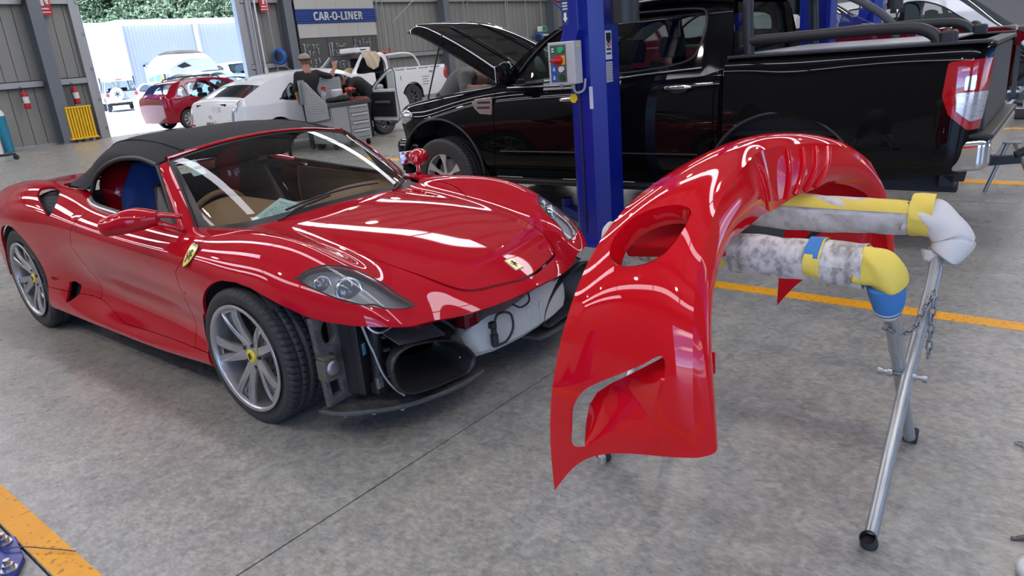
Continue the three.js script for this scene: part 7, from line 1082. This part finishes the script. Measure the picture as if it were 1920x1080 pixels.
{ // worker behind the white liftback: back turned, forearm on its roof
  const b = [[[-.10, .08, 0], [-.09, .48, .01], .055, .07, 'trouser'], [[-.09, .48, .01], [-.09, .92, 0], .075, .10, 'trouser'], [[.10, .08, 0], [.09, .48, .01], .055, .07, 'trouser'], [[.09, .48, .01], [.09, .92, 0], .075, .10, 'trouser'], [[-.10, .05, .02], [-.10, .04, .16], .05, .04, 'shoe'], [[.10, .05, .02], [.10, .04, .16], .05, .04, 'shoe'],
    [[-.06, .95, 0], [.06, .95, 0], .13, .13, 'trouser', .06], [[0, 1.0, 0], [0, 1.20, .0], .145, .15, 'shirt', .06], [[-.09, 1.32, -.01], [.09, 1.32, -.01], .125, .125, 'shirt', .08], [[-.16, 1.42, 0], [.16, 1.42, 0], .065, .065, 'shirt', .06], [[0, 1.44, 0], [0, 1.52, .01], .06, .056, 'skin', .03],
    [[.19, 1.42, 0], [.36, 1.36, .06], .066, .056, 'shirt', .04], [[.36, 1.36, .06], [.44, 1.345, .09], .052, .048, 'shirt', .03], [[.44, 1.345, .09], [.56, 1.50, .14], .045, .034, 'skin', .02], [[-.19, 1.41, 0], [-.25, 1.16, .02], .062, .05, 'shirt', .04], [[-.25, 1.16, .02], [-.22, .96, .14], .045, .033, 'skin', .03], ...handBones([.56, 1.50, .14], [.25, 1, .15], [.3, -.1, .9]), ...handBones([-.22, .96, .14], [.1, -.7, .6], [1, 0, 0]), ...headBones([0, 1.64, .01], [-.3, -.1, .95], [0, 1, 0])];
  const t = person('worker in a black shirt and khaki cap leaning an arm on the white liftback', b.map(q => [[-q[0][0], q[0][1], q[0][2]], [-q[1][0], q[1][1], q[1][2]], ...q.slice(2)]), [-9.25, 0, -6.30], -2.1); const cap = part('cap', merge([lathe([[0, .125], [.06, .118], [.10, .085], [.114, .03], [.116, 0]], 28), lathe([[.112, .005], [.118, .0], [.118, .035], [.112, .035]], 28), extrY([[-.09, .06], [.09, .06], [.07, .17], [0, .20], [-.07, .17]], -.002, .008, 0, true)]).rotateY(-.3).translate(0, 1.675, 0), std(lin(.30, .26, .20), { roughness: .9 }), t); part('goggle_strap', new THREE.TorusGeometry(.117, .012, 8, 32).rotateX(Math.PI / 2 - .1).translate(0, 1.70, 0), MT.cloth, t);
}
{ // worker bent into the car through the open door
  const b = [[[-.12, .08, 0], [-.11, .46, .04], .055, .07, 'trouser'], [[-.11, .46, .04], [-.09, .88, -.04], .075, .10, 'trouser'], [[.12, .08, .05], [.11, .46, .08], .055, .07, 'trouser'], [[.11, .46, .08], [.09, .88, -.04], .075, .10, 'trouser'], [[-.12, .05, 0], [-.12, .04, .15], .05, .04, 'shoe'], [[.12, .05, .05], [.12, .04, .20], .05, .04, 'shoe'], [[-.06, .92, -.05], [.06, .92, -.05], .13, .13, 'trouser', .06], [[0, .98, .0], [0, 1.12, .16], .15, .155, 'shirt', .06], [[-.08, 1.16, .28], [.08, 1.16, .28], .13, .13, 'shirt', .08], [[-.15, 1.18, .36], [.15, 1.18, .36], .07, .07, 'shirt', .06], [[0, 1.18, .40], [0, 1.19, .48], .06, .056, 'skin', .03],
    [[.18, 1.16, .36], [.30, .98, .46], .064, .054, 'shirt', .04], [[.30, .98, .46], [.24, .86, .64], .045, .034, 'skin', .03], [[-.18, 1.16, .36], [-.28, .96, .44], .064, .054, 'shirt', .04], [[-.28, .96, .44], [-.20, .84, .60], .045, .034, 'skin', .03], ...handBones([.24, .86, .64], [-.2, -.3, .9], [-.9, 0, 0]), ...handBones([-.20, .84, .60], [.2, -.3, .9], [.9, 0, 0]), ...headBones([0, 1.24, .56], [0, -.85, .5], [0, .5, .85], 'grey')];
  const t = person('worker in black with grey hair bent into the white liftback through its open door', b, [-9.72, 0, -8.10], -.45); part('headset', new THREE.TorusGeometry(.108, .012, 8, 24, Math.PI).rotateY(Math.PI / 2).translate(0, 1.26, .53), MT.plastic, t);
}
{ // worker leaning over the engine of the black pickup
  const b = [[[-.12, .08, 0], [-.11, .48, .02], .055, .07, 'trouser'], [[-.11, .48, .02], [-.09, .92, -.04], .075, .10, 'trouser'], [[.12, .08, 0], [.11, .48, .02], .055, .07, 'trouser'], [[.11, .48, .02], [.09, .92, -.04], .075, .10, 'trouser'], [[-.12, .05, 0], [-.12, .04, .15], .05, .04, 'shoe'], [[.12, .05, 0], [.12, .04, .15], .05, .04, 'shoe'], [[-.07, .98, -.04], [.07, .98, -.04], .135, .135, 'trouser', .06], [[0, 1.02, .0], [0, 1.18, .16], .155, .165, 'grey', .06], [[-.09, 1.24, .28], [.09, 1.24, .28], .14, .14, 'grey', .08], [[-.17, 1.27, .40], [.17, 1.27, .40], .078, .078, 'grey', .06], [[0, 1.28, .44], [0, 1.30, .52], .062, .058, 'skin', .03],
    [[.20, 1.26, .40], [.34, 1.14, .50], .075, .066, 'grey', .04], [[.34, 1.14, .50], [.30, 1.16, .80], .056, .04, 'skin', .03], [[-.20, 1.26, .40], [-.34, 1.14, .50], .075, .066, 'grey', .04], [[-.34, 1.14, .50], [-.28, 1.14, .78], .056, .04, 'skin', .03], ...handBones([.30, 1.16, .80], [-.2, -.2, .9], [-.9, 0, 0]), ...handBones([-.28, 1.14, .78], [.2, -.2, .9], [.9, 0, 0]), ...headBones([0, 1.34, .60], [0, -.6, .8], [0, .8, .6])];
  person('worker in a dark grey shirt reaching under the raised bonnet of the black pickup', b, [-3.42, 0, -4.10], Math.PI / 2 + .1);
}
// ------------------------------------------------------------------ tool trolley and what lies on it
{
  const O = [-8.75, 0, -6.55]; const t = thing('tool_trolley', 'grey steel tool trolley with perforated side wings and four drawers', 'trolley', O, 0);
  const grey = std(lin(.33, .34, .345), { roughness: .45, metalness: .2, side: THREE.DoubleSide }), dk = std(lin(.055, .058, .06), { roughness: .5 });
  part('cabinet', bx(-.38, .26, .12, .80, -.50, .42, .01), grey, t); part('worktop', bx(-.42, .30, .80, .87, -.56, .46, .012), dk, t);
  for (let k = 0; k < 4; k++) { const y = .18 + k * .155; const d = part('drawer', bx(.255, .285, y, y + .14, -.46, .0, .006), grey, t); part('drawer_pull', rbox(.035, .035, .40, .012, .295, y + .115, -.23), MT.satin, d); }
  part('side_door', bx(.255, .275, .16, .78, .03, .40, .004), grey, t);
  // sloping perforated wing on the near side and a back panel
  const wing = (pts, z0) => { const s = shape2(pts); for (let a = 0; a < 17; a++) for (let b = 0; b < 11; b++) { const x = -.33 + b * .0, q = 0; } return s; };
  const wp = [[-.44, .52], [-.44, 1.30], [-.30, 1.28], [.26, .86], [.26, .60]]; const s1 = shape2(wp); const inside = p => sd(wp, p[0], p[1]) < -.05; const holes = []; for (let a = 0; a < 14; a++) for (let b = 0; b < 14; b++) { const p = [-.38 + a * .042, .70 + b * .042]; if (inside(p)) { const h = new THREE.Path(); h.absarc(p[0], p[1], .0085, 0, Math.PI * 2, true); s1.holes.push(h); } }
  part('perforated_wing', new THREE.ExtrudeGeometry(s1, { depth: .012, bevelEnabled: false, curveSegments: 3 }).translate(0, 0, .46), grey, t); const s2 = shape2([[-.54, .87], [-.54, 1.32], [.46, 1.32], [.46, .87]]); for (let a = 0; a < 20; a++) for (let b = 0; b < 7; b++) { const h = new THREE.Path(); h.absarc(-.48 + a * .045, .98 + b * .045, .0085, 0, Math.PI * 2, true); s2.holes.push(h); }
  part('back_panel', new THREE.ExtrudeGeometry(s2, { depth: .012, bevelEnabled: false, curveSegments: 3 }).rotateY(Math.PI / 2).translate(-.44, 0, 0), grey, t); for (const [x, z] of [[-.32, .36], [.2, .36], [-.32, -.44], [.2, -.44]]) part('castor', [cyl(.055, .035, x, .055, z, 'z', 18), rbox(.05, .06, .06, .01, x, .10, z)], MT.plastic, t);
  const at = (x, y, z) => [O[0] + x, O[1] + y, O[2] + z], top = .872;
  const sp = thing('spray_bottle', 'clear spray bottle with a red trigger on the tool trolley', 'bottle', at(-.14, top, .22)); part('bottle', lathe([[0, 0], [.045, .005], [.048, .14], [.03, .19], [.014, .21], [.014, .235]], 24), phy(lin(.7, .72, .74), { transmission: .5, roughness: .2, thickness: 0 }), sp); part('trigger', [rbox(.10, .03, .03, .01, .02, .255, 0), rbox(.015, .06, .02, .005, .05, .225, 0, 0, 0, .3)], std(lin(.5, .02, .02)), sp);
  const sp2 = thing('spray_bottle', 'second spray bottle with a red and blue head behind the white tub', 'bottle', at(-.28, top, .10)); part('bottle', lathe([[0, 0], [.045, .005], [.048, .16], [.03, .21], [.014, .23], [.014, .255]], 24), phy(lin(.7, .72, .76), { transmission: .4, roughness: .2, thickness: 0 }), sp2); part('trigger', [rbox(.12, .035, .035, .01, .02, .275, 0), rbox(.015, .07, .02, .005, .05, .24, 0, 0, 0, .3)], std(lin(.4, .02, .06)), sp2);
  const tub = thing('plastic_tub', 'white plastic tub with a printed label on the tool trolley', 'tub', at(-.10, top, -.08)); part('tub_body', lathe([[0, 0], [.095, 0], [.105, .02], [.11, .20], [.10, .225], [.0, .228]], 32), MT.whiteDull, tub); part('tub_label', geo(fnMesh((u, v) => { const a = lerp(-.6, 1.2, u); return [Math.cos(a) * .112, lerp(.05, .18, v), Math.sin(a) * .112]; }, 20, 2)), std(lin(.55, .57, .62), { side: THREE.DoubleSide }), tub); part('label_block', geo(fnMesh((u, v) => { const a = lerp(-.3, .3, u); return [Math.cos(a) * .1135, lerp(.06, .11, v), Math.sin(a) * .1135]; }, 10, 2)), std(lin(.06, .05, .3), { side: THREE.DoubleSide }), tub);
  const drill = (lab, p, ry, tilt) => { const d = thing('cordless_driver', lab, 'power tool', p, ry); part('motor_body', limb([[-.09, .20, 0, .032, .034], [0, .205, 0, .036, .04], [.06, .20, 0, .03, .032], [.12, .20, 0, .018, .018]], 14, 5), std(lin(.45, .02, .02), { roughness: .5 }), d); part('grip', limb([[-.02, .19, 0, .022, .026], [-.035, .10, 0, .022, .024], [-.04, .06, 0, .024, .026]], 12, 5), MT.plastic, d); part('battery', rbox(.13, .06, .075, .012, -.03, .03, 0), std(lin(.40, .02, .02)), d); };
  drill('red and black cordless driver standing behind the white tub', at(.02, top, -.30), .5); drill('red cordless driver beside the black tool bag', at(.16, top, -.20), -.6);
  const bag = thing('tool_bag', 'soft black tool bag lying along the edge of the trolley top', 'bag', at(.10, top, .06)); part('bag_body', limb([[0, .045, .28, .03, .03], [.0, .05, .2, .08, .048], [.02, .05, 0, .10, .05], [.03, .05, -.15, .09, .048], [.02, .045, -.26, .03, .03]], 18, 6), MT.cloth, bag); part('bag_strap', tube([[.05, .06, .18], [.09, .11, .05], [.08, .10, -.1], [.06, .06, -.18]], .008, 30, 6), MT.plastic, bag);
  for (const [i, z] of [-.26, -.40].entries()) { const p = thing('pliers', i ? 'red-handled pliers at the corner of the trolley top' : 'red-handled pliers hanging over the trolley edge beside the bag', 'pliers', at(.24, top, z), i * .8); part('handle', tube([[0, .012, .01], [.07, .02, .03], [.12, -.0 + i * .015, .035]], .009, 16, 8), std(lin(.5, .02, .02)), p); part('handle', tube([[0, .012, -.01], [.07, .02, -.03], [.12, .0 + i * .015, -.035]], .009, 16, 8), std(lin(.5, .02, .02)), p); part('jaw', rbox(.07, .016, .022, .005, -.035, .012, 0), MT.steel, p); }
  const sc = thing('screwdriver', 'yellow and green handled screwdriver lying against the perforated wing', 'screwdriver', at(-.02, top + .02, .30), .6); part('handle', limb([[0, .0, 0, .012, .012], [.05, .01, 0, .017, .017], [.10, .02, 0, .013, .013]], 12, 4), std(lin(.45, .5, .03)), sc); part('shaft', rod([.10, .02, 0], [.22, .05, 0], .004), MT.steel, sc);
  const bx_ = thing('parts_tray', 'open metal tray of small parts at the end of the trolley top', 'tray', at(.14, top, -.44), .2); part('tray', [bx(-.10, .10, 0, .006, -.08, .08), bx(-.10, .10, 0, .05, -.08, -.074), bx(-.10, .10, 0, .05, .074, .08), bx(-.10, -.094, 0, .05, -.08, .08)], MT.steel, bx_); for (let k = 0; k < 6; k++) part('fastener', cyl(.012, .02, rr(-.07, .07), .016, rr(-.05, .05), 'y', 6), MT.satin, bx_);
}
// ------------------------------------------------------------------ along the far wall
{
  const X = WX + .16; const redSign = std(lin(.50, .012, .02), { roughness: .4 }), whiteM = std(lin(.72, .72, .72), { roughness: .5 });
  // lettered sign board
  const sb = thing('workshop_sign', 'white wall sign with a ribbed blue band and raised white lettering above the tool boards', 'sign', [X + .12, 2.62, -16.73]);
  for (let k = 0; k < 4; k++) part('white_panel', bx(0, .04, 0, 1.9, 1.90 - (k + 1) * .95 + .003, 1.90 - k * .95 - .003), std(lin(.50, .49, .45), { roughness: .5 }), sb); const blue = std(lin(.012, .05, .26), { roughness: .4 }); part('blue_band', bx(.04, .06, .50, 1.02, -1.93, 1.93), blue, sb); for (let k = 0; k < 6; k++) part('band_rib', bx(.06, .085, .515 + k * .087, .575 + k * .087, -1.95, 1.95, .01), blue, sb);
  const tx = new TextGeometry('CAR-O-LINER', { font: FONT, size: .30, depth: .03, curveSegments: 4 }); tx.computeBoundingBox(); const tw = tx.boundingBox.max.x; tx.translate(-tw / 2, 0, 0); tx.scale(2.40 / tw, 1, 1).rotateY(Math.PI / 2).translate(.085, .61, -.02); part('lettering', tx, std(lin(.60, .60, .57), { roughness: .5 }), sb, 'raised white letters');
  // tool boards with hand tools
  const tb = thing('tool_board', 'dark grey tool board hung with hand tools under the sign', 'tool board', [X + .10, 1.05, -16.73]); for (let k = 0; k < 3; k++) part('board_panel', bx(0, .03, 0, 1.57, 1.92 - (k + 1) * 1.28 + .01, 1.92 - k * 1.28 - .01), std(lin(.075, .078, .078), { roughness: .6 }), tb);
  const cols = [-14.98, -16.3, -17.45], kinds = [['open spanner', 'spanner'], ['chrome clamp', 'clamp'], ['pull hook', 'hook'], ['steel bracket', 'bracket']]; let id = 0;
  const jaw = [[0, 0], [.02, .02], [.02, .20], [.04, .24], [.03, .28], [.015, .25], [-.015, .25], [-.03, .28], [-.04, .24], [-.02, .20], [-.02, .02]];
  const protoG = [extr(jaw, .02).rotateY(Math.PI / 2), merge([box(.04, .16, .05, 0, .08, 0), box(.05, .05, .11, 0, .15, .02)]), new THREE.TorusGeometry(.06, .016, 8, 20, 4.4).rotateY(Math.PI / 2).translate(0, .08, 0), merge([box(.03, .05, .22, 0, .03, 0), box(.03, .14, .05, 0, .07, .08)])];
  for (const [ci, zc] of cols.entries()) for (let r = 0; r < 4; r++) for (let c = 0; c < 4; c++) { const k = Math.floor(rnd() * 4), p = [X + .145, 1.42 + r * .27 + rr(-.03, .03), zc - c * .21 + rr(-.03, .03)]; if (p[1] > 2.45) continue; const m = single('hand_tool', protoG[k], MT.satin, ['small open-jawed spanner hanging on the dark grey tool board', 'small bright clamp hanging on the dark grey tool board', 'round steel pull hook hanging on the dark grey tool board', 'stepped steel bracket hanging on the dark grey tool board'][k], 'tool', 'hand tools on the tool board', p); }
  for (const [ci, z] of [-14.95, -16.15, -16.27, -17.38, -17.5, -18.2].entries()) single('pull_bar', rbox(.03, .55 + (ci % 2) * .3, .05, .008), MT.satin, 'long upright steel bar on the dark grey tool board', 'bar', 'long bars on the tool board', [X + .15, 1.85 + (ci % 3) * .12, z]);
  for (const [ci, z] of [-15.55, -16.1, -17.05, -17.35].entries()) { const t = thing('blue_adapter', 'blue painted pulling adapter standing on the low shelf of the tool board', 'adapter', [X + .22, 1.08, z], 0, 'blue adapters'); part('post', cyl(.07, .38, 0, .19, 0, 'y', 16), MT.liftBlue, t); part('foot', bx(-.1, .1, 0, .03, -.1, .1), MT.liftBlue, t); }
  part('low_shelf', bx(0, .36, -.06, .02, -1.92, 1.92), std(lin(.1, .1, .1)), tb);
  // extinguishers and their signs
  const ext = (z, lab) => { const t = thing('fire_extinguisher', lab, 'extinguisher', [X + .10, 1.08, z]); part('cylinder', lathe([[0, 0], [.075, .005], [.082, .03], [.082, .40], [.06, .47], [.03, .50], [.03, .53]], 28), std(lin(.45, .015, .02), { roughness: .35 }), t); part('label_band', lathe([[.083, .16], [.083, .34]], 28), whiteM, t); part('valve', [rbox(.05, .05, .05, .01, 0, .55, 0), bar([0, .57, 0], [.04, .62, .09], .02, .012), bar([0, .55, 0], [.04, .565, .10], .02, .012)], MT.plastic, t); part('hose', tube([[.02, .55, .03], [.04, .50, .11], [.04, .35, .12], [.04, .18, .10]], .012, 24, 8), MT.plastic, t); part('bracket', bx(-.14, -.07, .2, .3, -.05, .05), MT.steel, t); };
  ext(-5.32, 'red fire extinguisher on the wall between the gas bottle and the column'); ext(-6.66, 'red fire extinguisher on the wall above the yellow folded frames');
  const sgn = (z, lab) => { const t = thing('safety_sign', lab, 'sign', [X + .02, 3.58, z]); part('panel', bx(0, .012, 0, .62, -.19, .19, .004), redSign, t); part('white_band', bx(.012, .014, .07, .10, -.15, .15), whiteM, t); part('pictogram', [bx(.012, .014, .26, .52, -.02, .06, .0), bx(.012, .014, .50, .57, -.06, .09), extrX([[-.15, .30], [-.08, .30], [-.05, .42], [-.10, .54], [-.15, .54]], .012, .014)], whiteM, t); part('text_line', bx(.012, .014, .16, .20, -.12, .12), whiteM, t); };
  sgn(-6.45, 'red fire extinguisher sign high between the column and the door jamb'); sgn(-13.65, 'red fire extinguisher sign beside the pipes right of the vehicle door');
  // gas bottle
  const gb = thing('gas_bottle', 'tall blue gas cylinder with a white shoulder standing at the wall', 'gas bottle', [-20.75, 0, -4.42]); part('cylinder', lathe([[0, 0], [.12, 0], [.125, .02], [.125, .98]], 32), phy(lin(.015, .22, .36), { roughness: .3, clearcoat: .4 }), gb); part('shoulder', lathe([[.125, .98], [.115, 1.06], [.07, 1.13], [.035, 1.15], [.03, 1.2]], 32), std(lin(.75, .75, .75)), gb); part('valve_guard', [new THREE.TorusGeometry(.07, .015, 8, 20).rotateY(Math.PI / 2 + .8).scale(1, .9, 1).translate(0, 1.27, 0), cyl(.025, .12, 0, 1.24, 0)], MT.plastic, gb);
  const gb2 = thing('bottle_crate', 'white slatted crate beside the blue gas cylinder', 'crate', [-20.75, 0, -4.02]); for (let k = 0; k < 4; k++) part('slat', bx(-.2, .2, .05 + k * .12, .14 + k * .12, -.16, -.14), whiteM, gb2); for (const s of [-1, 1]) part('side_post', bx(s * .2 - .02, s * .2 + .02, 0, .55, -.18, .2), whiteM, gb2);
  // yellow folded frames on castors
  const yt = thing('folding_trolley', 'folded yellow steel work frames on black castors leaning at the wall', 'trolley', [-20.98, 0, -6.52]); for (let k = 0; k < 9; k++) { part('frame_bar', bx(-.03, .03, .10, 1.02, .33 - k * .080 - .028, .33 - k * .080 + .026, .006), MT.yellow, yt); } part('rear_sheet', bx(-.06, -.04, .10, 1.0, -.36, .36), std(lin(.10, .07, .02)), yt); part('top_bar', bx(-.05, .05, .98, 1.03, -.36, .36, .008), MT.yellow, yt); part('foot_bar', bx(-.06, .10, .08, .13, -.36, .42, .008), MT.yellow, yt); for (const z of [.30, .10, -.12, -.30]) part('castor', [cyl(.06, .035, .08, .06, z, 'x', 20), cyl(.035, .04, .08, .06, z, 'x', 14)], MT.plastic, yt);
  // hose reels, pipes, exit sign
  const reel = (z, y, lab) => { const t = thing('hose_reel', lab, 'hose reel', [X + .22, y, z]); part('drum', new THREE.TorusGeometry(.22, .075, 14, 36).rotateY(.35).scale(1, 1, 1), std(lin(.015, .10, .38), { roughness: .4 }), t); part('side_plate', cyl(.18, .03, 0, 0, .06, 'z', 28).rotateY(.35), MT.plastic, t); part('bracket', bx(-.20, -.14, -.2, .2, -.1, .1), MT.steel, t); part('hose_end', tube([[.05, -.22, 0], [.2, -.4, -.1], [.5, -.75, -.5]], .012, 24, 6), MT.galv, t); };
  reel(-13.80, 2.02, 'blue hose reel on the column beside the sign'); reel(-29.6, 2.05, 'blue hose reel on the wall beyond the open bonnet');
  for (const [i, z] of [-13.05, -13.22].entries()) { const t = thing('wall_pipe', i ? 'white downpipe with valves right of the vehicle door' : 'grey conduit right of the vehicle door', 'pipe', [X, 0, z]); part('pipe', rod([.08, 1.0, 0], [.08, EAVE, 0], .035), i ? whiteM : MT.galv, t); if (i) { part('valve', [cyl(.07, .22, .08, 1.55, 0), cyl(.06, .18, .08, 1.2, 0), cyl(.03, .14, .13, 1.62, 0, 'x')], whiteM, t); } }
  for (const z of [-13.75, -18.9, -19.2, -24.2, -24.5, -27.3, -27.45, -28.9, -30.2]) { const t = single('conduit', rod([.04, 0, 0], [.04, EAVE, 0], .022), MT.galv, 'thin vertical conduit fixed to the cladding of the far wall', 'conduit', 'wall conduits', [X, 0, z]); }
  single('slanted_pipe', rod([.08, 3.05, -19.6], [.08, 4.6, -22.0], .02), MT.galv, 'slanting thin brace on the cladding right of the sign', 'pipe', undefined, [X, 0, 0]);
  const ex = thing('exit_sign', 'green and white exit sign over a doorway in the far wall', 'sign', [X + .05, 2.38, -30.2]); part('panel', bx(0, .03, 0, .26, -.42, .42), whiteM, ex); part('green_panel', bx(.03, .034, .02, .24, -.40, .02), std(lin(.01, .28, .10)), ex); const dr = thing('side_door_frame', 'light frame of a doorway under the exit sign', 'door frame', [X + .02, 0, -30.2]); part('frame', [bx(0, .08, 0, 2.25, .5, .6), bx(0, .08, 0, 2.25, -.6, -.5), bx(0, .08, 2.15, 2.25, -.6, .6)], whiteM, dr); part('door_leaf', bx(.0, .03, 0, 2.15, -.5, .5), MT.dark, dr);
  const fx = single('red_wall_sign', bx(0, .012, 0, .4, -.15, .15), redSign, 'small red sign on the column beyond the open bonnet', 'sign', undefined, [WX + .52, 3.75, -31.1]);
  // bench with clutter under the first hose reel
  const bn = thing('work_bench', 'narrow grey bench against the wall below the hose reel', 'bench', [X + .45, 0, -13.35]); part('top', bx(-.25, .25, .95, 1.0, -.6, .6), MT.galv, bn); for (const [x, z] of [[-.2, .55], [.2, .55], [-.2, -.55], [.2, -.55]]) part('leg', bx(x - .02, x + .02, 0, .95, z - .02, z + .02), MT.galv, bn); const bo = single('bench_box', rbox(.3, .25, .5, .02), MT.galv, 'grey box on the narrow bench below the hose reel', 'box', undefined, [X + .45, 1.125, -13.2]); single('red_jack', limb([[0, 0, .1, .05, .03], [0, .1, 0, .06, .05], [0, .16, -.1, .02, .02]], 12, 4), std(lin(.4, .02, .02)), 'small red jack on the narrow bench below the hose reel', 'tool', undefined, [X + .45, 1.03, -13.75]);
  // low black dolly at the left
  const dl = thing('black_dolly', 'low black floor dolly with castors near the gas bottle', 'dolly', [-17.75, 0, -3.2]); part('frame', [bar([0, .14, -.45], [0, .14, .8], .07, .05), bar([-.35, .14, .1], [.35, .14, .1], .06, .05)], MT.plastic, dl); for (const [x, z] of [[0, -.45], [0, .75], [.33, .1], [-.33, .1]]) part('castor', cyl(.06, .05, x, .06, z, 'x', 16), MT.plastic, dl);
}
// ------------------------------------------------------------------ beyond the yard
{
  const white = std(lin(.78, .78, .76), { roughness: .7 }), blueGrey = std(lin(.50, .52, .60), { roughness: .55 });
  const b = thing('warehouse', 'white and blue-grey clad warehouse with a glass door across the yard', 'building', [-68, 0, -33]);
  part('white_wing', bx(-6, 0, 0, 6.9, 3.55, 26), white, b); part('main_hall', bx(-8, -.5, 0, 6.6, -40, 3.55), blueGrey, b); part('roof_edge', bx(-8, .1, 6.6, 7.1, -40, 3.7), white, b); part('base_wall', bx(-.5, -.3, 0, 2.3, -40, -11.2), white, b);
  const rib = bx(0, .05, .0, 6.6, -.05, .05); for (let z = 3.3; z > -40; z -= .32) { const m = part('cladding_rib', rib, blueGrey, b); m.position.set(-.5, 0, z); }
  part('downpipe', bx(-.45, -.2, 0, 6.6, -3.9, -3.55), white, b); part('downpipe', bx(-.45, -.2, 0, 6.6, 3.35, 3.65), white, b); part('glass_door', [bx(-.45, -.35, 0, 2.9, .65, 1.95)], MT.lightBlue, b); part('door_frame', [bx(-.45, -.3, 0, 3.1, 1.95, 2.1), bx(-.45, -.3, 0, 3.1, .5, .65), bx(-.45, -.3, 2.95, 3.1, .5, 2.1), bx(-.45, -.3, 0, 3.0, 1.25, 1.35)], white, b); const wn = part('upper_window', bx(.0, .06, 3.4, 5.0, 10.3, 12.2), std(lin(.35, .36, .36)), b); part('window_reveal', bx(.06, .09, 3.4, 4.7, 10.4, 12.0), white, wn);
  // fence posts and rails before it
  const f = thing('yard_fence', 'dark yard fence of slim posts and rails before the warehouse', 'fence', [-54, 0, -20]); for (let k = 0; k < 9; k++) part('post', cyl(.05, 2.1, 0, 1.05, 4 - k * 2.4, 'y', 8), MT.dark, f); part('rail', bx(-.04, .04, .96, 1.02, -16, 5), MT.dark, f); for (let k = 0; k < 5; k++) part('wire', bx(-.015, .015, 1.1 + k * .16, 1.125 + k * .16, -16, -7), MT.galv, f);
  const sp = thing('bare_shrub', 'thin pale shrub growing at the white warehouse wall', 'shrub', [-58, 0, -23.5]); for (let k = 0; k < 9; k++) part('stem', tube([[0, 0, 0], [rr(-.2, .2), .9, rr(-.3, .3)], [rr(-.3, .3), rr(1.8, 2.8), rr(-.7, .7)]], .02, 10, 5), std(lin(.35, .33, .22)), sp);
  // wooded hillside: each tree its own crown
  struct('hillside', (() => { const m = fnMesh((u, v) => { const z = lerp(60, -160, u), x = lerp(-96, -150, v); return [x, -1 + 44 * Math.pow(v, .9) + 1.5 * Math.sin(z * .21), z]; }, 60, 20); if (m.n[1] < 0) for (let i = 0; i < m.n.length; i++) m.n[i] *= -1; return geo(m); })(), std(lin(.10, .14, .07), { roughness: 1, side: THREE.DoubleSide }));
  // scrub and tree crowns: one unbroken mass of foliage, as leaf clumps
  const cl = []; for (let k = 0; k < 26; k++) { const a = rnd() * 6.283, e = Math.acos(2 * rnd() - 1), r = .55 + .45 * rnd(); const q = new THREE.TetrahedronGeometry(.20 + rnd() * .16); q.rotateX(rnd() * 6).rotateY(rnd() * 6).scale(1, .55, 1).translate(Math.sin(e) * Math.cos(a) * r, Math.cos(e) * r * .8, Math.sin(e) * Math.sin(a) * r); cl.push(q); }
  const N = 5200, fol = new THREE.InstancedMesh(merge(cl), std(lin(1, 1, 1), { roughness: .95 }), N); fol.name = 'hillside_foliage'; fol.userData = { kind: 'stuff', label: 'mixed green trees and scrub covering the hillside behind the warehouse', category: 'trees' }; const M4 = new THREE.Matrix4(), q4 = new THREE.Quaternion(), col = new THREE.Color();
  for (let k = 0; k < N; k++) { const v = .03 + rnd() * .42, z = -20 - rnd() * 85, x = lerp(-96, -150, v), lump = fbm(z * .09 + 50, v * 14, 64, 3, 5), y = -1 + 44 * Math.pow(v, .9) + 1.5 * Math.sin(z * .21) + lump * 4.5 - .5 + rnd() * 1.2, s = .55 + rnd() * .75; q4.setFromEuler(new THREE.Euler(rnd() * 6, rnd() * 6, rnd() * 6)); M4.compose(V3(x + lump * 3, y, z), q4, V3(s, s, s)); fol.setMatrixAt(k, M4); const tone = fbm(z * .22 + 9, v * 22, 64, 3, 21), pale = fbm(z * .15, v * 12 + 7, 64, 2, 33); col.setRGB(.10 + .16 * tone + .10 * Math.max(0, pale - .5), .15 + .17 * tone + .06 * Math.max(0, pale - .5), .07 + .10 * tone + .14 * Math.max(0, pale - .5)); fol.setColorAt(k, col); }
  scene.add(fol);
}

// odds and ends on the floor at the edge of the frame
{
  const t = thing('floor_chain', 'short loose end of steel chain lying on the floor beyond the stand', 'chain', [2.775, 0, -.485]); const L = new THREE.TorusGeometry(.011, .0035, 6, 16).scale(1.5, 1, 1); for (let k = 0; k < 7; k++) { const m = part('link', L, MT.steel, t); m.position.set(k * .024 - .03, .008, .02 * Math.sin(k * 1.3)); m.rotation.set(Math.PI / 2 + (k % 2 ? .9 : 0), 0, k * .4); }
  const r = thing('tape_roll', 'white roll of tape lying flat on the floor beyond the stand', 'tape', [2.865, 0, .265]); part('tape', lathe([[.038, 0], [.062, 0], [.062, .03], [.038, .03], [.038, 0]], 36), MT.whiteDull, r); part('core', lathe([[.036, .001], [.038, .001], [.038, .029], [.036, .029], [.036, .001]], 36), std(lin(.35, .28, .2)), r);
  const c = thing('spring_clip', 'small dark spring clip lying on the floor beside the roll of tape', 'clip', [2.80, 0, .115], .5); part('jaw', rbox(.05, .008, .014, .003, 0, .005, 0), MT.dirtySteel, c); part('lever', rbox(.04, .006, .012, .002, .01, .014, 0, 0, 0, .3), MT.dirtySteel, c);
}
shadowed(scene);
renderer.render(scene, camera);
